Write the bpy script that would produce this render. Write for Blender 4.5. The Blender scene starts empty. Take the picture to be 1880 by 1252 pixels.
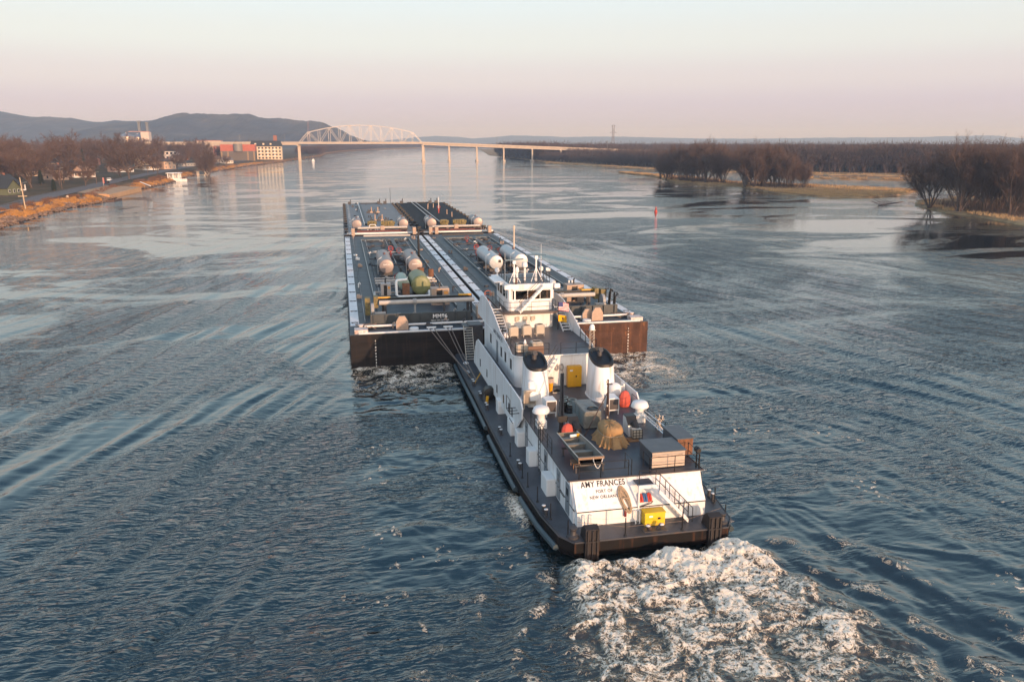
import bpy, math, random
import numpy as np
from mathutils import Vector, Matrix, Euler

random.seed(7)
S = bpy.context.scene
C = S.collection
R = math.radians

# ------------------------------------------------------------------ camera
cd = bpy.data.cameras.new('camera')
cd.sensor_width = 36.0
cd.lens = 28.0
cd.clip_start = 0.5
cd.clip_end = 60000
cam = bpy.data.objects.new('camera', cd)
C.objects.link(cam)
cam.location = (0, 0, 23.2)
cam.rotation_euler = (R(90 - 14.05), 0, R(-11.9))
S.camera = cam

# ------------------------------------------------------------------ light
SUN_AZ, SUN_EL = 158.0, 8.0          # degrees clockwise from the tow's heading (+Y)
sun_dir = Vector((math.sin(R(SUN_AZ)) * math.cos(R(SUN_EL)), math.cos(R(SUN_AZ)) * math.cos(R(SUN_EL)), math.sin(R(SUN_EL))))
sl = bpy.data.lights.new('sun', 'SUN')
sl.energy = 3.7
sl.angle = R(0.6)
sl.color = (1.0, 0.60, 0.36)
so = bpy.data.objects.new('sun', sl)
C.objects.link(so)
so.location = (40, -120, 60)
so.rotation_euler = sun_dir.to_track_quat('Z', 'Y').to_euler()

def lin(c):
    return tuple(((v / 255) / 12.92 if v / 255 <= 0.04045 else ((v / 255 + 0.055) / 1.055) ** 2.4) for v in c)

W = bpy.data.worlds.new('World')
S.world = W
W.use_nodes = True
nt = W.node_tree
for n in list(nt.nodes):
    nt.nodes.remove(n)
def wn(t, **k):
    n = nt.nodes.new(t)
    for a, v in k.items():
        setattr(n, a, v)
    return n
wo = wn('ShaderNodeOutputWorld')
sky = wn('ShaderNodeTexSky', sky_type='NISHITA', sun_disc=False)
sky.sun_elevation = R(SUN_EL)
sky.sun_rotation = R(SUN_AZ)
sky.altitude = 200
sky.air_density = 1.0
sky.dust_density = 1.5
b1 = wn('ShaderNodeBackground')
b1.inputs[1].default_value = 0.025
nt.links.new(sky.outputs[0], b1.inputs[0])
# twilight layers of the sky opposite the low sun, by true elevation
tc = wn('ShaderNodeTexCoord')
sx = wn('ShaderNodeSeparateXYZ')
nt.links.new(tc.outputs['Generated'], sx.inputs[0])
mx = wn('ShaderNodeMath', operation='MAXIMUM'); mx.inputs[1].default_value = 0.0
nt.links.new(sx.outputs[2], mx.inputs[0])
sq = wn('ShaderNodeMath', operation='POWER'); sq.inputs[1].default_value = 0.5
nt.links.new(mx.outputs[0], sq.inputs[0])
cr = wn('ShaderNodeValToRGB')
cr.color_ramp.interpolation = 'EASE'
STOPS = [(0.0, (184, 172, 200)), (0.13, (186, 175, 201)), (0.20, (190, 178, 200)), (0.27, (204, 195, 202)),
         (0.34, (211, 213, 212)), (0.41, (209, 219, 223)), (0.50, (206, 230, 238)), (0.60, (174, 210, 228)), (0.8, (92, 132, 168)), (1.0, (80, 118, 158))]
el = cr.color_ramp.elements
while len(el) < len(STOPS):
    el.new(0.5)
for e, (p, c) in zip(el, STOPS):
    e.position = p
    e.color = (*lin(c), 1)
nt.links.new(sq.outputs[0], cr.inputs[0])
# brighter towards the sunset behind the camera
dt = wn('ShaderNodeVectorMath', operation='DOT_PRODUCT')
nt.links.new(tc.outputs['Generated'], dt.inputs[0])
dt.inputs[1].default_value = (math.sin(R(SUN_AZ)), math.cos(R(SUN_AZ)), 0.25)
mr = wn('ShaderNodeMapRange')
mr.inputs[1].default_value = -0.2; mr.inputs[2].default_value = 1.0
mr.inputs[3].default_value = 1.0; mr.inputs[4].default_value = 2.0
nt.links.new(dt.outputs['Value'], mr.inputs[0])
# ... and warm there, where the sun is going down
wr = wn('ShaderNodeMapRange'); wr.interpolation_type = 'SMOOTHSTEP'
wr.inputs[1].default_value = .25; wr.inputs[2].default_value = 1.0; wr.inputs[4].default_value = .5
nt.links.new(dt.outputs['Value'], wr.inputs[0])
wm = wn('ShaderNodeMix', data_type='RGBA')
wm.inputs[7].default_value = (1.0, .66, .38, 1)
nt.links.new(wr.outputs[0], wm.inputs[0]); nt.links.new(cr.outputs[0], wm.inputs[6])
b2 = wn('ShaderNodeBackground')
nt.links.new(wm.outputs[2], b2.inputs[0])
nt.links.new(mr.outputs[0], b2.inputs[1])
ad = wn('ShaderNodeAddShader')
nt.links.new(b1.outputs[0], ad.inputs[0]); nt.links.new(b2.outputs[0], ad.inputs[1])
nt.links.new(ad.outputs[0], wo.inputs[0])

S.view_settings.view_transform = 'Standard'
S.view_settings.look = 'None'
S.view_settings.gamma = 1.0
S.view_settings.exposure = 0.26
S.cycles.max_bounces = 5
S.cycles.volume_bounces = 0
S.cycles.use_denoising = True
S.cycles.sample_clamp_indirect = 4.0

# ------------------------------------------------------------------ mesh helpers
class MB:
    """collects shapes in world (or prototype) coordinates and links them as one mesh object"""
    def __init__(s):
        s.v = []; s.f = []; s.mi = []; s.cur = 0
    def m(s, i):
        s.cur = i; return s
    def add(s, vs, fs):
        o = len(s.v)
        s.v.extend([tuple(p) for p in vs])
        for f in fs:
            s.f.append(tuple(i + o for i in f)); s.mi.append(s.cur)
        return s
    def box(s, x0, x1, y0, y1, z0, z1, rz=0.0, tilt=None):
        cx, cy, cz = (x0 + x1) / 2, (y0 + y1) / 2, (z0 + z1) / 2
        M = Matrix.Rotation(rz, 4, 'Z')
        if tilt:
            M = M @ Euler(tilt).to_matrix().to_4x4()
        vs = []
        for z in (z0, z1):
            for x, y in ((x0, y0), (x1, y0), (x1, y1), (x0, y1)):
                p = M @ Vector((x - cx, y - cy, z - cz))
                vs.append((p.x + cx, p.y + cy, p.z + cz))
        return s.add(vs, [(0, 3, 2, 1), (4, 5, 6, 7), (0, 1, 5, 4), (1, 2, 6, 5), (2, 3, 7, 6), (3, 0, 4, 7)])
    def bbox(s, x0, x1, y0, y1, z0, z1, b=0.04):
        """box whose upright corners and top edge are chamfered"""
        def ring(i, z):
            a = [(x0 + b + i, y0 + i), (x1 - b - i, y0 + i), (x1 - i, y0 + b + i), (x1 - i, y1 - b - i),
                 (x1 - b - i, y1 - i), (x0 + b + i, y1 - i), (x0 + i, y1 - b - i), (x0 + i, y0 + b + i)]
            return [(x, y, z) for x, y in a]
        vs = ring(0, z0) + ring(0, z1 - b) + ring(b * .7, z1)
        fs = [tuple(range(7, -1, -1)), tuple(range(16, 24))]
        for k in (0, 8):
            for i in range(8):
                j = (i + 1) % 8
                fs.append((k + i, k + j, k + 8 + j, k + 8 + i))
        return s.add(vs, fs)
    def tube(s, pts, r, n=6, caps=True, r1=None):
        pts = [Vector(p) for p in pts]
        vs = []; fs = []
        k = len(pts)
        up = None
        for i, p in enumerate(pts):
            d = (pts[min(i + 1, k - 1)] - pts[max(i - 1, 0)])
            if d.length < 1e-9: d = Vector((0, 0, 1))
            d.normalize()
            if up is None:
                up = Vector((0, 0, 1)) if abs(d.z) < .9 else Vector((0, 1, 0))
            a = d.cross(up)
            if a.length < 1e-4: a = d.orthogonal()
            a.normalize(); b = d.cross(a).normalized()
            rr = r if r1 is None else r + (r1 - r) * i / max(1, k - 1)
            for j in range(n):
                t = 2 * math.pi * (j + .5) / n
                q = p + (a * math.cos(t) + b * math.sin(t)) * rr
                vs.append(q)
        for i in range(k - 1):
            for j in range(n):
                j2 = (j + 1) % n
                fs.append((i * n + j, i * n + j2, (i + 1) * n + j2, (i + 1) * n + j))
        if caps:
            fs.append(tuple(range(n - 1, -1, -1))); fs.append(tuple((k - 1) * n + j for j in range(n)))
        return s.add(vs, fs)
    def lathe(s, c, prof, n=20, axis='Z', caps=True, sx=1.0, sy=1.0):
        """prof: (radius, height) pairs along the axis"""
        vs = []; fs = []
        for r, h in prof:
            for j in range(n):
                t = 2 * math.pi * j / n
                a, b = math.cos(t) * r * sx, math.sin(t) * r * sy
                if axis == 'Z': vs.append((c[0] + a, c[1] + b, c[2] + h))
                elif axis == 'Y': vs.append((c[0] + a, c[1] + h, c[2] + b))
                else: vs.append((c[0] + h, c[1] + a, c[2] + b))
        for i in range(len(prof) - 1):
            for j in range(n):
                j2 = (j + 1) % n
                fs.append((i * n + j, i * n + j2, (i + 1) * n + j2, (i + 1) * n + j))
        if caps:
            fs.append(tuple(range(n - 1, -1, -1))); fs.append(tuple((len(prof) - 1) * n + j for j in range(n)))
        return s.add(vs, fs)
    def prism(s, poly, z0, z1):
        n = len(poly)
        vs = [(x, y, z0) for x, y in poly] + [(x, y, z1) for x, y in poly]
        fs = [tuple(range(n - 1, -1, -1)), tuple(range(n, 2 * n))] + [(i, (i + 1) % n, n + (i + 1) % n, n + i) for i in range(n)]
        return s.add(vs, fs)
    def slabx(s, poly, x0, x1):
        """polygon in (y, z) given a thickness in x"""
        n = len(poly)
        vs = [(x0, y, z) for y, z in poly] + [(x1, y, z) for y, z in poly]
        fs = [tuple(range(n - 1, -1, -1)), tuple(range(n, 2 * n))] + [(i, (i + 1) % n, n + (i + 1) % n, n + i) for i in range(n)]
        return s.add(vs, fs)
    def slaby(s, poly, y0, y1):
        n = len(poly)
        vs = [(x, y0, z) for x, z in poly] + [(x, y1, z) for x, z in poly]
        fs = [tuple(range(n)), tuple(range(2 * n - 1, n - 1, -1))] + [((i + 1) % n, i, n + i, n + (i + 1) % n) for i in range(n)]
        return s.add(vs, fs)
    def build(s, name, mats, parent=None, smooth=False):
        if not isinstance(mats, (list, tuple)): mats = [mats]
        o = Vector((0, 0, 0))
        p = parent
        while p is not None:
            o += p.location; p = p.parent
        me = bpy.data.meshes.new(name)
        me.from_pydata([(x - o.x, y - o.y, z - o.z) for x, y, z in s.v], [], s.f)
        for mt in mats: me.materials.append(mt)
        if len(mats) > 1: me.polygons.foreach_set('material_index', s.mi)
        if smooth:
            me.polygons.foreach_set('use_smooth', [True] * len(me.polygons))
            try: me.set_sharp_from_angle(angle=R(38))
            except Exception: pass
        ob = bpy.data.objects.new(name, me)
        C.objects.link(ob)
        if parent is not None: ob.parent = parent
        return ob

def tag(o, label=None, cat=None, group=None, kind=None):
    if label: o['label'] = label
    if cat: o['category'] = cat
    if group: o['group'] = group
    if kind: o['kind'] = kind
    return o
def thing(name, loc, label, cat, group=None):
    o = bpy.data.objects.new(name, None)
    o.empty_display_size = .3
    C.objects.link(o)
    o.location = loc
    return tag(o, label, cat, group)
def single(mb, name, mats, base, label, cat, group=None, smooth=False):
    """a thing that is one mesh, its origin at base"""
    bx, by, bz = base
    mb.v = [(x - bx, y - by, z - bz) for x, y, z in mb.v]
    o = mb.build(name, mats, None, smooth)
    o.location = base
    return tag(o, label, cat, group)
def kids(o): return [c for c in bpy.data.objects if c.parent == o]
def copy_tree(o, parent=None, ch=None):
    if ch is None:
        ch = {}
        for q in bpy.data.objects:
            if q.parent: ch.setdefault(q.parent.name, []).append(q)
    c = o.copy(); C.objects.link(c)
    c.parent = parent
    for q in ch.get(o.name, []): copy_tree(q, c, ch)
    return c
def grid_mesh(name, V, nr, nc, mat, smooth=True):
    """V: (nr*nc,3) array -> quad sheet"""
    me = bpy.data.meshes.new(name)
    me.vertices.add(nr * nc)
    me.vertices.foreach_set('co', np.ascontiguousarray(V, dtype=np.float32).ravel())
    i = np.arange(nr - 1)[:, None] * nc + np.arange(nc - 1)[None, :]
    q = np.stack([i, i + 1, i + nc + 1, i + nc], -1).reshape(-1, 4).astype(np.int32)
    me.loops.add(q.size); me.loops.foreach_set('vertex_index', q.ravel())
    me.polygons.add(len(q)); me.polygons.foreach_set('loop_start', np.arange(len(q), dtype=np.int32) * 4)
    me.polygons.foreach_set('use_smooth', np.full(len(q), smooth))
    me.update(calc_edges=True)
    me.materials.append(mat)
    o = bpy.data.objects.new(name, me); C.objects.link(o)
    return o
def tri_mesh(name, T, mat, parent=None, link=True):
    """T: (n,3,3) loose triangles"""
    me = bpy.data.meshes.new(name)
    n = len(T)
    me.vertices.add(n * 3); me.vertices.foreach_set('co', np.ascontiguousarray(T, dtype=np.float32).ravel())
    me.loops.add(n * 3); me.loops.foreach_set('vertex_index', np.arange(n * 3, dtype=np.int32))
    me.polygons.add(n); me.polygons.foreach_set('loop_start', np.arange(n, dtype=np.int32) * 3)
    me.update(calc_edges=True)
    me.materials.append(mat)
    o = bpy.data.objects.new(name, me)
    if link: C.objects.link(o)
    if parent is not None: o.parent = parent
    return o

# ------------------------------------------------------------------ numpy noise
_rs = np.random.RandomState(11)
_perm = _rs.permutation(4096)
_ang = _rs.rand(4096) * 2 * np.pi
_gx, _gy = np.cos(_ang), np.sin(_ang)
def pn(x, y, seed=0):
    xi = np.floor(x).astype(np.int64); yi = np.floor(y).astype(np.int64)
    xf = x - xi; yf = y - yi
    u = xf * xf * xf * (xf * (xf * 6 - 15) + 10); v = yf * yf * yf * (yf * (yf * 6 - 15) + 10)
    def g(a, b, dx, dy):
        h = _perm[(_perm[(a + seed * 131) & 4095] + b) & 4095]
        return _gx[h] * dx + _gy[h] * dy
    n00 = g(xi, yi, xf, yf); n10 = g(xi + 1, yi, xf - 1, yf); n01 = g(xi, yi + 1, xf, yf - 1); n11 = g(xi + 1, yi + 1, xf - 1, yf - 1)
    a = n00 + u * (n10 - n00); b = n01 + u * (n11 - n01)
    return (a + v * (b - a)) * 1.5
def fbm(x, y, o=4, seed=0, g=.5):
    t = 0; a = 1; s = 1
    for k in range(o):
        t = t + a * pn(x * s, y * s, seed + k); a *= g; s *= 2.03
    return t
def sstep(a, b, x):
    t = np.clip((x - a) / (b - a), 0, 1)
    return t * t * (3 - 2 * t)

# ------------------------------------------------------------------ materials
MATS = {}
def mat(name, col, rough=.6, metal=0.0, var=.12, scale=1.2, col2=None, lo=.45, hi=.62, scale2=.5, stretch=(1, 1, 1), bump=0.0, spec=.5, streak=None, seam=None):
    """painted or weathered surface: base colour, tone noise, optional patches of a second colour"""
    if name in MATS: return MATS[name]
    m = bpy.data.materials.new(name); m.use_nodes = True
    t = m.node_tree; N = t.nodes; L = t.links
    p = N['Principled BSDF']
    p.inputs['Roughness'].default_value = rough; p.inputs['Metallic'].default_value = metal
    p.inputs['Specular IOR Level'].default_value = spec
    co = N.new('ShaderNodeTexCoord'); mp = N.new('ShaderNodeMapping')
    mp.inputs['Scale'].default_value = stretch
    L.new(co.outputs['Object'], mp.inputs[0])
    n1 = N.new('ShaderNodeTexNoise'); n1.inputs['Scale'].default_value = scale; n1.inputs['Detail'].default_value = 6
    n1.inputs['Roughness'].default_value = .65
    L.new(mp.outputs[0], n1.inputs[0])
    r1 = N.new('ShaderNodeMapRange'); r1.inputs[1].default_value = .3; r1.inputs[2].default_value = .7
    r1.inputs[3].default_value = 1 - var; r1.inputs[4].default_value = 1 + var
    L.new(n1.outputs['Fac'], r1.inputs[0])
    mu = N.new('ShaderNodeVectorMath'); mu.operation = 'SCALE'
    L.new(r1.outputs[0], mu.inputs['Scale'])
    if col2 is not None:
        n2 = N.new('ShaderNodeTexNoise'); n2.inputs['Scale'].default_value = scale2; n2.inputs['Detail'].default_value = 8
        n2.inputs['Roughness'].default_value = .7
        L.new(mp.outputs[0], n2.inputs[0])
        r2 = N.new('ShaderNodeMapRange'); r2.inputs[1].default_value = lo; r2.inputs[2].default_value = hi
        L.new(n2.outputs['Fac'], r2.inputs[0])
        mi = N.new('ShaderNodeMix'); mi.data_type = 'RGBA'
        mi.inputs[6].default_value = (*col, 1); mi.inputs[7].default_value = (*col2, 1)
        L.new(r2.outputs[0], mi.inputs[0]); L.new(mi.outputs[2], mu.inputs[0])
    else:
        mu.inputs[0].default_value = col
    last = mu.outputs[0]
    def blend(fac, colour, src):
        q = N.new('ShaderNodeMix'); q.data_type = 'RGBA'; q.inputs[7].default_value = (*colour, 1)
        L.new(fac, q.inputs[0]); L.new(src, q.inputs[6]); return q.outputs[2]
    if streak is not None:                       # rain-washed rust and dirt runs down upright plates
        m3 = N.new('ShaderNodeMapping'); m3.inputs['Scale'].default_value = (3.2, 3.2, .22); L.new(co.outputs['Object'], m3.inputs[0])
        n3 = N.new('ShaderNodeTexNoise'); n3.inputs['Scale'].default_value = 1.0; n3.inputs['Detail'].default_value = 5; L.new(m3.outputs[0], n3.inputs[0])
        r3 = N.new('ShaderNodeMapRange'); r3.inputs[1].default_value = .54; r3.inputs[2].default_value = .74; r3.inputs[4].default_value = streak[1]; L.new(n3.outputs['Fac'], r3.inputs[0])
        last = blend(r3.outputs[0], streak[0], last)
    if seam is not None:                         # welded plate seams
        ax_, gap, wid, colour = seam
        sp = N.new('ShaderNodeSeparateXYZ'); L.new(co.outputs['Object'], sp.inputs[0])
        for i in ax_:
            md = N.new('ShaderNodeMath'); md.operation = 'PINGPONG'; md.inputs[1].default_value = gap / 2; L.new(sp.outputs[i], md.inputs[0])
            r4 = N.new('ShaderNodeMapRange'); r4.inputs[1].default_value = wid; r4.inputs[2].default_value = 0; r4.inputs[4].default_value = .6; L.new(md.outputs[0], r4.inputs[0])
            last = blend(r4.outputs[0], colour, last)
    L.new(last, p.inputs['Base Color'])
    if bump:
        bp = N.new('ShaderNodeBump'); bp.inputs['Strength'].default_value = bump; bp.inputs['Distance'].default_value = .05
        L.new(n1.outputs['Fac'], bp.inputs['Height']); L.new(bp.outputs[0], p.inputs['Normal'])
    MATS[name] = m
    return m

WHITE = mat('white_paint', (.80, .80, .80), .38, var=.04, scale=.9, col2=(.60, .56, .52), lo=.60, hi=.80, scale2=.8, stretch=(1, 1, .35), streak=((.40, .28, .20), .55), seam=((0, 1), 2.4, .015, (.55, .53, .52)))
WHITE2 = mat('white_fitting', (.78, .78, .77), .4, var=.05, scale=2)
DECK = mat('deck_paint', (.072, .080, .096), .42, var=.22, scale=.6, col2=(.044, .044, .05), lo=.45, hi=.7, scale2=.35, bump=.1, spec=.28, seam=((0, 1), 1.9, .02, (.03, .03, .034)))
DECKB = mat('barge_deck', (.055, .070, .085), .5, var=.3, scale=.9, col2=(.030, .038, .046), lo=.4, hi=.7, scale2=.5, stretch=(.22, 1, 1), bump=.15, spec=.28, seam=((1,), 2.6, .05, (.03, .035, .042)))
DECKG = mat('barge_deck_grey', (.15, .15, .165), .5, var=.2, scale=.9, col2=(.13, .13, .14), lo=.4, hi=.7, scale2=.5, stretch=(.3, 1, 1), spec=.28, seam=((1,), 3.0, .06, (.07, .07, .075)))
DECKD = mat('barge_deck_black', (.014, .014, .017), .75, var=.3, scale=3, spec=.2)
HULL = mat('hull_black', (.02, .02, .022), .5, var=.3, scale=1.2, col2=(.10, .048, .025), lo=.55, hi=.75, scale2=.8, stretch=(1, 1, .6), bump=.2)
STERN = mat('hull_rust_black', (.010, .009, .009), .6, spec=.15, var=.35, scale=1.2, col2=(.07, .03, .018), lo=.55, hi=.75, scale2=.9, stretch=(.5, .5, 1), bump=.25, streak=((.11, .05, .028), .6))
BARGEBLK = mat('barge_side_black', (.013, .012, .013), .65, spec=.2, var=.5, scale=.7, col2=(.030, .020, .016), lo=.5, hi=.75, scale2=.6, stretch=(.35, .35, 1.6), bump=.5, streak=((.06, .035, .024), .5), seam=((0,), 1.5, .03, (.01, .01, .01)))
BARGEBRN = mat('barge_side_brown', (.062, .029, .020), .65, spec=.25, var=.4, scale=.8, col2=(.20, .09, .04), lo=.58, hi=.68, scale2=1.1, stretch=(1, 1, .8), bump=.5, streak=((.20, .085, .04), .6), seam=((0,), 1.5, .03, (.05, .025, .018)))
RUST = mat('rust', (.22, .09, .04), .8, var=.35, scale=4, col2=(.10, .06, .04), lo=.4, hi=.7, scale2=3)
BLACK = mat('black_paint', (.010, .010, .011), .45, var=.3, scale=3)
STEELD = mat('dark_steel', (.05, .05, .055), .5, var=.3, scale=3, col2=(.11, .06, .035), lo=.55, hi=.75, scale2=2)
GREY = mat('grey_metal', (.30, .30, .30), .5, var=.15, scale=2)
GALV = mat('galvanised', (.42, .40, .37), .42, .5, var=.12, scale=2.5)
SILVER = mat('tank_aluminium', (.27, .23, .225), .42, .35, var=.1, scale=1.5, col2=(.34, .26, .22), lo=.55, hi=.8, scale2=1.0)
PIPEW = mat('pipe_paint', (.48, .45, .42), .5, var=.1, scale=2, col2=(.36, .24, .16), lo=.58, hi=.75, scale2=1.2)
GREENT = mat('tank_green', (.17, .19, .085), .45, var=.12, scale=2)
GREENL = mat('engine_pale_green', (.30, .38, .31), .45, var=.15, scale=2)
ENGINE = mat('engine_olive', (.20, .16, .055), .55, var=.4, scale=3, col2=(.08, .06, .03), lo=.45, hi=.65, scale2=2.5)
YELLOW = mat('yellow_paint', (.72, .36, .012), .4, var=.08, scale=3)
YELLOW2 = mat('yellow_bright', (.78, .50, .02), .4, var=.06, scale=3)
RED = mat('red_paint', (.50, .06, .04), .5, var=.2, scale=3)
REDTARP = mat('red_tarp', (.55, .09, .06), .7, var=.15, scale=3)
TAN = mat('tan_metal', (.42, .31, .24), .55, var=.15, scale=2, col2=(.25, .13, .08), lo=.58, hi=.75, scale2=1.5)
CANVAS = mat('canvas_tarp', (.36, .215, .095), .85, var=.22, scale=2.5, bump=.4)
ROPE = mat('rope_fibre', (.40, .30, .20), .9, var=.25, scale=14)
WIRE = mat('wire_rope', (.20, .15, .12), .6, var=.3, scale=8)
GLASSD = mat('dark_glass', (.012, .014, .017), .08, var=.1)
WOODIN = mat('cabin_interior_wood', (.22, .085, .03), .6, var=.3, scale=2)
CRATEG = mat('locker_grey', (.085, .09, .10), .45, var=.15, scale=1.5, col2=(.17, .10, .06), lo=.60, hi=.8, scale2=1.2)
CRATEP = mat('locker_pale_front', (.52, .42, .34), .6, var=.08, scale=2)
BOATG = mat('skiff_aluminium', (.17, .165, .15), .5, .3, var=.15, scale=2)
ACM = mat('ac_casing', (.50, .44, .36), .55, var=.08, scale=2)
DOORG = mat('door_grey', (.20, .22, .24), .4, var=.1, scale=2)
# ------------------------------------------------------------------ water
def water_material():
    m = bpy.data.materials.new('river_water'); m.use_nodes = True
    t = m.node_tree; N = t.nodes; L = t.links
    p = N['Principled BSDF']; out = N['Material Output']
    p.inputs['IOR'].default_value = 1.88
    co = N.new('ShaderNodeTexCoord')
    def noise(sc, scale, det, rough=.55, rot=0, dist=0):
        mp = N.new('ShaderNodeMapping'); mp.inputs['Scale'].default_value = sc; mp.inputs['Rotation'].default_value = (0, 0, rot)
        L.new(co.outputs['Object'], mp.inputs[0])
        n = N.new('ShaderNodeTexNoise'); n.inputs['Scale'].default_value = scale; n.inputs['Detail'].default_value = det
        n.inputs['Roughness'].default_value = rough; n.inputs['Distortion'].default_value = dist
        L.new(mp.outputs[0], n.inputs[0]); return n
    def rng(src, a, b, c, d):
        r = N.new('ShaderNodeMapRange'); r.interpolation_type = 'SMOOTHSTEP'
        r.inputs[1].default_value = a; r.inputs[2].default_value = b; r.inputs[3].default_value = c; r.inputs[4].default_value = d
        L.new(src, r.inputs[0]); return r.outputs[0]
    def math_(op, a, b=None, c=None):
        q = N.new('ShaderNodeMath'); q.operation = op
        for i, s in enumerate((a, b, c)):
            if s is None: continue
            if isinstance(s, (int, float)): q.inputs[i].default_value = s
            else: L.new(s, q.inputs[i])
        return q.outputs[0]
    at = N.new('ShaderNodeAttribute'); at.attribute_name = 'foam'
    am = N.new('ShaderNodeAttribute'); am.attribute_name = 'murk'
    ar = N.new('ShaderNodeAttribute'); ar.attribute_name = 'ripple'
    # ripples: two trains of small wind waves and a finer chop
    a = noise((.62, 1.9, 1), .75, 2, .5, .22, .5)
    b = noise((.62, 2.0, 1), 1.9, 2, .5, -.12, .5)
    h = math_('ADD', math_('MULTIPLY', a.outputs['Fac'], .62), math_('MULTIPLY', b.outputs['Fac'], .38))
    # calm slicks and ruffled patches
    pt = noise((.5, 1.0, 1), .036, 7, .68, .12, 1.2)
    calm = rng(pt.outputs['Fac'], .40, .58, .25, 1.1)
    slick = rng(pt.outputs['Fac'], .455, .535, .10, 1.15)      # sharper edged slicks out on the quiet river
    cm = N.new('ShaderNodeMix'); L.new(rng(ar.outputs['Fac'], .35, .75, 0, 1), cm.inputs[0]); L.new(slick, cm.inputs[2]); L.new(calm, cm.inputs[3])
    amp = math_('MULTIPLY', cm.outputs[0], ar.outputs['Fac'])
    bp = N.new('ShaderNodeBump'); bp.inputs['Distance'].default_value = .66
    L.new(amp, bp.inputs['Strength']); L.new(h, bp.inputs['Height'])
    L.new(bp.outputs[0], p.inputs['Normal'])
    L.new(math_('MULTIPLY_ADD', amp, .02, .02), p.inputs['Roughness'])
    mk = N.new('ShaderNodeMix'); mk.data_type = 'RGBA'
    mk.inputs[6].default_value = (.003, .014, .018, 1); mk.inputs[7].default_value = (.044, .034, .016, 1)
    L.new(am.outputs['Fac'], mk.inputs[0]); L.new(mk.outputs[2], p.inputs['Base Color'])
    # foam
    f1 = noise((1, 1, 1), .85, 4, .6, 0, 1.6)
    f2 = noise((1, 1, 1), 2.4, 5, .65, 0, 1.5)
    f3 = noise((1, 1, 1), 9.0, 6, .75, 0, .8)
    def fil(n, w): return math_('MAXIMUM', math_('SUBTRACT', 1.0, math_('DIVIDE', math_('ABSOLUTE', math_('SUBTRACT', n.outputs['Fac'], .5)), w)), 0.0)
    s = math_('ADD', math_('ADD', math_('MULTIPLY', fil(f1, .12), .40), math_('MULTIPLY', fil(f2, .11), .42)), math_('MULTIPLY', math_('SUBTRACT', f3.outputs['Fac'], .5), 1.1))
    fm = math_('ADD', at.outputs['Fac'], math_('SUBTRACT', s, .12))
    gate = rng(at.outputs['Fac'], .02, .12, 0, 1)
    fac = math_('MULTIPLY', rng(fm, .46, .70, 0, 1), gate)
    fo = N.new('ShaderNodeBsdfPrincipled'); fo.inputs['Roughness'].default_value = .9
    fo.inputs['Specular IOR Level'].default_value = .2; fo.inputs['Subsurface Weight'].default_value = .5; fo.inputs['Subsurface Radius'].default_value = (.3, .25, .2); fo.inputs['Subsurface Scale'].default_value = .6
    fb = N.new('ShaderNodeBump'); fb.inputs['Distance'].default_value = .07; fb.inputs['Strength'].default_value = .9
    L.new(math_('ADD', f2.outputs['Fac'], math_('MULTIPLY', f3.outputs['Fac'], .5)), fb.inputs['Height']); ge = N.new('ShaderNodeNewGeometry'); nm = N.new('ShaderNodeVectorMath'); nm.operation = 'MULTIPLY_ADD'      # froth scatters light inside: its lumps shade softly
    L.new(ge.outputs['Normal'], nm.inputs[0]); nm.inputs[1].default_value = (.55, .55, .55); nm.inputs[2].default_value = (0, -.08, .45)
    nz_ = N.new('ShaderNodeVectorMath'); nz_.operation = 'NORMALIZE'; L.new(nm.outputs[0], nz_.inputs[0]); L.new(nz_.outputs[0], fb.inputs['Normal'])
    L.new(fb.outputs[0], fo.inputs['Normal'])
    fc = N.new('ShaderNodeMix'); fc.data_type = 'RGBA'; fc.inputs[6].default_value = (.19, .135, .07, 1); fc.inputs[7].default_value = (.92, .82, .68, 1)
    L.new(rng(fm, .50, 1.0, 0, 1), fc.inputs[0]); L.new(fc.outputs[2], fo.inputs['Base Color'])
    ms = N.new('ShaderNodeMixShader')
    L.new(fac, ms.inputs[0]); L.new(p.outputs[0], ms.inputs[1]); L.new(fo.outputs[0], ms.inputs[2])
    L.new(ms.outputs[0], out.inputs[0])
    return m

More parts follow.
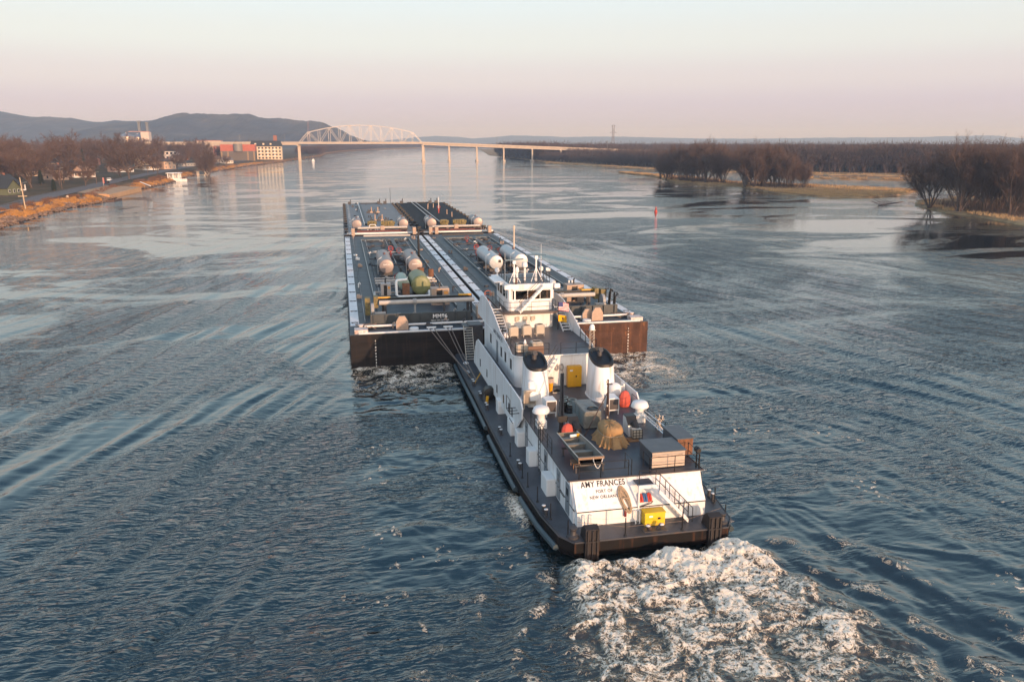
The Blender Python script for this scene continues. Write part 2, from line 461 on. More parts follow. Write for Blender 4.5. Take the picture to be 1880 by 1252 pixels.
HULLX0, HULLX1 = 10.6, 22.4
def build_water():
    az = np.concatenate([np.linspace(-75, -26, 60, endpoint=False), np.linspace(-26, 50, 1080, endpoint=False), np.linspace(50, 95, 55)])
    inv = np.concatenate([np.linspace(1 / 9., 1 / 27., 30, endpoint=False), np.linspace(1 / 27., 1 / 13500., 860)])
    rr = 1 / inv
    A, Q = np.meshgrid(np.radians(az), rr)
    X = Q * np.sin(A); Y = Q * np.cos(A)
    fade = lambda wl: np.clip(1.5 - (Q * Q * 4.3e-5 * 3.0) / wl, 0, 1)      # a wave needs a few rows of the sheet
    Z = np.zeros_like(X)
    # long crests of the tow's wake on its left, mirrored and weaker on its right
    wx = X + 2.2 * pn(X * .03, Y * .03, 3) + .5 * pn(X * .12, Y * .09, 6); wy = Y + 5 * pn(X * .035 + 9, Y * .03, 4) + 1.6 * pn(X * .11, Y * .1, 7)
    for side, x0, gain in ((-1, 0.0, 1.0), (1, 33.0, .8)):
        u = (wx - x0) * side                      # distance outboard of the barge side
        zone = sstep(-.5, 2.5, u) * sstep(330, 255, Y) * sstep(0, 30, 272 - Y - u * .9)
        for al, wl, am, ph, c0, cw in ((14, 5.6, .21, .3, 30, 9), (17, 4.1, .15, 1.9, 24, 12), (21, 2.9, .075, .8, 15, 10), (26, 2.1, .045, 2.4, 9, 8), (31, 1.5, .02, .1, 5, 6), (11, 7.5, .06, 1.0, 44, 12)):
            ca, sa = math.cos(R(al)), math.sin(R(al))
            w = u * ca + (wy - 170) * sa * 1.0    # across the crests
            w_of = u * math.cos(R(14)) + (Y - 148) * math.sin(R(14)) + 24
            k = 2 * math.pi / wl
            lo = np.clip(pn(X * .06 + al, Y * .022, al) * .9 + .5, 0, 1.3) * (.35 + .75 * np.exp(-((w_of - c0) / cw) ** 2))
            e = lo * fade(wl)
            s = np.sin(k * w + ph + 1.9 * pn(X * .06, Y * .04, al + 5))
            Z += zone * gain * am * e * (s + .35 * np.sin(2 * (k * w + ph) + .8)) * np.exp(-np.clip(u, 0, None) / 75.)
    # boils and eddies behind the barges and beside the boat
    bl = sstep(-2.5, 1.5, X) * sstep(11.5, 9.5, X) * sstep(84, 80, Y)
    br = sstep(20, 23, X) * sstep(44, 34, X - (60 - Y) * .10) * sstep(84, 80, Y)
    boil = np.clip(bl + br, 0, 1)
    qx = X + 1.6 * pn(X * .22, Y * .22, 21); qy = Y + 1.6 * pn(X * .22 + 5, Y * .22, 22)
    Z += boil * (.10 * pn(qx * .22, qy * .30, 23) + .07 * pn(qx * .55, qy * .7, 24) * fade(1.6) + .03 * pn(qx * 1.3, qy * 1.5, 25) * fade(.8))
    # real wavelets wherever the sheet is fine enough to carry them
    rip = (1 - .6 * boil) * (.55 + .6 * pn(X * .05, Y * .08, 33))
    Z += rip * (.044 * pn(X * .42 + .25 * Y, Y * 1.2, 34) * fade(.7) + .016 * pn(X * 1.1 - .4 * Y, Y * 2.6, 35) * fade(.36))
    # gentle swell everywhere
    Z += .022 * pn(X * .16, Y * .25, 31) * fade(4) + .012 * pn(X * .5, Y * .8, 32) * fade(1.5)
    # rough patch of water close behind the barge sterns
    chl = sstep(-.5, 1, X) * sstep(11, 10, X) * sstep(70, 79, Y) * sstep(83.5, 82.3, Y)
    chr_ = sstep(20.5, 22.5, X) * sstep(36, 32, X) * sstep(67, 77, Y) * sstep(83.5, 82.3, Y)
    chop = chl + chr_ * 1.15
    n1 = 1 - 2 * np.abs(pn(qx * .9, qy * .9, 41)); n2 = 1 - 2 * np.abs(pn(qx * 2.0, qy * 2.0, 42))
    Z += chop * (.16 * n1 * fade(1.1) + .08 * n2 * fade(.6))
    foam = chop * (.26 + .36 * pn(qx * .6, qy * .8, 43))
    # the prop wash astern
    yb = 39.0 - Y
    cxw = 17.2 - .02 * yb
    hw = 5.7 + 2.3 * sstep(0, 8, yb) + .02 * yb + .9 * pn(X * .3, Y * .3, 51) + .4 * pn(X * .9, Y * .9, 50)
    d = np.abs(X - cxw)
    wash = sstep(hw + .5, hw - 1.6, d) * sstep(-.6, 1.0, yb + .8 * pn(X * .5, Y * .5, 52))
    vx = X + 1.3 * pn(X * .35, Y * .35, 53) + .5 * pn(X * .9, Y * .9, 54); vy = Y + 1.3 * pn(X * .35 + 7, Y * .35, 55) + .5 * pn(X * .9 + 7, Y * .9, 56)
    l1 = fbm(vx * .33, vy * .33, 3, 57); rd = 1 - 2.2 * np.abs(pn(vx * .55, vy * .55, 60)); rd2 = 1 - 2.2 * np.abs(pn(vx * 1.3, vy * 1.3, 61))
    fine = fbm(X * 2.4, Y * 2.4, 3, 63)
    near = np.exp(-np.clip(yb, 0, None) / 5.)
    Z += wash * ((.55 * near + .12) + (.14 + .16 * near) * l1 + (.06 + .08 * near) * rd + .04 * rd2 + (.02 + .10 * near) * fine)
    hole = sstep(.12, .5, fbm(vx * .28 + 31, vy * .36, 3, 66))
    foam = np.maximum(foam, wash * (.08 + .52 * near + .22 * rd + .16 * rd2 + .20 * l1 + .08 * fine - .30 * hole * (1 - .8 * near)))
    # standing waves either side of the wash, with broken crests
    ed = (d - hw) ; sx_ = np.sign(X - cxw)
    ew = sstep(0, 1.5, ed) * sstep(9, 3.5, ed) * sstep(-3, 2, yb)
    cr_ = np.sin(ed * 1.5 + .9 * pn(X * .25, Y * .25, 71) - .35 * yb * .3)
    Z += ew * .13 * cr_
    foam = np.maximum(foam, ew * sstep(.55, 1.0, cr_) * (.10 + .5 * pn(X * .7, Y * .7, 72)))
    # thin lines and flecks of froth on the disturbed water
    fl = sstep(.25, .62, pn(X * 2.6, Y * 2.6, 74)) * sstep(.1, .5, pn(X * .33, Y * .33, 75)) * sstep(.0, .4, pn(X * .11, Y * .11, 76) + .15)
    dist = np.clip(boil * sstep(92, 40, Y) + sstep(22, 24, X) * sstep(44, 36, X) * sstep(72, 50, Y) + .5 * ew, 0, 1)
    foam = np.maximum(foam, fl * dist * .52)
    ln = np.abs(X - (-.3 + 3.6 * sstep(60, 30, Y)) - .8 * pn(X * .2, Y * .2, 77)); foam = np.maximum(foam, .5 * sstep(.5, .1, ln) * sstep(50, 42, Y) * sstep(.15, .5, pn(X * .8, Y * .5, 78) + .1))
    sp = np.exp(-((X - 10.25) ** 2 * 3 + (Y - 46.5) ** 2 * .25)); foam = np.maximum(foam, sp * .6); Z += sp * .25
    murk = np.clip(wash * .95 + ew * .10 + chr_ * .3 + chl * .15 + br * .1 + sstep(11, 4, d) * sstep(-3, 4, yb) * .2, 0, 1)
    # the tow stirs the water round it; farther off the river lies calmer
    u_t = np.maximum(np.maximum(-X, X - 33), 0)
    stir = np.where(X > 16, sstep(130, 10, u_t) * sstep(260, 70, Y), sstep(66, 8, u_t) * sstep(210, 60, Y))
    wakez = np.exp(-((np.maximum(-X, 0) * .97 + (Y - 148) * .24) / 17.) ** 2) * (X < 0)
    ripple = (.32 + .68 * stir) * (1 - .6 * wakez) * (1 - .5 * boil) * (1 - .3 * wash)
    back = sstep(212, 240, X) * sstep(325, 360, Y) * sstep(640, 560, Y)
    ripple = np.maximum(ripple, .8 * back); ripple = np.maximum(ripple, .24 * (X > 90))
    # keep the sheet below the hulls
    inb = (X > HULLX0) & (X < HULLX1) & (Y > 39.6) & (Y < 82)
    Z = np.where(inb, np.minimum(Z, -.05), Z)
    nr, nc = X.shape
    V = np.stack([X, Y, Z], -1).reshape(-1, 3)
    o = grid_mesh('water', V, nr, nc, WATER)
    for nm, arr in (('foam', foam), ('murk', murk), ('ripple', ripple)):
        a = o.data.attributes.new(nm, 'FLOAT', 'POINT'); a.data.foreach_set('value', np.ascontiguousarray(arr, dtype=np.float32).ravel())
    tag(o, 'wide slow river with smooth slicks and rippled patches', 'water', kind='structure')
WATER = water_material()
build_water()
# ------------------------------------------------------------------ towboat
DK, D2, D3 = 1.2, 3.65, 6.3          # main deck, boat deck, upper deck
XC = 16.6
def mir(x): return 2 * XC - x
TB = thing('towboat', (XC, 60, 0), 'white river towboat with two black capped stacks pushing the four barges', 'towboat')

def text_mesh(txt, size, M, name, mt, parent, spacing=1.0, ext=.006, align='CENTER', sx=1.0, offset=0.0):
    cu = bpy.data.curves.new('lettering', 'FONT')
    cu.body = txt; cu.size = size; cu.extrude = ext; cu.align_x = align; cu.align_y = 'CENTER'; cu.space_character = spacing; cu.offset = offset
    tmp = bpy.data.objects.new('lettering', cu); C.objects.link(tmp)
    bpy.context.view_layer.update()
    me = bpy.data.meshes.new_from_object(tmp.evaluated_get(bpy.context.evaluated_depsgraph_get()))
    bpy.data.objects.remove(tmp)
    me.materials.clear(); me.materials.append(mt)
    o = Vector((0, 0, 0)); p = parent
    while p is not None: o += p.location; p = p.parent
    me.transform(Matrix.Translation(-o) @ M @ Matrix.Diagonal((sx, 1, 1, 1)))
    ob = bpy.data.objects.new(name, me); C.objects.link(ob); ob.parent = parent
    return ob

def rail(mb, pts, h=1.0, n=2, step=1.6, r=.022, post=.028):
    """posts and horizontal bars along a polyline"""
    pts = [Vector(p) for p in pts]
    for k in range(1, n + 1):
        mb.tube([p + Vector((0, 0, h * k / n)) for p in pts], r, 5)
    for a, b in zip(pts[:-1], pts[1:]):
        m = max(1, int(round((b - a).length / step)))
        for i in range(m + 1):
            q = a.lerp(b, i / m)
            mb.tube([q, q + Vector((0, 0, h))], post, 5)

def stair(mb, a, b, w, n, side=.05, tread=.24, along='Y', sh=.14):
    """flight from a to b, w wide, with two stringers"""
    a, b = Vector(a), Vector(b)
    d = (b - a); hd = Vector((d.x, d.y, 0)).normalized(); px_ = Vector((-hd.y, hd.x, 0))
    for s in (-1, 1):
        o = px_ * (w / 2) * s
        vs = []
        for q in (a, b):
            for e in (-side / 2, side / 2):
                for z in (-sh, sh):
                    p = q + o + px_ * e; vs.append((p.x, p.y, p.z + z))
        mb.add(vs, [(0, 1, 3, 2), (4, 6, 7, 5), (0, 4, 5, 1), (2, 3, 7, 6), (1, 5, 7, 3), (0, 2, 6, 4)])
    for i in range(n):
        q = a.lerp(b, (i + .6) / n)
        vs = []
        for z in (-.02, .02):
            for u, v in ((-1, -1), (1, -1), (1, 1), (-1, 1)):
                p = q + px_ * u * (w / 2 - .03) + hd * v * tread / 2; vs.append((p.x, p.y, p.z + z))
        mb.add(vs, [(0, 3, 2, 1), (4, 5, 6, 7), (0, 1, 5, 4), (1, 2, 6, 5), (2, 3, 7, 6), (3, 0, 4, 7)])

# hull -------------------------------------------------------------
half = [(11.9, 39.3), (11.25, 40.3), (10.85, 43.1), (10.66, 46.5), (10.6, 50), (10.6, 58), (10.68, 66), (10.7, 74), (10.75, 80), (11.0, 81.6)]
outl = half + [(mir(x), y) for x, y in reversed(half)]
b = MB()
n = len(outl)
def ringz(z, inset, dy=0):
    r = []
    for x, y in outl:
        s = 1 if x < XC else -1
        yy = y + (dy if y < 40 else (inset * .4 if y < 41 else 0))
        r.append((x + s * inset, yy, z))
    return r
rings = [ringz(-1.6, 1.2, 2.6), ringz(-.5, .45, 1.2), ringz(.15, .12, .3), ringz(.55, .0), ringz(1.12, .0)]
vs = [p for r_ in rings for p in r_]
fs = []
for k in range(len(rings) - 1):
    for i in range(n):
        j = (i + 1) % n
        fs.append((k * n + i, k * n + j, (k + 1) * n + j, (k + 1) * n + i))
b.add(vs, fs); b.add(rings[-1], [tuple(range(n))])
b.build('hull', STERN, TB)
b = MB(); b.prism([(x + (.07 if x < XC else -.07), y + (.07 if y < 40 else 0) - (.07 if y > 81 else 0)) for x, y in outl], 1.121, DK)
b.build('main_deck', DECK, TB)
# raised lip round the deck edge and rubbing strakes
b = MB()
b.tube([(x, y, 1.17) for x, y in outl] + [(outl[0][0], outl[0][1], 1.17)], .055, 5, caps=False)
b.build('deck_edge', STEELD, TB)
for sgn in (0, 1):
    f = (lambda x: x) if sgn == 0 else mir
    for y0, y1 in ((40.4, 47.2), (48.6, 58.8), (60, 79)):
        b = MB(); pts = []
        for i in range(13):
            y = y0 + (y1 - y0) * i / 12
            xs = np.interp(y, [q[1] for q in half], [q[0] for q in half])
            pts.append((f(xs - .12), y, .42 if y0 < 60 else .7))
        b.tube(pts, .20, 6); b.build('rubbing_strake', mat('strake_paint', (.05, .075, .09), .45, var=.2), TB)
# stern fender blocks
for x0 in (12.5, 20.0):
    b = MB()
    b.slabx([(39.12, .1), (39.12, 2.0), (39.6, 2.1), (39.95, 1.8), (40.2, DK + .003), (39.32, DK + .003), (39.32, .1)], x0, x0 + .8)
    for dx in (.12, .4, .68): b.box(x0 + dx - .04, x0 + dx + .04, 39.02, 39.12, .12, 1.95)
    b.box(x0 - .02, x0 + .82, 39.04, 39.16, 1.24, 1.32)
    b.build('fender_block', mat('fender_rubber', (.022, .018, .018), .7, var=.3, scale=3, col2=(.10, .05, .03), lo=.55, hi=.75), TB)
# push knees at the head
for x0 in (12.3, mir(12.3) - 1.5):
    b = MB(); b.bbox(x0, x0 + 1.5, 80.2, 82.2, .2, 4.6, .08)
    b.box(x0 + .1, x0 + 1.4, 82.2, 82.34, .3, 4.4)
    b.build('push_knee', STEELD, TB)
for x0 in (11.75, mir(11.75) - .9):
    b = MB(); stair(b, (x0 + .45, 78.6, DK + .02), (x0 + .45, 80.3, 4.45), .9, 13, tread=.17)
    b.build('knee_stairs', mat('stair_pale', (.62, .58, .50), .5, var=.1), TB)
    b = MB(); b.box(x0, x0 + .9, 80.3, 82.2, 4.38, 4.45); b.build('knee_platform', STEELD, TB)

# main deckhouse -----------------------------------------------------
HX0, HX1 = 12.45, mir(12.45)
b = MB()
prof = [(41.1, DK + .002), (41.1, 2.13), (42.25, D2 - .05), (75.5, D2 - .05), (75.5, DK + .002)]
b.slabx([prof[0], prof[1], (42.0, 2.13), (42.0, DK + .002)], HX0 + .12, HX1 - .12)
b.slabx([(41.105, 2.131), (42.25, D2 - .06), (44, D2 - .06), (44, 2.131)], HX0 + .10, HX1 - .10)
b.slabx([(41.6, DK + .004), (41.6, 2.14), (42.3, D2 - .055), (75.5, D2 - .055), (75.5, DK + .004)], HX0, HX1)
dh = b.build('deckhouse', WHITE, TB)
b = MB(); b.box(HX0 + .1, HX1 - .1, 41.07, 41.12, 2.09, 2.14)
for x0 in (HX0, HX1): b.box(x0 - .02, x0 + .02, 41.3, 54, 2.09, 2.14)
b.build('wall_beading', BLACK, dh)
# boat deck
b = MB(); b.slabx([(42.22, D2 - .045), (42.17, D2), (75.6, D2), (75.6, D2 - .045)], 12.3, mir(12.3))
b.build('boat_deck', DECK, TB)
b = MB(); pts = [(12.3, 56.5, D2), (12.3, 42.17, D2), (mir(12.3), 42.17, D2), (mir(12.3), 56.5, D2)]
b.tube(pts, .05, 5); b.build('boat_deck_edge', mat('edge_dark', (.06, .05, .05), .5), TB)
# side doors, lockers and vents along both sides of the house
for f in ((lambda x: x), mir):
    for y in (42.35, 44.45, 47.7, 53.4, 59.5, 66.2, 70.5):
        b = MB(); x0, x1 = sorted((f(HX0 - .035), f(HX0 + .02)))
        b.box(x0, x1, y, y + .82, DK + .12, DK + 2.05)
        dr = b.build('door', DOORG, TB)
        b = MB(); x0, x1 = sorted((f(HX0 - .05), f(HX0 - .03))); b.box(x0, x1, y + .22, y + .6, DK + 1.3, DK + 1.75); b.build('door_window', GLASSD, dr)
        b = MB(); b.tube([(f(HX0 - .05), y + .1, DK + 1.05), (f(HX0 - .12), y + .1, DK + 1.05), (f(HX0 - .12), y + .2, DK + 1.05)], .02, 5); b.build('handle', BLACK, dr)
    for y, l, w in ((45.5, 1.5, .62), (50.4, 1.0, .62), (54.2, 1.0, .62), (56.5, 1.3, .66), (61.7, 1.1, .62)):
        b = MB(); x0, x1 = sorted((f(HX0 - w), f(HX0 + .01)))
        b.bbox(x0, x1, y, y + l, DK + .003, DK + 1.15, .06)
        b.build('vent_box', WHITE2, TB)
    for y in (63.6, 65.2, 71.8, 74.0):
        b = MB(); x0, x1 = sorted((f(HX0 - .03), f(HX0 + .02))); b.box(x0, x1, y, y + .5, DK + 1.2, DK + 1.75)
        w = b.build('window', BLACK, TB)
        b = MB(); x0, x1 = sorted((f(HX0 - .045), f(HX0 - .028))); b.box(x0, x1, y + .06, y + .44, DK + 1.26, DK + 1.69); b.build('pane', GLASSD, w)
    # grab rail on the wall
    for y0, y1 in ((43.3, 44.3), (46.2, 47.5), (55.6, 58), (60.5, 66)):
        b = MB(); b.tube([(f(HX0), y0, DK + .95), (f(HX0 - .1), y0, DK + .95), (f(HX0 - .1), y1, DK + .95), (f(HX0), y1, DK + .95)], .025, 5); b.build('grab_rail', BLACK, TB)
    # ladder up to the boat deck
    b = MB()
    for dy in (0, .45): b.tube([(f(HX0 - .18), 49 + dy, DK), (f(HX0 - .18), 49 + dy, D2 + 1.0), (f(12.6), 49 + dy, D2 + 1.0)], .03, 5)
    for k in range(9): b.tube([(f(HX0 - .18), 49, DK + .3 + k * .3), (f(HX0 - .18), 49.45, DK + .3 + k * .3)], .018, 5)
    b.build('ladder', BLACK, TB)
    # bulwark of the boat deck: sloped wing walls
    b = MB(); x0, x1 = sorted((f(12.06), f(12.16)))
    b.slabx([(53.9, D2 - .25), (53.7, 4.3), (54.3, 4.82), (73.2, 4.82), (74.2, 4.4), (75.3, 2.9), (75.6, 2.2), (75.6, 1.9), (56, 1.9), (54.2, 3.3)], x0, x1)
    b.build('bulwark', WHITE, TB)
    b = MB(); x0, x1 = sorted((f(12.16), f(12.46))); b.box(x0, x1, 54.3, 75.5, D2 - .30, D2 - .05); b.build('bulwark_bracket', WHITE2, TB)
    b = MB()
    for y in (57, 58.2, 60.4, 63.2, 68, 71.6): x0, x1 = sorted((f(12.03), f(12.07))); b.box(x0, x1, y, y + .32, 2.55, 3.25)
    b.build('window', GLASSD, TB)
    # bollards
    for y in (43.2, 50.5, 57.3, 63.4, 66.6, 70.4, 73.3):
        b = MB()
        for dy in (-.28, .28): b.lathe((f(11.15), y + dy, DK), [(.1, 0), (.1, .34), (.13, .36), (.13, .42)], 10)
        b.box(f(11.15) - .14, f(11.15) + .14, y - .5, y + .5, DK + .002, DK + .05)
        o = b.build('bollard', STEELD, TB)
        for dy in (-.28, .28): b = MB(); b.lathe((f(11.15), y + dy, DK + .42), [(.128, 0), (.128, .015), (.03, .035)], 10); b.build('bollard_cap', WHITE2, o)
    # removable rail posts
    for y in (40.1, 42.4, 44.9, 47.2, 48.7, 52.6):
        b = MB(); xs = float(np.interp(y, [q[1] for q in half], [q[0] for q in half])) + .35
        b.tube([(f(xs), y, DK), (f(xs), y, DK + 1.05)], .035, 6); b.lathe((f(xs), y, DK), [(.11, 0), (.05, .1)], 8)
        b.build('rail_post', BLACK, TB)
    # capstan on the stern quarter
    b = MB(); b.lathe((f(12.0), 39.95, DK), [(.34, 0), (.34, .12), (.2, .2), (.16, .42), (.24, .55), (.24, .62)], 14); b.build('capstan', STEELD, TB)
# posts and bitts on the stern
for x in (15.0, 18.5):
    b = MB(); b.tube([(x, 39.55, DK), (x, 39.55, DK + 1.1)], .035, 6); b.lathe((x, 39.55, DK), [(.12, 0), (.05, .1)], 8); b.build('rail_post', BLACK, TB)
b = MB(); b.tube([(12.2, 39.8, DK + 1), (15, 39.55, DK + .55), (18.5, 39.55, DK + .55), (21, 39.8, DK + 1)], .012, 4); b.build('safety_wire', WIRE, TB)
b = MB()
for dx in (-.42, .42): b.tube([(16.9 + dx * .55, 39.95, DK), (16.9 + dx, 39.8, DK + .34)], .13, 10)
b.box(16.2, 17.6, 39.6, 40.1, DK + .002, DK + .05); o = b.build('bollard', STEELD, TB)
for dx in (-.42, .42): b = MB(); b.lathe((16.9 + dx, 39.8, DK + .33), [(.14, 0), (.14, .03), (.05, .06)], 10); b.build('bollard_cap', WHITE2, o)
for x in (12.95, 13.35, 16.1, 16.35): b = MB(); b.tube([(x, 41.08, DK + .75), (x, 40.85, DK + .8), (x, 40.8, DK)], .045, 6); b.build('vent_pipe', WHITE2, TB)
# name on the stern
TX = Matrix.Rotation(math.atan2(D2 - .06 - 2.131, 1.145), 4, 'X')
sl_ = Vector((0, 1.145, D2 - .06 - 2.131)).normalized(); nn = Vector((0, -sl_.z, sl_.y))
def on_slope(x, f): return Matrix.Translation(Vector((x, 41.105, 2.131)) + sl_ * f + nn * .012) @ TX
text_mesh('AMY FRANCES', .50, on_slope(14.42, 1.57), 'name_lettering', BLACK, TB, 1.08, sx=.80, offset=.006)
text_mesh('PORT OF', .27, on_slope(14.42, 1.12), 'name_lettering', BLACK, TB, 1.15, sx=.85, offset=.001)
text_mesh('NEW ORLEANS.', .27, on_slope(14.36, .78), 'name_lettering', BLACK, TB, 1.12, sx=.85, offset=.001)
# stern stairs and landing
b = MB(); b.box(16.35, 17.35, 41.15, 42.3, 3.36, 3.44); lp = b.build('stair_landing', DECK, TB)
b = MB(); b.box(16.3, 17.4, 41.02, 41.14, 3.3, 3.5); b.tube([(16.35, 41.1, DK), (16.35, 41.1, 3.36)], .06, 8); b.build('landing_post', WHITE2, lp)
b = MB()
for dy in (0, .62):
    a_, c_ = Vector((17.35, 41.05 - dy, 3.36)), Vector((19.25, 41.05 - dy - .05, DK + .12))
    vs = []
    for q in (a_, c_):
        for e in (-.03, .03):
            for z in (-.16, .10): vs.append((q.x, q.y + e, q.z + z))
    b.add(vs, [(0, 1, 3, 2), (4, 6, 7, 5), (0, 4, 5, 1), (2, 3, 7, 6), (1, 5, 7, 3), (0, 2, 6, 4)])
for i in range(9):
    x = 17.35 + 1.9 * (i + .5) / 9; z = 3.36 - 2.04 * (i + .5) / 9
    b.box(x - .12, x + .12, 40.42, 41.02, z - .02, z + .02)
b.build('stairs', WHITE2, TB)
b = MB()
for dy in (0, .62):
    y = 41.05 - dy
    b.tube([(16.35, y + .3 * (dy > 0), 4.45), (17.35, y, 4.4), (19.25, y - .05, DK + 1.15), (19.5, y - .05, DK + .9), (19.5, y - .05, DK)], .028, 5)
    b.tube([(17.35, y, 3.9), (19.25, y - .05, DK + .62)], .022, 5)
    for k in range(4): x = 17.35 + 1.9 * k / 3; z = 3.36 - 2.1 * k / 3; b.tube([(x, y, z), (x, y, z + 1.02)], .024, 5)
b.tube([(16.35, 41.15, 3.4), (16.35, 41.15, 4.45)], .03, 5)
b.build('stair_rail', BLACK, TB)
# boat deck rails
b = MB()
rail(b, [(12.42, 52.4, D2), (12.42, 46.5, D2)], 1.0, 3, 1.2)
b.build('railing', BLACK, TB)
b = MB(); rail(b, [(13.0, 42.32, D2), (14.35, 42.32, D2), (16.1, 42.32, D2)], 1.0, 2, 1.5)
rail(b, [(16.3, 42.34, D2), (16.3, 43.5, D2)], 1.0, 2, 1.2); b.build('railing', BLACK, TB)
b = MB(); rail(b, [(17.45, 43.4, D2), (17.45, 42.32, D2), (20.7, 42.32, D2)], 1.0, 2, 1.3); b.build('railing', BLACK, TB)
b = MB(); rail(b, [(20.78, 42.6, D2), (20.78, 44.2, D2)], 1.0, 2, 1.6); rail(b, [(20.78, 46.3, D2), (20.78, 54.5, D2)], 1.0, 2, 1.8); b.build('railing', BLACK, TB)
b = MB()
for k in (0, 1): b.tube([(12.25 - k * .7, 56.0 - k * .2, D2 + .1 - k * .8), (12.25 - k * .7, 54.6, D2 + .1 - k * .8)], .03, 5)
b.tube([(12.3, 54.6, D2 + .05), (11.35, 54.6, D2 + .05), (11.35, 55.9, D2 + .05), (12.3, 55.9, D2 + .05)], .035, 5)
b.tube([(12.3, 55.25, D2 + .05), (11.35, 55.25, D2 + .05)], .03, 5)
b.tube([(11.35, 54.6, D2 + .05), (11.35, 54.6, D2 + 1.1), (11.35, 55.9, D2 + 1.1), (11.35, 55.9, D2 + .05)], .03, 5)
b.build('boarding_platform', BLACK, TB)

# second level house --------------------------------------------------
UX0, UX1 = 13.1, mir(13.1)
b = MB()
def rrect(x0, x1, y0, y1, r, n=6, front=False):
    p = []
    for cx, cy, a0 in ((x0 + r, y0 + r, 180), (x1 - r, y0 + r, 270)):
        for i in range(n + 1):
            a = R(a0 + 90 * i / n); p.append((cx + r * math.cos(a), cy + r * math.sin(a)))
    return p + [(x1, y1), (x0, y1)]
b.prism(rrect(UX0, UX1, 60.8, 75.3, .75), D2 + .002, D3 - .04)
uh = b.build('upper_house', WHITE, TB, smooth=True)
b = MB(); b.prism(rrect(UX0 - .12, UX1 + .12, 60.65, 78.5, .8), D3 - .038, D3); b.build('upper_deck', DECK, TB)
b = MB(); b.tube([(UX0 - .12, 75, D3)] + [(x, y, D3) for x, y in rrect(UX0 - .12, UX1 + .12, 60.65, 75, .8)[:-2]] + [(UX1 + .12, 75, D3)], .05, 5); b.build('upper_deck_edge', WHITE2, TB)
for f in ((lambda x: x), mir):
    for y in (62.3, 64.6, 66.4, 71.5):
        b = MB(); x0, x1 = sorted((f(UX0 - .03), f(UX0 + .02))); b.box(x0, x1, y, y + .55, D2 + 1.15, D2 + 2.0); w = b.build('window', BLACK, uh)
    b = MB(); x0, x1 = sorted((f(UX0 - .03), f(UX0 + .02))); b.box(x0, x1, 68.2, 69.0, D2 + .15, D2 + 2.1); b.build('door', DOORG, uh)
    b = MB(); x0, x1 = sorted((f(UX0 - .14), f(UX0 - .06)))
    b.slabx([(61.6, D3 - .05), (63.3, D3 + .35), (66.4, D3 + .75), (68.8, D3 + 1.5), (72.0, D3 + 2.3), (74.5, D3 + 2.45), (76.5, D3 + 2.2), (78.3, D3 + .6), (78.3, D3 - .05)], x0, x1)
    b.build('wing_wall', WHITE, TB)
    Mn = Matrix.Translation((f(UX0 - .15), 67.6, D3 + .18)) @ Matrix.Rotation(R(-90 if f(0) == 0 else 90), 4, 'Z') @ Matrix.Rotation(R(90), 4, 'X')
    text_mesh('AMY FRANCES', .62, Mn, 'name_lettering', mat('lettering_grey', (.10, .11, .13), .5), TB, 1.05)
# aft wall fittings
b = MB()
for dx in (0, .16, .32): b.tube([(14.25 + dx, 60.72, D2), (14.25 + dx, 60.72, D3 - .1)], .035, 6)
b.build('wall_pipe', GALV, uh)
b = MB()
for cx in (16.55, 16.95):
    for k in range(4): b.tube([(cx + .16 * math.cos(a / 12 * 2 * math.pi) * (1 - .12 * k), 60.68 - .02 * k, 5.25 + .30 * math.sin(a / 12 * 2 * math.pi) * (1 - .1 * k)) for a in range(13)], .02, 4)
b.tube([(17.05, 60.7, 5.0), (17.1, 60.68, 4.6), (17.15, 60.68, 4.1)], .025, 5)
b.build('hose_coil', mat('hose_grey', (.35, .33, .32), .6), uh)
b = MB(); stair(b, (14.95, 60.2, D2 + .05), (16.45, 60.2, D3 - .1), .72, 8, tread=.2); b.build('stairs', WHITE2, TB)
b = MB()
for s_ in (-.36, .36): b.tube([(14.95, 60.2 + s_, D2 + 1.0), (16.45, 60.2 + s_, D3 + .9)], .022, 5); b.tube([(14.95, 60.2 + s_, D2), (14.95, 60.2 + s_, D2 + 1.0)], .022, 5)
b.build('stair_rail', BLACK, TB)
b = MB(); rail(b, [(13.2, 68.5, D3), (13.2, 61.3, D3), (13.75, 60.85, D3), (15.9, 60.85, D3)], 1.0, 2, 1.7); b.build('railing', BLACK, TB)
b = MB(); rail(b, [(16.9, 60.85, D3), (19.5, 60.85, D3), (20.1, 61.4, D3), (20.1, 66, D3)], 1.0, 2, 1.5); b.build('railing', BLACK, TB)
b = MB(); b.box(14.2, 15.5, 60.95, 61.1, D3 + .02, D3 + .75); b.build('deck_board', mat('board_brown', (.16, .09, .06), .6), TB)

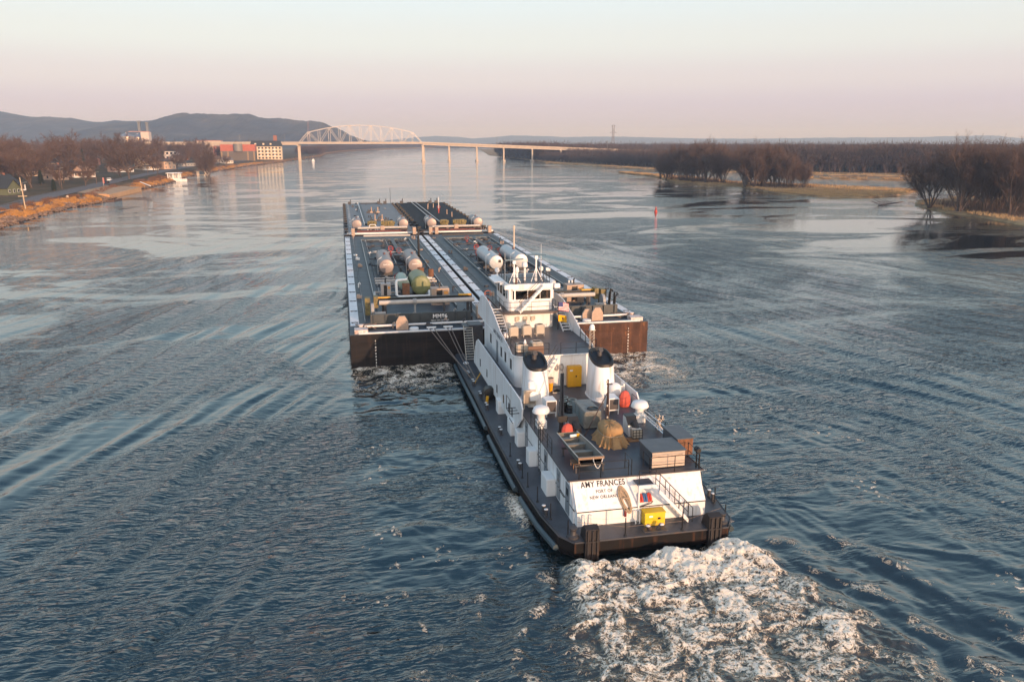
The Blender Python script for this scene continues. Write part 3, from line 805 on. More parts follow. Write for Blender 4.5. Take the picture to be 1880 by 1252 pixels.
# exhaust stacks --------------------------------------------------------
for cx in (13.95, mir(13.95)):
    def oval(rx, ry, z, cy, tilt=0, k=28):
        p = []
        for i in range(k):
            a = 2 * math.pi * i / k
            q = lambda t: math.copysign(abs(t) ** .72, t)
            x, y = q(math.cos(a)) * rx, q(math.sin(a)) * ry
            p.append((cx + x, cy + y, z + tilt * y))
        return p
    levels = [oval(1.0, 1.6, D2, 57.4), oval(.94, 1.45, D2 + 1.5, 57.5), oval(.87, 1.30, D2 + 3.05, 57.55, .28)]
    k = 28; b = MB()
    vs = [p for l in levels for p in l]
    b.add(vs, [(i * k + j, i * k + (j + 1) % k, (i + 1) * k + (j + 1) % k, (i + 1) * k + j) for i in range(2) for j in range(k)])
    st = b.build('exhaust_stack', WHITE, TB, smooth=True)
    cap = [oval(.876, 1.306, D2 + 3.03, 57.55, .28), oval(.86, 1.28, D2 + 3.26, 57.55, .30), oval(.74, 1.12, D2 + 3.32, 57.55, .30), oval(.64, 1.0, D2 + 3.12, 57.55, .30)]
    b = MB(); vs = [p for l in cap for p in l]
    b.add(vs, [(i * k + j, i * k + (j + 1) % k, (i + 1) * k + (j + 1) % k, (i + 1) * k + j) for i in range(3) for j in range(k)] + [tuple(range(3 * k, 4 * k))])
    b.build('stack_cap', BLACK, st, smooth=True)
    b = MB(); b.tube([(cx, 57.9, D2 + 3.2), (cx, 57.9, D2 + 3.6), (cx + .05, 57.7, D2 + 3.72)], .2, 12); b.build('exhaust_pipe', STEELD, st)
    b = MB(); b.prism([(cx + x * 1.07, 57.4 + y * 1.05) for x, y in [((p[0] - cx), (p[1] - 57.4)) for p in levels[0]]], D2 + .002, D2 + .07); b.build('stack_foot', WHITE2, st)
    b = MB(); sx_ = 1 if cx > XC else -1
    b.lathe((cx + sx_ * .62, 55.9, D2 + .9), [(.5, -.25), (.52, .25), (.45, .45), (.25, .58), (.02, .62)], 16); b.build('intake_dome', WHITE2, st, smooth=True)

# pilot house -------------------------------------------------------------
PX0, PX1 = 14.2, mir(14.2) - .05
b = MB(); b.prism(rrect(PX0, PX1, 70.7, 77.5, .5), D3 + .002, 7.74)
ph = b.build('pilot_base', WHITE, TB, smooth=True)
b = MB(); b.prism(rrect(PX0 - .25, PX1 + .3, 70.0, 78.6, .7), 7.742, 7.92); b.build('pilot_deck', mat('walkway_brown', (.10, .075, .07), .5), TB, smooth=True)
b = MB()
for x in (15.2, 15.95, 16.7): b.box(x, x + .3, 70.55, 70.72, 7.0, 7.4); b.tube([(x + .08, 70.66, 7.0), (x + .08, 70.66, D3 + .6)], .03, 5); b.tube([(x + .2, 70.6, 7.4), (x + .36, 70.6, 7.42), (x + .38, 70.6, 7.1)], .03, 5)
b.build('conduit_box', ACM, ph)
QX0, QX1, QY0, QY1 = 14.6, 18.85, 70.9, 76.6
b = MB(); b.prism(rrect(QX0, QX1, QY0, QY1, .42), 7.922, 8.92); pl = b.build('pilothouse', WHITE, TB, smooth=True)
b = MB(); b.prism(rrect(QX0 + .12, QX1 - .12, QY0 + .12, QY1 - .1, .36), 8.93, 8.95); b.build('cabin_floor', WOODIN, pl)
# posts between the windows
def wpost(*bx, poly=None):
    b = MB()
    if poly: b.prism(poly, 8.922, 9.949)
    else: b.box(*bx)
    b.build('window_post', WHITE2, pl)
for x in (QX0 + .05, 15.15, 16.42, 17.6, 18.62):
    w = .28 if x in (QX0 + .05, 18.62) else .045
    if x == 15.15: w = .14
    wpost(x, x + w - .001, QY0 + .02, QY0 + .14, 8.985, 9.798)
for x in (QX0, QX1 - .1):
    for y, w in ((QY0 + .35, .3), (72.3, .1), (73.8, .1), (75.3, .1), (76.4, .2)): wpost(x, x + .1, y, y + w, 8.921, 9.95)
wpost(poly=[(QX0 + .30, QY0 + .02), (QX0 + .40, QY0 + .02), (QX0 + .02, QY0 + .40), (QX0 + .02, QY0 + .30)])
b = MB(); b.box(QX0 + .02, QX1 - .02, QY0 + .02, QY0 + .14, 9.80, 9.951); b.build('window_head', WHITE2, pl)
b = MB(); b.box(QX0 + .1, QX1 - .1, QY0 + .03, QY0 + .13, 8.91, 8.98); b.build('window_sill', WHITE2, pl)
for x0, x1 in ((15.29, 16.42), (16.465, 17.6), (17.645, 18.62)):
    b = MB(); b.box(x0, x1, QY0 + .06, QY0 + .075, 8.98, 9.80)
    b.build('window', mat('cabin_glass', (.02, .02, .022), .05, var=.05), pl) if False else b.build('window', None or MATS.setdefault('clear_glass', (lambda m: m)(bpy.data.materials.new('clear_glass'))), pl)
gm = MATS['clear_glass']; gm.use_nodes = True
_t = gm.node_tree; _g = _t.nodes.new('ShaderNodeBsdfGlossy'); _g.inputs['Roughness'].default_value = .02; _tr = _t.nodes.new('ShaderNodeBsdfTransparent')
_tr.inputs[0].default_value = (.72, .75, .76, 1); _fr = _t.nodes.new('ShaderNodeFresnel'); _fr.inputs[0].default_value = 1.5; _m = _t.nodes.new('ShaderNodeMixShader')
_t.links.new(_fr.outputs[0], _m.inputs[0]); _t.links.new(_tr.outputs[0], _m.inputs[1]); _t.links.new(_g.outputs[0], _m.inputs[2]); _t.links.new(_m.outputs[0], _t.nodes['Material Output'].inputs[0])
for xx in (QX0 + .04, QX1 - .06):
    b = MB(); b.box(xx, xx + .02, QY0 + .45, QY1 - .2, 8.95, 9.85); b.build('window', gm, pl)
b = MB(); b.box(QX0 + .1, QX1 - .1, QY1 - .12, QY1 - .08, 8.95, 9.9); b.build('window', GLASSD, pl)
# cabin fittings seen through the glass
b = MB(); b.box(17.0, 18.3, 72.4, 72.6, 8.951, 9.7); b.box(16.3, 17.25, 71.7, 72.1, 8.951, 9.35); b.box(18.3, 18.68, 71.3, 75.5, 8.951, 9.85); b.build('cabin_bench', WOODIN, pl)
b = MB(); b.box(15.0, 18.3, 75.4, 75.9, 8.951, 9.3); b.box(16.5, 17.0, 73.6, 74.1, 8.951, 9.55); b.build('console', BLACK, pl)
# roof
b = MB()
b.prism(rrect(QX0 - .15, QX1 + .15, QY0 - .15, QY1 + .3, .6), 9.952, 10.42)
b.box(QX0 - .55, QX0 + .2, 72.0, QY1 + .3, 10.2, 10.40); b.box(QX1 - .2, QX1 + .55, 72.0, QY1 + .3, 10.2, 10.40)
b.bbox(QX0 - .4, QX0 + .15, 70.7, 71.15, 9.98, 10.38, .05); b.bbox(QX1 + .1, QX1 + .65, 70.7, 71.15, 9.98, 10.38, .05)
rf = b.build('pilothouse_roof', WHITE, TB, smooth=True)
b = MB(); b.prism(rrect(QX0 + .1, QX1 - .1, QY0 + .25, QY1, .5), 10.421, 10.44); b.build('roof_deck', DECK, rf)
b = MB(); b.box(13.6, 14.6, 72.5, 75.8, 10.41, 10.44, tilt=(0, R(-6), 0)); b.build('sun_shade', WHITE2, rf)
b = MB(); rail(b, [(QX0 + .15, 76, 10.44), (QX0 + .15, 71.35, 10.44), (17.5, 71.35, 10.44)], .5, 1, 1.1); rail(b, [(18.0, 71.2, 10.44), (18.6, 71.2, 10.44), (18.6, 76, 10.44)], .9, 2, 1.1); b.build('roof_rail', BLACK, rf)
b = MB(); b.tube([(15.35, 71.0, 10.42), (15.35, 71.0, 10.95)], .09, 10); b.build('roof_pipe', mat('pipe_brown', (.08, .04, .03), .6), rf)
# stair up the back of the pilothouse
b = MB(); a_, c_ = Vector((15.5, 70.2, 7.95)), Vector((17.95, 70.4, 10.4))
for dy in (-.26, .26):
    vs = []
    for q in (a_, c_):
        for e in (-.025, .025):
            for z in (-.13, .13): vs.append((q.x, q.y + e + dy, q.z + z))
    b.add(vs, [(0, 1, 3, 2), (4, 6, 7, 5), (0, 4, 5, 1), (2, 3, 7, 6), (1, 5, 7, 3), (0, 2, 6, 4)])
for i in range(9):
    q = a_.lerp(c_, (i + .5) / 9); b.box(q.x - .11, q.x + .11, q.y - .25, q.y + .25, q.z - .018, q.z + .018)
b.build('stairs', WHITE2, TB)
b = MB()
for dy in (-.28, .28): b.tube([a_ + Vector((0, dy, .9)), c_ + Vector((0, dy, .9)), c_ + Vector((.6, dy, .9))], .022, 5); b.tube([a_ + Vector((.1, dy, 0)), a_ + Vector((.1, dy, 1.0))], .022, 5)
rail(b, [(14.1, 76.4, 7.92), (14.1, 70.6, 7.92), (14.6, 70.15, 7.92), (18.6, 70.15, 7.92), (19.0, 70.5, 7.92), (19.0, 76.4, 7.92)], .95, 2, 2.0, .018, .02)
b.build('stair_rail', BLACK, TB)
# side flights from the upper deck
for x in (13.68, mir(13.68) + .15):
    b = MB(); stair(b, (x, 68.6, D3 + .02), (x, 72.2, 8.0), .8, 9); b.build('stairs', WHITE2, TB)
# radar masts, domes, whips
for x, y, ht, rot in ((15.35, 71.9, 1.75, .25), (17.55, 72.3, 2.1, -.35)):
    b = MB(); z0 = 10.44
    for dx, dy in ((-.55, -.35), (.55, -.35), (0, .6)): b.tube([(x + dx, y + dy, z0), (x, y, z0 + ht * .62)], .035, 6)
    b.tube([(x, y, z0), (x, y, z0 + ht)], .11, 10, r1=.07)
    rm = b.build('radar_mast', WHITE2, TB)
    b = MB(); b.bbox(x - .16, x + .16, y - .16, y + .16, z0 + ht, z0 + ht + .3, .04); b.build('radar_gearbox', WHITE2, rm)
    b = MB(); c, s_ = math.cos(rot), math.sin(rot)
    b.box(x - .95, x + .95, y - .07, y + .07, z0 + ht + .32, z0 + ht + .44, rz=rot); b.build('radar_bar', mat('radar_bar_paint', (.10, .17, .22), .4), rm)
for x, y, r_, z in ((15.65, 72.0, .2, 11.35), (16.55, 72.7, .27, 11.7)):
    b = MB(); b.tube([(x, y, 10.44), (x, y, z)], .10, 8); b.lathe((x, y, z), [(.12, -.05), (r_, .05), (r_ * 1.02, .25), (r_ * .8, .42), (r_ * .4, .52), (.02, .55)], 16); b.build('antenna_dome', WHITE2, TB, smooth=True)
for x, y, h_ in ((14.75, 73.2, 2.6), (16.05, 71.6, 2.0), (18.2, 73.0, 3.4), (14.95, 74.5, 1.6), (18.45, 75, 2.0)):
    b = MB(); b.tube([(x, y, 10.42), (x, y, 10.42 + h_)], .03, 5, r1=.012); b.build('whip_antenna', WHITE2 if h_ > 2.1 else BLACK, TB)
for x, y in ((14.45, 75.6), (18.9, 75.8)):
    b = MB(); b.tube([(x, y, 10.42), (x, y, 10.9)], .05, 6); b.lathe((x, y - .2, 11.05), [(.05, -.02), (.2, 0), (.24, .25), (.2, .42)], 14, axis='Y'); b.build('searchlight', WHITE2, TB, smooth=True)
# lattice tower with dome on the right of the upper deck
b = MB(); x, y = 19.75, 61.5
for dx, dy in ((-.17, -.17), (.17, -.17), (.17, .17), (-.17, .17)): b.tube([(x + dx, y + dy, D3), (x + dx * .85, y + dy * .85, D3 + 1.75)], .022, 5)
for k in range(6):
    z0 = D3 + .28 * k; z1 = z0 + .28
    for q, w in (((-.17, -.17), (.17, -.17)), ((.17, -.17), (.17, .17)), ((-.17, .17), (-.17, -.17))):
        b.tube([(x + q[0], y + q[1], z0), (x + w[0], y + w[1], z1)], .012, 4)
b.box(x - .24, x + .24, y - .24, y + .24, D3 + 1.75, D3 + 1.79)
lt = b.build('lattice_mast', ACM, TB)
b = MB(); b.lathe((x, y, D3 + 1.79), [(.22, 0), (.22, .2), (.19, .34), (.11, .44), (.02, .48)], 14); b.build('antenna_dome', WHITE2, lt, smooth=True)
# tall pole and braces on the boat deck
b = MB(); b.tube([(17.4, 50.0, D2), (17.05, 49.3, D2 + 3.9)], .09, 8, r1=.06); b.tube([(15.4, 49.1, D2), (17.1, 49.4, D2 + 3.0)], .04, 6); b.tube([(17.42, 50.7, D2), (17.08, 49.4, D2 + 3.3)], .035, 6)
b.box(16.95, 17.35, 49.2, 49.35, D2 + 3.55, D2 + 3.6); pm = b.build('light_mast', mat('mast_rust', (.06, .035, .03), .6, var=.3), TB)
b = MB()
for z in (1.0, 1.9, 3.7): b.lathe((17.3 - z * .09, 49.85 - z * .16, D2 + z), [(.06, 0), (.07, .07), (.04, .13)], 8)
b.build('mast_lamp', ACM, pm)
# mushroom ventilators and cowl vents
for x, y in ((12.95, 51.5), (20.15, 51.2)):
    b = MB(); b.box(x - .34, x + .34, y - .34, y + .34, D2 + .002, D2 + .55); b.lathe((x, y, D2 + .55), [(.36, 0), (.30, .05), (.30, .5), (.36, .56)], 18)
    mv = b.build('mushroom_vent', WHITE2, TB, smooth=True)
    b = MB(); b.lathe((x, y, D2 + 1.1), [(.38, .0), (.62, .02), (.64, .11), (.53, .36), (.44, .43), (.02, .47)], 24); b.build('vent_hood', WHITE2, mv, smooth=True)
for x, y in ((18.7, 49.2), (14.75, 49.9)):
    b = MB()
    b.slabx([(y - .75, D2 + .002), (y - .55, D2 + .75), (y - .1, D2 + 1.2), (y + .5, D2 + 1.2), (y + .5, D2 + .002)], x - .34, x + .34)
    cv = b.build('cowl_vent', WHITE2, TB)
    b = MB(); b.slabx([(y - .60, D2 + .752), (y - .12, D2 + 1.26), (y + .5, D2 + 1.26), (y + .5, D2 + 1.203), (y - .1, D2 + 1.203)], x - .37, x + .37)
    b.tube([(x + .1, y - .5, D2 + .9), (x + .15, y - .85, D2 + .6), (x + .15, y - .85, D2 + .1)], .26, 10); b.build('vent_hood', BLACK, cv)
# left side boat crane
b = MB(); b.lathe((14.05, 50.2, D2), [(.26, 0), (.26, .1), (.16, .14), (.16, 1.3)], 12)
cn = b.build('crane_post', mat('crane_black', (.03, .022, .022), .5, var=.4, col2=(.12, .05, .03), lo=.6, hi=.75), TB)
b = MB(); a_, c_ = Vector((14.0, 49.9, D2 + .9)), Vector((14.75, 52.6, D2 + 3.3))
for e in (-.1, .1):
    b.tube([a_ + Vector((e, 0, 0)), c_ + Vector((e * .6, 0, 0))], .08, 5); b.tube([a_ + Vector((e, 0, .36)), c_ + Vector((e * .6, 0, .2))], .08, 5)
for k in range(9): q = a_.lerp(c_, k / 9); w = a_.lerp(c_, (k + 1) / 9); b.tube([q + Vector((-.1, 0, 0)), w + Vector((.1, 0, .24))], .025, 4)
b.box(13.75, 14.35, 49.75, 50.35, D2 + .9, D2 + 1.35); b.build('crane_boom', BLACK, cn)
# radio boxes on the right quarter
b = MB(); b.tube([(20.62, 42.6, D2), (20.62, 42.6, D2 + 1.1)], .05, 6); b.lathe((20.62, 42.45, D2 + 1.2), [(.14, -.15), (.19, 0), (.19, .25), (.1, .34)], 12, axis='Y'); b.build('searchlight', BLACK, TB)
# white sloping gangway rails along the right side
b = MB()
for dx in (0, .22): b.tube([(20.35 + dx, 51.4, D2 + .5), (20.55 + dx, 46.2, D2 + .35)], .05, 6)
b.tube([(20.45, 51.2, D2 + .9), (20.75, 46.2, D2 + .8)], .03, 5)
for k in range(8): q = k / 7; b.tube([(20.35 + .2 * q, 51.4 - 5.2 * q, D2 + .5 - .15 * q), (20.57 + .2 * q, 51.4 - 5.2 * q, D2 + .5 - .15 * q)], .022, 4)
b.build('gangway', WHITE2, TB)
# horn louvres and lockers on the right wing
b = MB()
for k in range(6): b.box(19.95, 20.7, 56.2, 56.28, D2 + .25 + k * .16, D2 + .34 + k * .16)
b.box(19.85, 19.95, 56.15, 56.8, D2, D2 + 1.3); b.box(20.7, 20.8, 56.15, 56.8, D2, D2 + 1.3)
b.build('louvre', WHITE2, TB)
# ------------------------------------------------------------------ things standing on the towboat
# condenser units: three legged ones under the pilothouse, two low ones by the aft rail
def condenser(x, y, w, h, legs, label, group):
    t = thing('ac_condenser', (x, y, D3), label, 'air conditioner', group)
    b = MB(); z0 = D3 + legs
    b.bbox(x - w / 2, x + w / 2, y - w / 2, y + w / 2, z0, z0 + h, .08)
    for s in (-1, 1):
        for k in range(9):
            q = -w / 2 + .08 + (w - .16) * k / 8
            b.box(x + q - .012, x + q + .012, y + s * w / 2 - .012, y + s * w / 2 + .012, z0 + .06, z0 + h - .06)
            b.box(x + s * w / 2 - .012, x + s * w / 2 + .012, y + q - .012, y + q + .012, z0 + .06, z0 + h - .06)
    b.build('casing', ACM, t)
    b = MB(); b.lathe((x, y, z0 + h), [(w * .43, .002), (w * .43, .03), (w * .38, .03), (w * .36, .008), (.01, .008)], 18); b.m(1); b.lathe((x, y, z0 + h), [(w * .355, .012), (.08, .018), (.01, .018)], 18)
    b.build('fan_grille', [ACM, BLACK], t)
    if legs > .1:
        for sx in (-1, 1):
            for sy in (-1, 1):
                b = MB(); b.box(x + sx * (w / 2 - .05) - .03, x + sx * (w / 2 - .05) + .03, y + sy * (w / 2 - .05) - .03, y + sy * (w / 2 - .05) + .03, D3, z0); b.build('leg', ACM, t)
    return t
condenser(14.3, 67.3, .78, .78, .22, 'leftmost of three legged tan condensers under the pilothouse wall', 'condensers along the pilothouse wall')
condenser(15.55, 67.5, .78, .78, .22, 'middle of three legged tan condensers under the pilothouse wall', 'condensers along the pilothouse wall')
condenser(16.8, 67.7, .78, .78, .22, 'rightmost of three legged tan condensers under the pilothouse wall', 'condensers along the pilothouse wall')
condenser(13.95, 62.4, .95, .62, .06, 'low condenser with an upright white cap, beside the brown board at the upper deck rail', 'condensers by the upper deck rail')
condenser(15.35, 62.9, .95, .62, .06, 'low round topped condenser right of the brown board at the upper deck rail', 'condensers by the upper deck rail')
b = MB(); b.lathe((14.2, 62.2, D3 + .72), [(.14, 0), (.12, .12), (.06, .3), (.02, .34)], 10)
single(b, 'cone_vent', WHITE2, (14.2, 62.2, D3 + .71), 'small white conical cap standing on the low condenser', 'vent cap')
b = MB(); b.lathe((13.55, 67.0, D3), [(.05, 0), (.24, .05), (.27, .25), (.2, .45), (.08, .55)], 12)
single(b, 'plastic_sack', mat('sack_white', (.72, .70, .72), .6, bump=.6), (13.55, 67.0, D3), 'crumpled white sack on the upper deck left of the condensers', 'sack', smooth=True)

# yellow cabinet on the boat deck
t = thing('safety_cabinet', (17.95, 60.35, D2), 'tall yellow two door cabinet against the white wall between the stacks', 'cabinet')
b = MB(); b.box(17.35, 18.5, 60.1, 60.6, D2 + .03, D2 + 1.75); b.build('cabinet_body', YELLOW, t)
for x0 in (17.37, 17.94):
    b = MB(); b.box(x0, x0 + .54, 60.07, 60.1, D2 + .08, D2 + 1.7); dr = b.build('cabinet_door', YELLOW, t)
    if x0 > 17.5:
        b = MB(); b.box(x0 + .04, x0 + .14, 60.04, 60.07, D2 + .88, D2 + 1.0); b.build('handle', BLACK, dr)
    else:
        b = MB(); b.box(x0 + .12, x0 + .36, 60.062, 60.07, D2 + 1.38, D2 + 1.5); b.build('warning_label', WHITE2, dr)
# bin and hose left of the stairs
t = thing('waste_bin', (15.75, 58.7, D2), 'yellow wheeled bin with a grey bag, between the left stack and the stairs', 'bin')
b = MB(); b.lathe((15.55, 59.2, D2), [(.24, .1), (.33, .85), (.35, .86)], 4); b.build('bin_body', YELLOW, t)
b = MB(); b.lathe((15.55, 59.2, D2 + .86), [(.36, 0), (.33, .22), (.34, .36), (.3, .36), (.28, .1)], 12); b.build('bin_bag', mat('bag_tan', (.40, .32, .27), .7), t)
for sx in (-.18, .18): b = MB(); b.lathe((15.55 + sx, 59.0, D2 + .08), [(.08, -.03), (.08, .03)], 10, axis='X'); b.build('wheel', BLACK, t)
b = MB(); b.box(15.75, 16.6, 58.9, 59.35, D2 + .002, D2 + .06); b.m(1)
for k in range(3): b.tube([(16.15 + (.28 - .06 * k) * math.cos(a / 10 * 6.283), 59.12 + (.17 - .03 * k) * math.sin(a / 10 * 6.283), D2 + .1 + .05 * k) for a in range(11)], .045, 5)
single(b, 'deck_tray', [GALV, BLACK], (16.2, 59.1, D2), 'flat tray holding a black hose beside the yellow bin', 'tray')

# oil drums
t0 = None
for i, (x, y, lb) in enumerate([(15.75, 53.6, 'black drum nearest the camera in the cluster, its blue rim in front'), (15.35, 54.4, 'black drum at the left of the cluster, behind the crane boom'), (16.1, 54.5, 'black drum in the middle of the cluster by the generator'), (15.65, 55.2, 'black drum at the far left of the cluster'), (16.75, 54.0, 'black drum at the right of the cluster, behind the grey generator')]):
    if t0 is None:
        t0 = thing('oil_drum', (x, y, D2), lb, 'drum', 'oil drums on the boat deck')
        b = MB(); b.lathe((x, y, D2), [(.29, 0), (.29, .28), (.305, .3), (.29, .32), (.29, .58), (.305, .6), (.29, .62), (.29, .86)], 18); b.build('drum_body', BLACK, t0, smooth=True)
        b = MB(); b.lathe((x, y, D2 + .86), [(.30, -.02), (.305, .02), (.27, .02), (.265, -.01), (.01, -.01)], 18); b.m(1); b.lathe((x, y, D2 + .86), [(.26, -.005), (.01, -.004)], 16); b.build('drum_lid', [mat('rim_pale', (.38, .46, .45), .5), BLACK], t0)
        src = t0
    else:
        c = copy_tree(src); c.location = (x, y, D2); c['label'] = lb
# generator box with its round fan
t = thing('generator', (16.5, 51.0, D2), 'grey weathered generator housing with a round black fan opening on top', 'generator')
b = MB(); b.bbox(15.75, 17.0, 50.3, 53.0, D2 + .12, D2 + 1.35, .06)
for k in range(14): b.box(15.85 + k * .08, 15.88 + k * .08, 50.27, 50.31, D2 + .3, D2 + 1.2)
b.build('housing', mat('generator_grey', (.19, .20, .19), .5, var=.15, col2=(.12, .11, .10), lo=.5, hi=.7, scale2=1.5), t)
b = MB(); b.lathe((16.5, 50.8, D2 + 1.352), [(.40, 0), (.40, .05), (.36, .05), (.35, .01), (.01, .01)], 20); b.build('fan_opening', BLACK, t)
for y in (50.6, 51.6, 52.5):
    b = MB(); b.box(15.72, 15.75, y, y + .7, D2 + .3, D2 + 1.2); b.build('access_panel', mat('panel_blue_grey', (.16, .20, .21), .5), t)
for x in (15.9, 16.85): b = MB(); b.box(x - .06, x + .06, 50.4, 52.9, D2, D2 + .12); b.build('skid', STEELD, t)
# other cooling units
t = thing('air_handler', (14.2, 53.6, D2), 'white box cooler with a dark louvre beside the left mushroom vent', 'air conditioner', 'white coolers by the stacks')
b = MB(); b.bbox(13.8, 14.6, 53.4, 54.6, D2 + .3, D2 + 1.25, .03); b.build('casing', WHITE2, t)
b = MB(); b.box(13.87, 14.53, 53.37, 53.4, D2 + .4, D2 + 1.17); b.build('louvre', mat('louvre_dark', (.07, .06, .06), .6), t)
for x in (13.85, 14.55):
    for y in (53.45, 54.55): b = MB(); b.box(x - .03, x + .03, y - .03, y + .03, D2, D2 + .3); b.build('leg', WHITE2, t)
c = copy_tree(t); c.location = (18.85, 53.2, D2); c['label'] = 'white box cooler with a dark louvre between the tall pole and the red cover'
t = thing('cooling_radiator', (13.05, 55.9, D2), 'framed grey louvred radiator standing before the left stack', 'radiator')
b = MB(); b.box(12.6, 13.55, 55.5, 55.75, D2 + .35, D2 + 1.45); b.build('casing', ACM, t)
b = MB()
for k in range(10): b.box(12.68, 13.47, 55.47, 55.5, D2 + .45 + k * .095, D2 + .51 + k * .095)
b.build('louvre', mat('louvre_tan', (.20, .17, .14), .6), t)
for x in (12.65, 13.5): b = MB(); b.box(x - .03, x + .03, 55.55, 55.65, D2, D2 + .35); b.build('leg', ACM, t)
b = MB(); b.bbox(13.05, 13.6, 55.85, 56.3, D2 + .01, D2 + 2.0, .1)
single(b, 'vent_locker', WHITE2, (13.3, 56.0, D2), 'slim white locker against the front of the left stack', 'locker')

# red covers
def cover(x, y, w, h, lab):
    b = MB(); pr_ = [(w * .8, 0), (w, h * .15), (w * 1.05, h * .4), (w * .95, h * .65), (w * .66, h * .88), (w * .3, h * .97), (.03, h)]
    b.lathe((x, y, D2 + .02), pr_, 9, sx=1, sy=.75)
    single(b, 'covered_reel', REDTARP, (x, y, D2), lab, 'cover')
cover(20.25, 54.6, .45, 1.25, 'red canvas cover standing beside the right mushroom vent')
cover(14.25, 49.3, .42, .95, 'red canvas cover between the crane and the left cowl vent')

# tarpaulin bundle
b = MB(); k = 40
rows = []
for j, (hh, rx, ry) in enumerate([(0, 1.08, 1.6), (.10, 1.0, 1.5), (.4, .86, 1.3), (.70, .74, 1.14), (.78, .70, 1.1), (1.0, .74, 1.14), (1.25, .70, 1.06), (1.38, .58, .92), (1.43, .32, .55), (1.44, .02, .03)]):
    for i in range(k):
        a = 2 * math.pi * i / k
        q = lambda v: math.copysign(abs(v) ** .75, v)
        fold = 1 + (.085 * math.sin(i * 3.1) + .06 * math.sin(i * 1.7 + 1)) * max(0, 1 - hh / 1.3)
        rows.append((16.85 + q(math.cos(a)) * rx * fold, 48.0 + q(math.sin(a)) * ry * fold, D2 + .003 + hh * .88 + .03 * math.sin(i * 2.3 + j)))
b.add(rows, [(j * k + i, j * k + (i + 1) % k, (j + 1) * k + (i + 1) % k, (j + 1) * k + i) for j in range(9) for i in range(k)])
t = thing('covered_winch', (16.85, 48.0, D2), 'bulky machine wrapped in a folded tan tarpaulin on the boat deck', 'tarpaulin bundle')
b.build('tarpaulin', CANVAS, t, smooth=True)
b = MB(); pts = []
for i in range(k + 1):
    a = 2 * math.pi * i / k; q = lambda v: math.copysign(abs(v) ** .75, v)
    pts.append((16.85 + q(math.cos(a)) * .74, 48.0 + q(math.sin(a)) * 1.15, D2 + .68))
b.tube(pts, .035, 5); b.build('tie_rope', ROPE, t)
# cage in front of the right cowl
t = thing('wire_crate', (18.75, 47.9, D2), 'small pale wire crate standing in front of the right cowl vent', 'crate')
b = MB(); b.box(18.4, 19.05, 47.75, 48.3, D2 + .15, D2 + .7); b.build('crate_body', ACM, t)
b = MB()
for k in range(4): x = 18.4 + .65 * k / 3; b.tube([(x, 47.72, D2), (x, 47.72, D2 + .75)], .02, 4)
for k in range(4): z = D2 + .12 + k * .2; b.tube([(18.38, 47.72, z), (19.07, 47.72, z)], .02, 4)
b.build('crate_frame', BLACK, t)
b = MB(); b.box(17.75, 18.35, 47.75, 48.0, D2 + .002, D2 + .14); b.box(18.0, 18.75, 47.45, 47.7, D2 + .002, D2 + .1)
single(b, 'timber_blocks', mat('timber', (.24, .13, .06), .8, var=.3), (18.3, 47.7, D2), 'brown timber offcuts lying between the tarpaulin and the wire crate', 'timber')

# aluminium skiff on its rack
t = thing('skiff', (13.9, 45.2, D2), 'flat aluminium skiff with bench seats on a rack above the boat deck', 'boat')
b = MB(); L_, z0 = 4.4, D2 + .52
def skiff_sec(s):            # s 0 stern .. 1 bow
    w = .78 - .10 * s ** 3; bw = .62 - .2 * s ** 2; fl = .02 + .34 * max(0, s - .7) ** 1.5 * 3
    return w, bw, fl
outer = []; inner = []
for i in range(9):
    s = i / 8; y = 43.1 + L_ * s; w, bw, fl = skiff_sec(s); xc = 13.95 - .25 * s
    outer.append([(xc - w, y, z0 + .52), (xc - bw, y, z0 + fl), (xc + bw, y, z0 + fl), (xc + w, y, z0 + .52)])
    inner.append([(xc - w + .05, y, z0 + .52), (xc - bw + .04, y, z0 + fl + .04), (xc + bw - .04, y, z0 + fl + .04), (xc + w - .05, y, z0 + .52)])
vs = [p for r_ in outer for p in r_] + [p for r_ in inner for p in r_]
fs = []
for i in range(8):
    for j in range(3):
        fs.append((i * 4 + j, i * 4 + j + 1, i * 4 + 5 + j, i * 4 + 4 + j)); o = 36
        fs.append((o + i * 4 + j + 1, o + i * 4 + j, o + i * 4 + 4 + j, o + i * 4 + 5 + j))
    fs.append((i * 4, i * 4 + 4, 36 + i * 4 + 4, 36 + i * 4)); fs.append((i * 4 + 3, 36 + i * 4 + 3, 36 + i * 4 + 7, i * 4 + 7))
fs += [(0, 3, 2, 1), (32, 33, 34, 35)]
b.add(vs, fs); b.build('boat_hull', BOATG, t)
for y in (44.4, 45.7, 46.7): b = MB(); b.box(13.22, 14.55, y, y + .34, z0 + .28, z0 + .34); b.box(13.25, 14.5, y + .02, y + .32, z0 + .05, z0 + .27); b.build('bench', BOATG, t)
b = MB(); b.box(13.15, 14.78, 42.98, 43.14, z0 + .42, z0 + .56); b.box(13.2, 14.7, 43.1, 43.2, z0 + .05, z0 + .45); b.build('transom', mat('transom_brown', (.28, .19, .13), .5, .2), t)
b = MB()
for sgn in (-1, 1): b.tube([(13.95 + sgn * .78, 43.1, z0 + .54), (13.85 + sgn * .77, 45.3, z0 + .54), (13.7 + sgn * .68, 47.5, z0 + .54)], .035, 5)
b.build('gunwale', GALV, t)
b = MB(); b.tube([(14.0 + .3 * math.sin(a), 43.0 - .02 * a, z0 + .42 - .55 * math.sin(a / 9 * math.pi)) if False else (14.05 + a * .07, 42.95, z0 + .45 - .62 * math.sin(a / 9 * math.pi)) for a in range(10)], .03, 5)
single(b, 'painter_rope', mat('rope_white', (.72, .70, .66), .8), (14.3, 42.95, z0), 'white rope hanging in a loop from the skiff transom', 'rope')
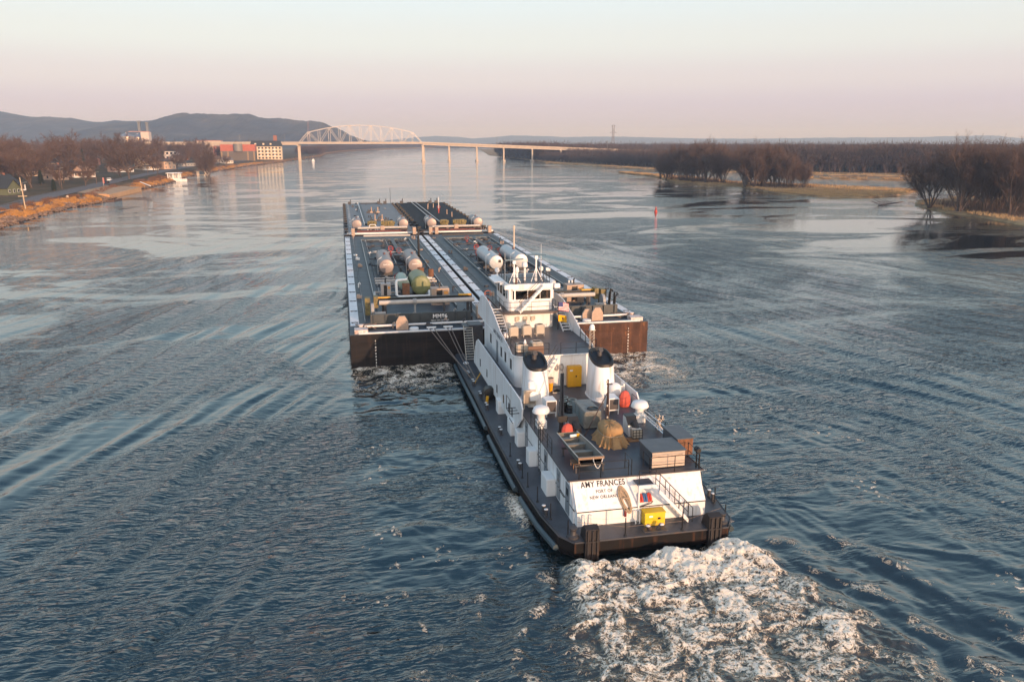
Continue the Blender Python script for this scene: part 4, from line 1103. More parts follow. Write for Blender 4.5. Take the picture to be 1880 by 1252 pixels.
t = thing('boat_rack', (13.8, 45.0, D2), 'dark steel rack holding the skiff', 'rack')
for y in (43.3, 46.2):
    b = MB(); b.box(13.0, 14.9, y - .06, y + .06, D2 + .4, D2 + .5); b.build('rack_beam', STEELD, t)
    for x in (13.1, 14.8): b = MB(); b.box(x - .05, x + .05, y - .05, y + .05, D2, D2 + .4); b.build('leg', STEELD, t)
b = MB(); b.tube([(13.75, 46.95, z0 + .45), (14.2, 47.0, z0 + .45)], .1, 8); b.m(1); b.tube([(14.2, 47.0, z0 + .45), (14.4, 47.0, z0 + .45)], .13, 8)
single(b, 'fuel_canister', [WHITE2, YELLOW], (14.1, 47.0, z0), 'yellow and white canister lying across the skiff bench', 'canister')
b = MB(); b.box(13.1, 13.55, 43.9, 44.6, D2 + .25, D2 + .34)
for x in (13.13, 13.5): b.box(x - .02, x + .02, 43.92, 44.0, D2, D2 + .25); b.box(x - .02, x + .02, 44.5, 44.58, D2, D2 + .25)
single(b, 'wooden_bench', mat('bench_wood', (.24, .13, .07), .7, var=.3), (13.3, 44.2, D2), 'small brown wooden stool on the deck under the skiff', 'stool')

# big lockers on the aft quarter
for (x0, x1, y0, y1, z1, lab, front) in ((17.8, 20.0, 42.9, 45.0, 1.12, 'wide grey locker with a pale roped front at the stern edge of the boat deck', CRATEP), (20.15, 21.25, 44.5, 46.9, 1.2, 'tall grey locker with a rusty brown end, overhanging the right edge of the boat deck', RUST)):
    t = thing('deck_locker', (x0, y0, D2), lab, 'locker', 'lockers on the aft boat deck')
    b = MB(); b.box(x0 + .02, x1 - .02, y0 + .02, y1, D2 + .06, D2 + z1 - .05); b.build('locker_body', CRATEG, t)
    b = MB(); b.box(x0 + .03, x1 - .03, y0 - .012, y0 + .02, D2 + .08, D2 + z1 - .06); b.build('front_panel', front, t)
    b = MB(); b.box(x0 - .06, x1 + .06, y0 - .06, y1 + .05, D2 + z1 - .05, D2 + z1); b.build('lid', CRATEG, t)
    for x in (x0 + .1, x1 - .2): b = MB(); b.box(x, x + .1, y0 + .1, y1 - .1, D2, D2 + .06); b.build('skid', STEELD, t)
b = MB(); b.tube([(17.82 + .2 * i, 42.84, D2 + .86 - .09 * math.sin(i / 10 * math.pi)) for i in range(11)], .018, 4)
single(b, 'lashing_line', ROPE, (18.8, 42.84, D2 + .8), 'thin line sagging across the pale locker front', 'rope')

# stern: yellow locker, coiled rope, life jackets, extinguisher
t = thing('storage_chest', (17.1, 40.7, DK), 'bright yellow low chest on the stern deck beside the white landing post', 'chest')
b = MB(); b.box(16.5, 17.75, 40.35, 40.95, DK + .02, DK + .78); b.build('chest_body', YELLOW2, t)
b = MB(); b.box(16.47, 17.78, 40.32, 40.97, DK + .78, DK + .86); b.build('lid', YELLOW2, t)
b = MB(); b.box(17.3, 17.46, 40.32, 40.35, DK + .4, DK + .52); b.build('latch', BLACK, t)
b = MB(); b.box(16.75, 16.98, 40.338, 40.35, DK + .55, DK + .66); b.build('warning_label', WHITE2, t)
def slope_pt(x, f, o): v = Vector((x, 41.105, 2.131)) + sl_ * f + nn * o; return tuple(v)
b = MB()
for k in range(9):
    rx, rz = .30 - .022 * k + .03 * math.sin(k * 2.1), .84 - .05 * k
    pts = []
    for i in range(33):
        a = 2 * math.pi * i / 32
        pts.append(slope_pt(15.58 + rx * math.cos(a) + .16 * (-math.sin(a)) * .9 * 1 + .02 * math.sin(k * 5), .50 + rz * math.sin(a) - .03 * k, .05 + .025 * (k % 4) + .015 * math.sin(i + k)))
    b.tube(pts, .032, 5, caps=False)
b.tube([slope_pt(15.4, .52, .2), slope_pt(15.62, .56, .22), slope_pt(15.8, .48, .2)], .035, 5)
single(b, 'coiled_rope', ROPE, slope_pt(15.6, .5, .05), 'large coil of tan rope hung on the white stern wall', 'rope')
t = thing('fire_extinguisher', (15.5, 40.95, DK + .9), 'small dark red extinguisher hanging below the rope coil', 'extinguisher')
b = MB(); b.lathe((15.5, 40.98, DK + .45), [(.07, 0), (.08, .03), (.08, .38), (.03, .45)], 12); b.build('cylinder_body', mat('dark_red', (.16, .02, .02), .4), t, smooth=True)
b = MB(); b.box(15.46, 15.54, 40.92, 41.04, DK + .9, DK + .96); b.tube([(15.54, 40.95, DK + .93), (15.6, 40.93, DK + .8)], .015, 5); b.build('valve', BLACK, t)
t = thing('life_jacket_board', (16.75, 41.4, 2.5), 'board of red, white and blue life jackets beneath the stern landing', 'life jackets')
b = MB(); b.add([slope_pt(16.42, .05, .03), slope_pt(17.3, .05, .03), slope_pt(17.3, .8, .03), slope_pt(16.42, .8, .03)], [(0, 1, 2, 3)]); b.build('back_board', mat('board_white', (.7, .68, .66), .6), t)
for k, (x, mt) in enumerate(((16.55, RED), (16.83, mat('jacket_blue', (.05, .13, .28), .7)), (17.1, RED))):
    b = MB()
    for s in (-.07, .07): b.tube([slope_pt(x + s, .68, .1), slope_pt(x + s * 1.2, .4, .12), slope_pt(x + s, .22, .1)], .075, 7)
    b.tube([slope_pt(x - .07, .68, .1), slope_pt(x, .74, .1), slope_pt(x + .07, .68, .1)], .06, 6); b.build('life_jacket', mt, t)
b = MB(); b.tube([slope_pt(16.45, -.02, .1), slope_pt(17.1, .1, .16), slope_pt(17.25, .22, .16)], .03, 5)
single(b, 'boat_hook', BLACK, slope_pt(16.8, 0, .1), 'black boat hook lying on the slope under the life jackets', 'boat hook')

# left side deck: hose reel and yellow bar
t = thing('hose_reel', (11.75, 65.4, DK), 'black covered reel on the left side deck by the bulwark', 'reel')
b = MB(); b.lathe((11.75, 65.4, DK + .72), [(.5, -.42), (.56, -.38), (.56, .38), (.5, .42)], 20, axis='Y'); b.build('reel_drum', BLACK, t, smooth=True)
b = MB()
for y in (64.9, 65.9): b.slabx([(y - .3, DK), (y + .3, DK), (y + .05, DK + .8), (y - .05, DK + .8)], 11.2, 11.27); b.slabx([(y - .3, DK), (y + .3, DK), (y + .05, DK + .8), (y - .05, DK + .8)], 12.2, 12.27)
b.build('reel_frame', STEELD, t)
b = MB(); b.tube([(11.35, 64.4, DK + .1), (11.4, 64.3, DK + .75)], .13, 8)
single(b, 'yellow_float', YELLOW, (11.35, 64.4, DK), 'yellow cylinder leaning beside the black hose reel', 'float')
b = MB(); b.tube([(11.25, 70.4, DK + .12), (12.4, 73.0, DK + .5)], .07, 6)
single(b, 'ratchet_bar', YELLOW, (11.3, 70.5, DK), 'yellow ratchet bar lying aslant on the left side deck', 'bar')
b = MB(); b.lathe((11.55, 77.6, DK), [(.25, .003), (.3, .1), (.2, .2), (.02, .22)], 14)
single(b, 'deck_vent', WHITE2, (11.55, 77.6, DK), 'white dome shaped deck vent near the knee stairs', 'vent')

# flags on a staff at the right of the pilothouse
t = thing('flagstaff', (18.75, 67.4, D3), 'dark flagstaff with a striped flag and a yellow flag right of the pilothouse', 'flagstaff')
b = MB(); b.tube([(19.02, 69.6, D3), (19.02, 69.6, D3 + 2.6)], .04, 6); b.build('pole', BLACK, t)
def flag(x0, y0, z1, w, h, fn, name, mts):
    b = MB(); nx, nz = 12, 13
    for i in range(nx):
        for j in range(nz):
            b.m(fn((i + .5) / nx, (j + .5) / nz))
            def P(u, v): return (x0 + u * w * .86, y0 + .10 * math.sin(u * 7 + v * 2) * u, z1 - v * h - u * u * h * .25)
            b.add([P(i / nx, j / nz), P(i / nx, (j + 1) / nz), P((i + 1) / nx, (j + 1) / nz), P((i + 1) / nx, j / nz)], [(0, 1, 2, 3)])
    b.build(name, mts, t)
FW = mat('flag_white', (.75, .72, .70), .8); FR = mat('flag_red', (.48, .04, .06), .8); FB = mat('flag_blue', (.05, .06, .18), .8)
flag(19.06, 69.6, D3 + 2.55, 1.15, .78, lambda u, v: 2 if (u < .42 and v < .54) else (1 if int(v * 13) % 2 == 0 else 0), 'striped_flag', [FW, FR, FB])
flag(19.06, 69.6, D3 + 1.35, .95, .62, lambda u, v: 1 if abs(u - .5) < .1 and .3 < v < .7 else 0, 'yellow_flag', [mat('flag_yellow', (.80, .42, .01), .8), BLACK])

# ropes and wires between the boat and the barges
for i, (p0, p1, lb) in enumerate([((8.4, 82.2, 3.95), (11.1, 73.4, 1.55), 'outer left face wire from the barge bitt down to the side deck'), ((8.9, 82.2, 3.95), (11.15, 70.6, 1.55), 'second face wire from the left barge bitt to the side deck'), ((10.3, 82.3, 3.95), (11.3, 73.2, 1.5), 'third face wire, from the barge kevel to the side deck winch'), ((10.7, 82.3, 3.95), (11.5, 70.4, 1.5), 'fourth face wire, nearest the knee stairs')]):
    b = MB(); p0, p1 = Vector(p0), Vector(p1)
    b.tube([p0.lerp(p1, k / 10) - Vector((0, 0, .18 * math.sin(k / 10 * math.pi))) for k in range(11)], .042, 6)
    single(b, 'face_wire', WIRE, tuple(p1), lb, 'wire', 'face wires to the left barge')
b = MB()
for k in range(14):
    q = k / 13; b.tube([(20.9 + .25 * math.sin(k * 1.7), 49.3 + .35 * math.sin(k * 2.9), D2 + 1.02 - .05 * (k % 3)), (20.75 + .1 * math.sin(k), 49.1 + .3 * math.cos(k * 2.2), D2 + .55), (20.85 + .2 * math.cos(k * 1.3), 49.2 + .4 * math.sin(k), D2 + .15)], .035, 4)
single(b, 'rope_bundle', mat('rope_pale', (.62, .52, .42), .9, var=.2, scale=12), (20.85, 49.2, D2), 'tangled pale rope bundle tied to the right rail', 'rope')
# ------------------------------------------------------------------ barges
BZ = 3.6; BWD = 16.3; BLN = 90.6
def add_tank(t, x, y0, y1, r, zc, mt, name, label=None, cradle=True, txt=None):
    b = MB(); b.lathe((x, y0, zc), [(.02, -.12), (r * .6, -.10), (r * .92, -.04), (r, .06), (r, y1 - y0 - .05), (r * .85, y1 - y0 + .1), (.02, y1 - y0 + .22)], 28, axis='Y')
    o = b.build(name, mt, t, smooth=True)
    if label: o['label'] = label
    if cradle:
        b = MB()
        for y in (y0 + .6, (y0 + y1) / 2, y1 - .6):
            b.box(x - r * .8, x + r * .8, y - .1, y + .1, BZ, zc - r * .55)
            for sx in (-1, 1): b.box(x + sx * r * .8 - .06, x + sx * r * .8 + .06, y - .08, y + .08, BZ, zc)
        b.build('cradle', STEELD, o)
        b = MB(); b.lathe((x, (y0 + y1) / 2, zc + r), [(.18, -.05), (.18, .12), (.22, .12), (.22, .18), (.01, .19)], 10); b.m(0); b.tube([(x, (y0 + y1) / 2 - .3, zc + r - .05), (x, (y0 + y1) / 2 - .3, zc + r + .3)], .05, 6); b.build('hatch', mat('hatch_brown', (.20, .10, .09), .6), o)
        b = MB()
        for q in (0, .4): b.tube([(x - r - .1, y0 + 2.2 + q, BZ), (x - r - .1, y0 + 2.2 + q, zc + r * .6), (x - r * .5, y0 + 2.2 + q, zc + r)], .03, 5)
        for k in range(6): b.tube([(x - r - .1, y0 + 2.2, BZ + .3 + k * .3), (x - r - .1, y0 + 2.6, BZ + .3 + k * .3)], .02, 4)
        b.build('ladder', WHITE2, o)
    if txt:
        text_mesh(txt, .30, Matrix.Translation((x, y0 - .125, zc + .25)) @ Matrix.Rotation(R(90), 4, 'X'), 'lettering', WHITE2, o)
    return o
def engine_house(t, x, y, w, d, h, mt, name='engine_house', opening=True):
    b = MB()
    b.box(x - w / 2, x - w * .22, y - d / 2, y + d / 2, BZ + .15, BZ + h); b.box(x + w * .12, x + w / 2, y - d / 2, y + d / 2, BZ + .15, BZ + h)
    b.box(x - w * .22, x + w * .12, y - d / 2 + .25, y + d / 2, BZ + .15, BZ + h); b.box(x - w / 2, x + w / 2, y - d / 2, y + d / 2, BZ + h + .002, BZ + h + .14); b.box(x - w / 2 - .02, x + w / 2 + .02, y - d / 2 - .02, y + d / 2 + .02, BZ, BZ + .148)
    o = b.build(name, mt, t)
    b = MB(); b.box(x - w * .21, x + w * .11, y - d / 2 + .1, y - d / 2 + .25, BZ + .3, BZ + h - .1)
    for k in range(4): b.tube([(x - w * .15 + k * w * .07, y - d / 2 + .06, BZ + .3), (x - w * .15 + k * w * .07, y - d / 2 + .06, BZ + h * .8)], .06, 6)
    b.build('engine', mat('engine_dark', (.035, .03, .025), .6, var=.5, scale=4), o)
    b = MB(); b.tube([(x, y + .1, BZ + h + .1), (x, y + .1, BZ + h + .7), (x + .1, y, BZ + h + .8)], .11, 8); b.build('exhaust_pipe', STEELD, o)
    b = MB(); b.box(x + w * .2, x + w * .42, y - d / 2 - .015, y - d / 2, BZ + h * .7, BZ + h * .9); b.build('sign_plate', mat('plate_orange', (.75, .33, .08), .6), o)
    return o
def kevel(t, x, y, side):
    b = MB(); b.box(x - .42, x + .42, y - .05, y + .05, BZ + .10, BZ + .16)
    for s in (-.24, .24): b.lathe((x + s, y, BZ), [(.06, .05), (.05, .12)], 8)
    b.box(x + side * .6, x + side * .95, y - .35, y + .12, BZ + .002, BZ + .03)
    b.build('kevel', BLACK, t)
def valve(t, x, y, mt=None, h=1.3):
    b = MB(); b.tube([(x, y, BZ), (x, y, BZ + h)], .12, 8); b.lathe((x, y, BZ + h * .6), [(.3, -.06), (.3, .06)], 12); b.tube([(x + .42 * math.cos(a / 12 * 6.283), y, BZ + h + .4 + .42 * math.sin(a / 12 * 6.283)) for a in range(13)], .05, 5); b.tube([(x - .42, y, BZ + h + .4), (x + .42, y, BZ + h + .4)], .04, 5)
    b.build('valve', mt or RED, t)
def clutter(t, x0, x1, y0, y1, n, seed, mts):
    """low pipe stubs, vents and hatches bolted to the deck"""
    rr_ = random.Random(seed)
    for k in range(n):
        x, y = rr_.uniform(x0, x1), rr_.uniform(y0, y1); b = MB()
        q = rr_.random()
        if q < .35: b.tube([(x, y, BZ), (x, y, BZ + .55), (x + .15, y - .1, BZ + .7), (x + .25, y - .1, BZ + .5)], .09, 6); nm = 'vent_pipe'
        elif q < .6: b.lathe((x, y, BZ), [(.34, .002), (.34, .12), (.38, .14), (.30, .2), (.02, .22)], 14); nm = 'deck_hatch'
        elif q < .8: b.lathe((x, y, BZ), [(.11, .002), (.11, .4), (.17, .42), (.17, .5)], 10); b.lathe((x + .45, y, BZ), [(.11, .002), (.11, .4), (.17, .42), (.17, .5)], 10); b.box(x - .2, x + .65, y - .15, y + .15, BZ + .003, BZ + .05); nm = 'bitt'
        else: b.box(x - .35, x + .35, y - .25, y + .25, BZ + .002, BZ + .35); b.box(x - .3, x + .1, y - .15, y + .2, BZ + .351, BZ + .5); nm = 'deck_box'
        b.build(nm, rr_.choice(mts), t)

def barge(bx, by, label, deckmat, sidemat, kind):
    t = thing('tank_barge', (bx + BWD / 2, by + BLN / 2, 0), label, 'barge', 'tank barges lashed two by two')
    X = lambda u: bx + u
    Y = lambda v: by + v
    b = MB(); b.box(X(.02), X(BWD - .02), Y(.02), Y(BLN - .02), -1.5, BZ - .06)
    for z in (.95, 2.6): b.box(X(-.04), X(BWD + .04), Y(-.03), Y(BLN + .03), z, z + .1)
    b.build('hull', sidemat, t)
    b = MB(); b.box(X(0), X(BWD), Y(0), Y(BLN), BZ - .058, BZ); b.build('deck', deckmat, t)
    return t, X, Y
def white_rails(t, X, Y, w=.95):
    for u0 in (.12, BWD - .12 - w):
        b = MB(); b.box(X(u0), X(u0 + w), Y(4.2), Y(BLN - 1.2), BZ + .004, BZ + .05); b.build('gunwale_stripe', mat('stripe_white', (.74, .74, .75), .5, var=.1, col2=(.45, .42, .40), lo=.58, hi=.75, scale2=.9), t)
def coaming(t, X, Y, u0, u1, v0, v1, mt=None):
    b = MB()
    for a, c in (((u0, v0), (u0, v1)), ((u0, v1), (u1, v1)), ((u1, v1), (u1, v0))):
        x0, x1 = sorted((X(a[0]), X(c[0]))); y0, y1 = sorted((Y(a[1]), Y(c[1])))
        b.box(x0 - .06, x1 + .06, y0 - .06, y1 + .06, BZ, BZ + .32)
    b.build('coaming', mt or mat('coaming_paint', (.12, .14, .15), .5, var=.2), t)
    b = MB()
    for u in (u0, u1): b.box(X(u) - .05, X(u) + .05, Y(v0), Y(v1), BZ + .321, BZ + .345)
    b.build('coaming_cap', GALV, t)
def draft_marks(t, x, y):
    for k, ch in enumerate('1198765432'[1:]):
        text_mesh(ch, .26, Matrix.Translation((x, y - .012, BZ - .75 - k * .34)) @ Matrix.Rotation(R(90), 4, 'X'), 'draft_mark', WHITE2, t, offset=.008)
def stern_gear(t, X, Y, name, flip=False):
    U = (lambda u: X(BWD - u)) if flip else X
    def bx(b, u0, u1, *r): a, c = sorted((U(u0), U(u1))); b.box(a, c, *r)
    # break of the raised cargo deck, carrying the barge's name
    b = MB(); bx(b, 2.3, 13.4, Y(3.9), Y(4.1), BZ, BZ + 1.25)
    for k in range(9): u = 2.6 + 1.3 * k; bx(b, u, u + .12, Y(3.7), Y(3.9), BZ, BZ + 1.2)
    b.build('breakwater', mat('breakwater_paint', (.05, .06, .065), .5, var=.25), t)
    if name:
        text_mesh(name, .62, Matrix.Translation((U(9.9), Y(3.68), BZ + .82)) @ Matrix.Rotation(R(90), 4, 'X'), 'lettering', WHITE2, t, 1.05, offset=.015)
        text_mesh('NEW ORLEANS LA', .24, Matrix.Translation((U(9.9), Y(3.68), BZ + .36)) @ Matrix.Rotation(R(90), 4, 'X'), 'lettering', WHITE2, t, 1.0)
    # cargo boom across the stern
    b = MB(); a, c = sorted((U(3.5), U(14.6))); b.tube([(a, Y(8.9), BZ + 1.55), (c, Y(8.9), BZ + 1.55)], .27, 14)
    o = b.build('cargo_pipe', PIPEW, t, smooth=True)
    b = MB(); m_ = (U(7.6)); b.tube([(m_, Y(8.9), BZ), (m_, Y(8.9), BZ + 1.3)], .12, 8); b.lathe((m_ - .2, Y(8.9), BZ + 1.55), [(.36, 0), (.36, .4)], 14, axis='X'); b.build('pipe_flange', GREY, o)
    for u in (4.2, 11, 14.2): b = MB(); bx(b, u - .12, u + .12, Y(8.7), Y(9.1), BZ, BZ + 1.3); b.build('pipe_stand', STEELD, o)
    b = MB(); bx(b, 3.3, 14.5, Y(9.9), Y(10.3), BZ + 1.5, BZ + 1.9); o = b.build('boom', BLACK, t)
    for u in (3.35, 12.9): b = MB(); bx(b, u, u + 1.5, Y(9.86), Y(10.34), BZ + 1.901, BZ + 2.02); b.build('boom_end', YELLOW, o)
    for u in (4, 14): b = MB(); bx(b, u - .15, u + .15, Y(9.95), Y(10.25), BZ, BZ + 1.5); b.build('boom_stand', STEELD, o)
    # winch, tanks and boxes in the corner
    b = MB(); bx(b, 1.9, 2.5, Y(9.5), Y(10.6), BZ, BZ + 2.0); bx(b, 2.9, 3.4, Y(9.2), Y(10.4), BZ + .9, BZ + 2.2); b.build('winch_frame', ENGINE, t)
    b = MB(); b.lathe((U(2.7), Y(8.2), BZ + .9), [(.75, -.18), (.8, -.15), (.8, .15), (.75, .18)], 20, axis='X'); b.build('winch_wheel', GREY, t)
    b = MB(); bx(b, 2.9, 4.1, Y(6.2), Y(7.0), BZ + .8, BZ + .9); bx(b, 2.95, 4.2, Y(5.2), Y(5.9), BZ + .45, BZ + .55); b.build('step_plate', GALV, t)
    # steel cheek plates at the stern edge
    for u in (4.9, ): b = MB(); x0, x1 = sorted((U(u), U(u + 1.3))); b.slaby([(x0, BZ), (x1, BZ), (x1, BZ + .9), ((x0 + x1) / 2 + .3, BZ + 1.5), ((x0 + x1) / 2 - .3, BZ + 1.5), (x0, BZ + .9)], Y(1.3), Y(1.6)); b.build('cheek_plate', TAN, t)
    b = MB(); bx(b, 14.4, 16.0, Y(5.5), Y(6.7), BZ, BZ + 1.3); bx(b, 14.3, 16.1, Y(5.4), Y(6.8), BZ + 1.302, BZ + 1.4); b.build('fairlead_box', TAN, t)
    # white stern pipes and fittings
    b = MB(); a, c = sorted((U(1.6), U(16.1))); b.tube([(a, Y(2.5), BZ + .3), (c, Y(2.5), BZ + .3)], .12, 8); b.build('rail_pipe', WHITE2, t)
    b = MB(); bx(b, .9, 16.2, Y(.12), Y(.42), BZ + .004, BZ + .14); b.build('stern_lip', mat('stripe_white', (.74, .74, .75)), t)
    for u in (6.8, 13.2): b = MB(); b.lathe((U(u), Y(1.3), BZ), [(.5, .002), (.5, .18), (.42, .24), (.02, .25)], 16); b.build('deck_hatch', WHITE2, t)
    for u in (8.6, 10.4): b = MB(); bx(b, u - .5, u + .5, Y(.6), Y(.85), BZ + .22, BZ + .34); b.lathe((U(u - .25), Y(.72), BZ), [(.1, .002), (.1, .3)], 8); b.lathe((U(u + .25), Y(.72), BZ), [(.1, .002), (.1, .3)], 8); b.build('bitt', WHITE2, t)
    b = MB(); bx(b, .5, 1.9, Y(.35), Y(1.6), BZ + .005, BZ + .42); b.lathe((U(1.2), Y(2.2), BZ), [(.22, 0), (.22, .5), (.3, .52), (.3, .6)], 10); b.build('corner_block', mat('corner_white', (.62, .55, .52), .6, var=.25, col2=(.35, .18, .12), lo=.5, hi=.65, scale2=2), t)
    b = MB()
    for k in range(16): b.tube([(U(1.4) + .8 * math.sin(k * 1.7), Y(3) + .8 * math.cos(k * 2.3), BZ + .1 + .06 * (k % 5)), (U(2.2) + .7 * math.sin(k * 2.9), Y(3.2) + .7 * math.cos(k), BZ + .3), (U(1.9) + .9 * math.cos(k * 1.1), Y(2.7) + .8 * math.sin(k * 1.9), BZ + .12)], .06, 4)
    b.build('rope_heap', mat('rope_old', (.24, .18, .14), .9, var=.4, scale=10), t)
    clutter(t, *sorted((U(4.5), U(13.5))), Y(1.9), Y(3.4), 7, 5 + flip, [STEELD, TAN, GREY])
    clutter(t, *sorted((U(3.5), U(13.5))), Y(4.6), Y(8.2), 12, 15 + flip, [STEELD, STEELD, GREY, TAN])

def pipework(t, X, Y, seed):
    """cargo lines, hatches, walkway and hoses of a tank deck"""
    q = random.Random(seed)
    for u, v0, v1, r_, z in ((4.1, 14, 81, .09, .3), (4.55, 20, 70, .06, .22), (8.05, 48, 80, .10, .34), (8.4, 30, 80, .07, .26), (12.0, 16, 81, .09, .3), (11.6, 40, 66, .06, .22), (1.75, 6, 88, .05, .18), (14.5, 6, 88, .05, .18)):
        b = MB(); b.tube([(X(u), Y(v0), BZ), (X(u), Y(v0), BZ + z), (X(u), Y(v1), BZ + z), (X(u), Y(v1), BZ)], r_, 6); b.build('deck_line', q.choice([STEELD, GREY, PIPEW]), t)
    for v in (19, 26.5, 33, 45.5, 53, 61, 70, 77):
        b = MB(); b.tube([(X(3.9), Y(v), BZ + .4), (X(q.uniform(7, 9)), Y(v), BZ + .4), (X(12.4), Y(v), BZ + .4)], .08, 6); b.build('deck_line', q.choice([STEELD, STEELD, PIPEW]), t)
        for u in (5.2, 7.2, 9.7, 11.2):
            b = MB(); b.lathe((X(u), Y(v + 2.5), BZ), [(.38, .002), (.38, .3), (.44, .32), (.44, .38), (.02, .42)], 12); b.tube([(X(u) + .45, Y(v + 2.5), BZ + .35), (X(u) + .62, Y(v + 2.5), BZ + .5)], .04, 4); b.build('tank_hatch', q.choice([STEELD, BLACK, GREY]), t)
    for k in range(5):
        b = MB(); u, v = q.uniform(4.5, 11), q.uniform(14, 76); b.tube([(X(u + .5 * math.sin(i * .9 + k)), Y(v + i * .45), BZ + .1) for i in range(12)], .08, 5); b.build('hose', BLACK, t)
    for v in (40, 58, 74): valve(t, X(q.uniform(7, 9.5)), Y(v), q.choice([mat('valve_red', (.25, .04, .03), .6), STEELD]), .7)
    b = MB(); b.box(X(9.0), X(9.7), Y(50), Y(80), BZ + .5, BZ + .55)
    for k in range(11): b.box(X(9.3), X(9.4), Y(50.2 + k * 2.9), Y(50.4 + k * 2.9), BZ, BZ + .5)
    b.build('catwalk', STEELD, t)
# near left barge
t, X, Y = barge(.1, 82.5, 'near left tank barge with pink silver tanks, a dark green tank and white lettering', DECKB, BARGEBLK, 0)
pipework(t, X, Y, 61); white_rails(t, X, Y); coaming(t, X, Y, 3.3, 12.9, 12, 82); stern_gear(t, X, Y, 'MM86')
draft_marks(t, X(2.6), Y(0))
add_tank(t, 6.0, 119.2, 130.6, 1.08, BZ + 1.55, SILVER, 'deck_tank', txt='BARGE')
add_tank(t, 10.3, 119.2, 130.6, 1.08, BZ + 1.55, SILVER, 'deck_tank', txt='BARGE')
o = add_tank(t, 9.4, 101.6, 107.0, 1.25, BZ + 1.65, GREENT, 'heater_tank', 'dark green round ended tank', cradle=False)
b = MB(); b.box(8.7, 10.1, 102, 106.6, BZ, BZ + .6); b.build('cradle', STEELD, o)
b = MB(); b.tube([(10.0, 107.6, BZ + 1.9), (10.0, 107.6, BZ + 3.0)], .45, 12); b.build('heater_stack', RUST, o)
o = add_tank(t, 7.3, 102.0, 107.4, .75, BZ + 1.75, GREENL, 'heater_drum', 'slim pale green drum', cradle=False)
b = MB(); b.box(6.9, 7.7, 102.4, 107, BZ, BZ + 1.1); b.build('cradle', STEELD, o)
b = MB(); b.tube([(7.6, 101.4, BZ + 2.5), (6.3, 100.8, BZ + 2.5), (6.2, 100.6, BZ + 2.3), (6.2, 100.4, BZ + .7), (6.5, 100, BZ + .55), (10.0, 99.8, BZ + .55), (10.4, 100.2, BZ + .6), (10.4, 101.3, BZ + .9)], .17, 10); b.build('heater_pipe', WHITE2, t, smooth=True)
b = MB(); b.box(7.0, 7.9, 100.9, 101.6, BZ + .3, BZ + 2.0); b.build('burner', RUST, t)
b = MB(); b.box(6.6, 10.2, 98.3, 98.5, BZ + .5, BZ + .62)
for x in (6.7, 8.4, 10.1): b.box(x - .06, x + .06, 98.33, 98.47, BZ, BZ + .5)
b.build('pipe_rack', WHITE2, t)
engine_house(t, 4.95, 102.6, 1.25, 1.3, 1.75, mat('pump_house_pale', (.42, .38, .36), .5, var=.12)); engine_house(t, 11.3, 97.2, 2.2, 1.6, 1.9, TAN)
for y in (111.6, 113.6): b = MB(); b.tube([(4.0, y, BZ + .35), (7.0, y, BZ + .35), (8.5 + (y - 111), y, BZ + .35), (12.6, y + .2, BZ + .35)], .16, 8); b.build('header_pipe', PIPEW, t, smooth=True)
b = MB(); b.tube([(5, 103.6, BZ + .5), (3.6, 104, BZ + .5), (3.5, 101, BZ + .4)], .14, 8); b.tube([(5.6, 103.4, BZ + .5), (8, 103.6, BZ + .5)], .14, 8); b.build('header_pipe', PIPEW, t)
b = MB(); b.box(8.2, 11.0, 113.0, 113.5, BZ + .6, BZ + .75); b.box(10, 12, 112.2, 112.6, BZ + .7, BZ + .85); b.build('pipe_deck', WHITE2, t)
valve(t, 7.8, 138.5); valve(t, 7.0, 110.5, mat('valve_red', (.25, .04, .03), .6), 1.0); valve(t, 7.6, 109.9, mat('valve_red', (.25, .04, .03), .6), .8)
b = MB(); b.lathe((11.9, 112.6, BZ + .9), [(.35, 0), (.4, .1), (.4, 1.0), (.3, 1.1)], 14); b.build('filter_drum', RUST, t)
b = MB(); b.tube([(4.0, 168.2, BZ + .6), (13.6, 167.8, BZ + .6)], .2, 10); b.build('forward_pipe', PIPEW, t)
b = MB(); b.box(8.2, 10.5, 135.5, 137.5, BZ + .3, BZ + .9); b.box(9.0, 10.1, 133.6, 135.2, BZ + .2, BZ + .7); b.build('manifold', STEELD, t)
b = MB(); b.tube([(12.7, 139.5, BZ), (12.7, 139.5, BZ + 4.6)], .22, 10, r1=.16); b.lathe((12.7, 139.5, BZ + 4.6), [(.3, 0), (.3, .3), (.02, .32)], 8); b.build('vent_mast', BLACK, t)
for k in range(15): kevel(t, X(.62), 88 + k * 6.3, 1)
for k in range(14): kevel(t, X(BWD - .62), 90 + k * 6.3, -1)
clutter(t, X(3.8), X(12.4), 108, 164, 26, 3, [STEELD, STEELD, WHITE2, GREY]); clutter(t, X(1.4), X(3), 92, 172, 6, 8, [STEELD, WHITE2, TAN]); clutter(t, X(13.2), X(15), 92, 172, 6, 9, [STEELD, WHITE2, TAN])
for x in (X(1.9), X(15)): b = MB(); b.box(x - .35, x + .35, 174.6, 176, BZ, BZ + 1.5); b.build('corner_post', TAN, t)

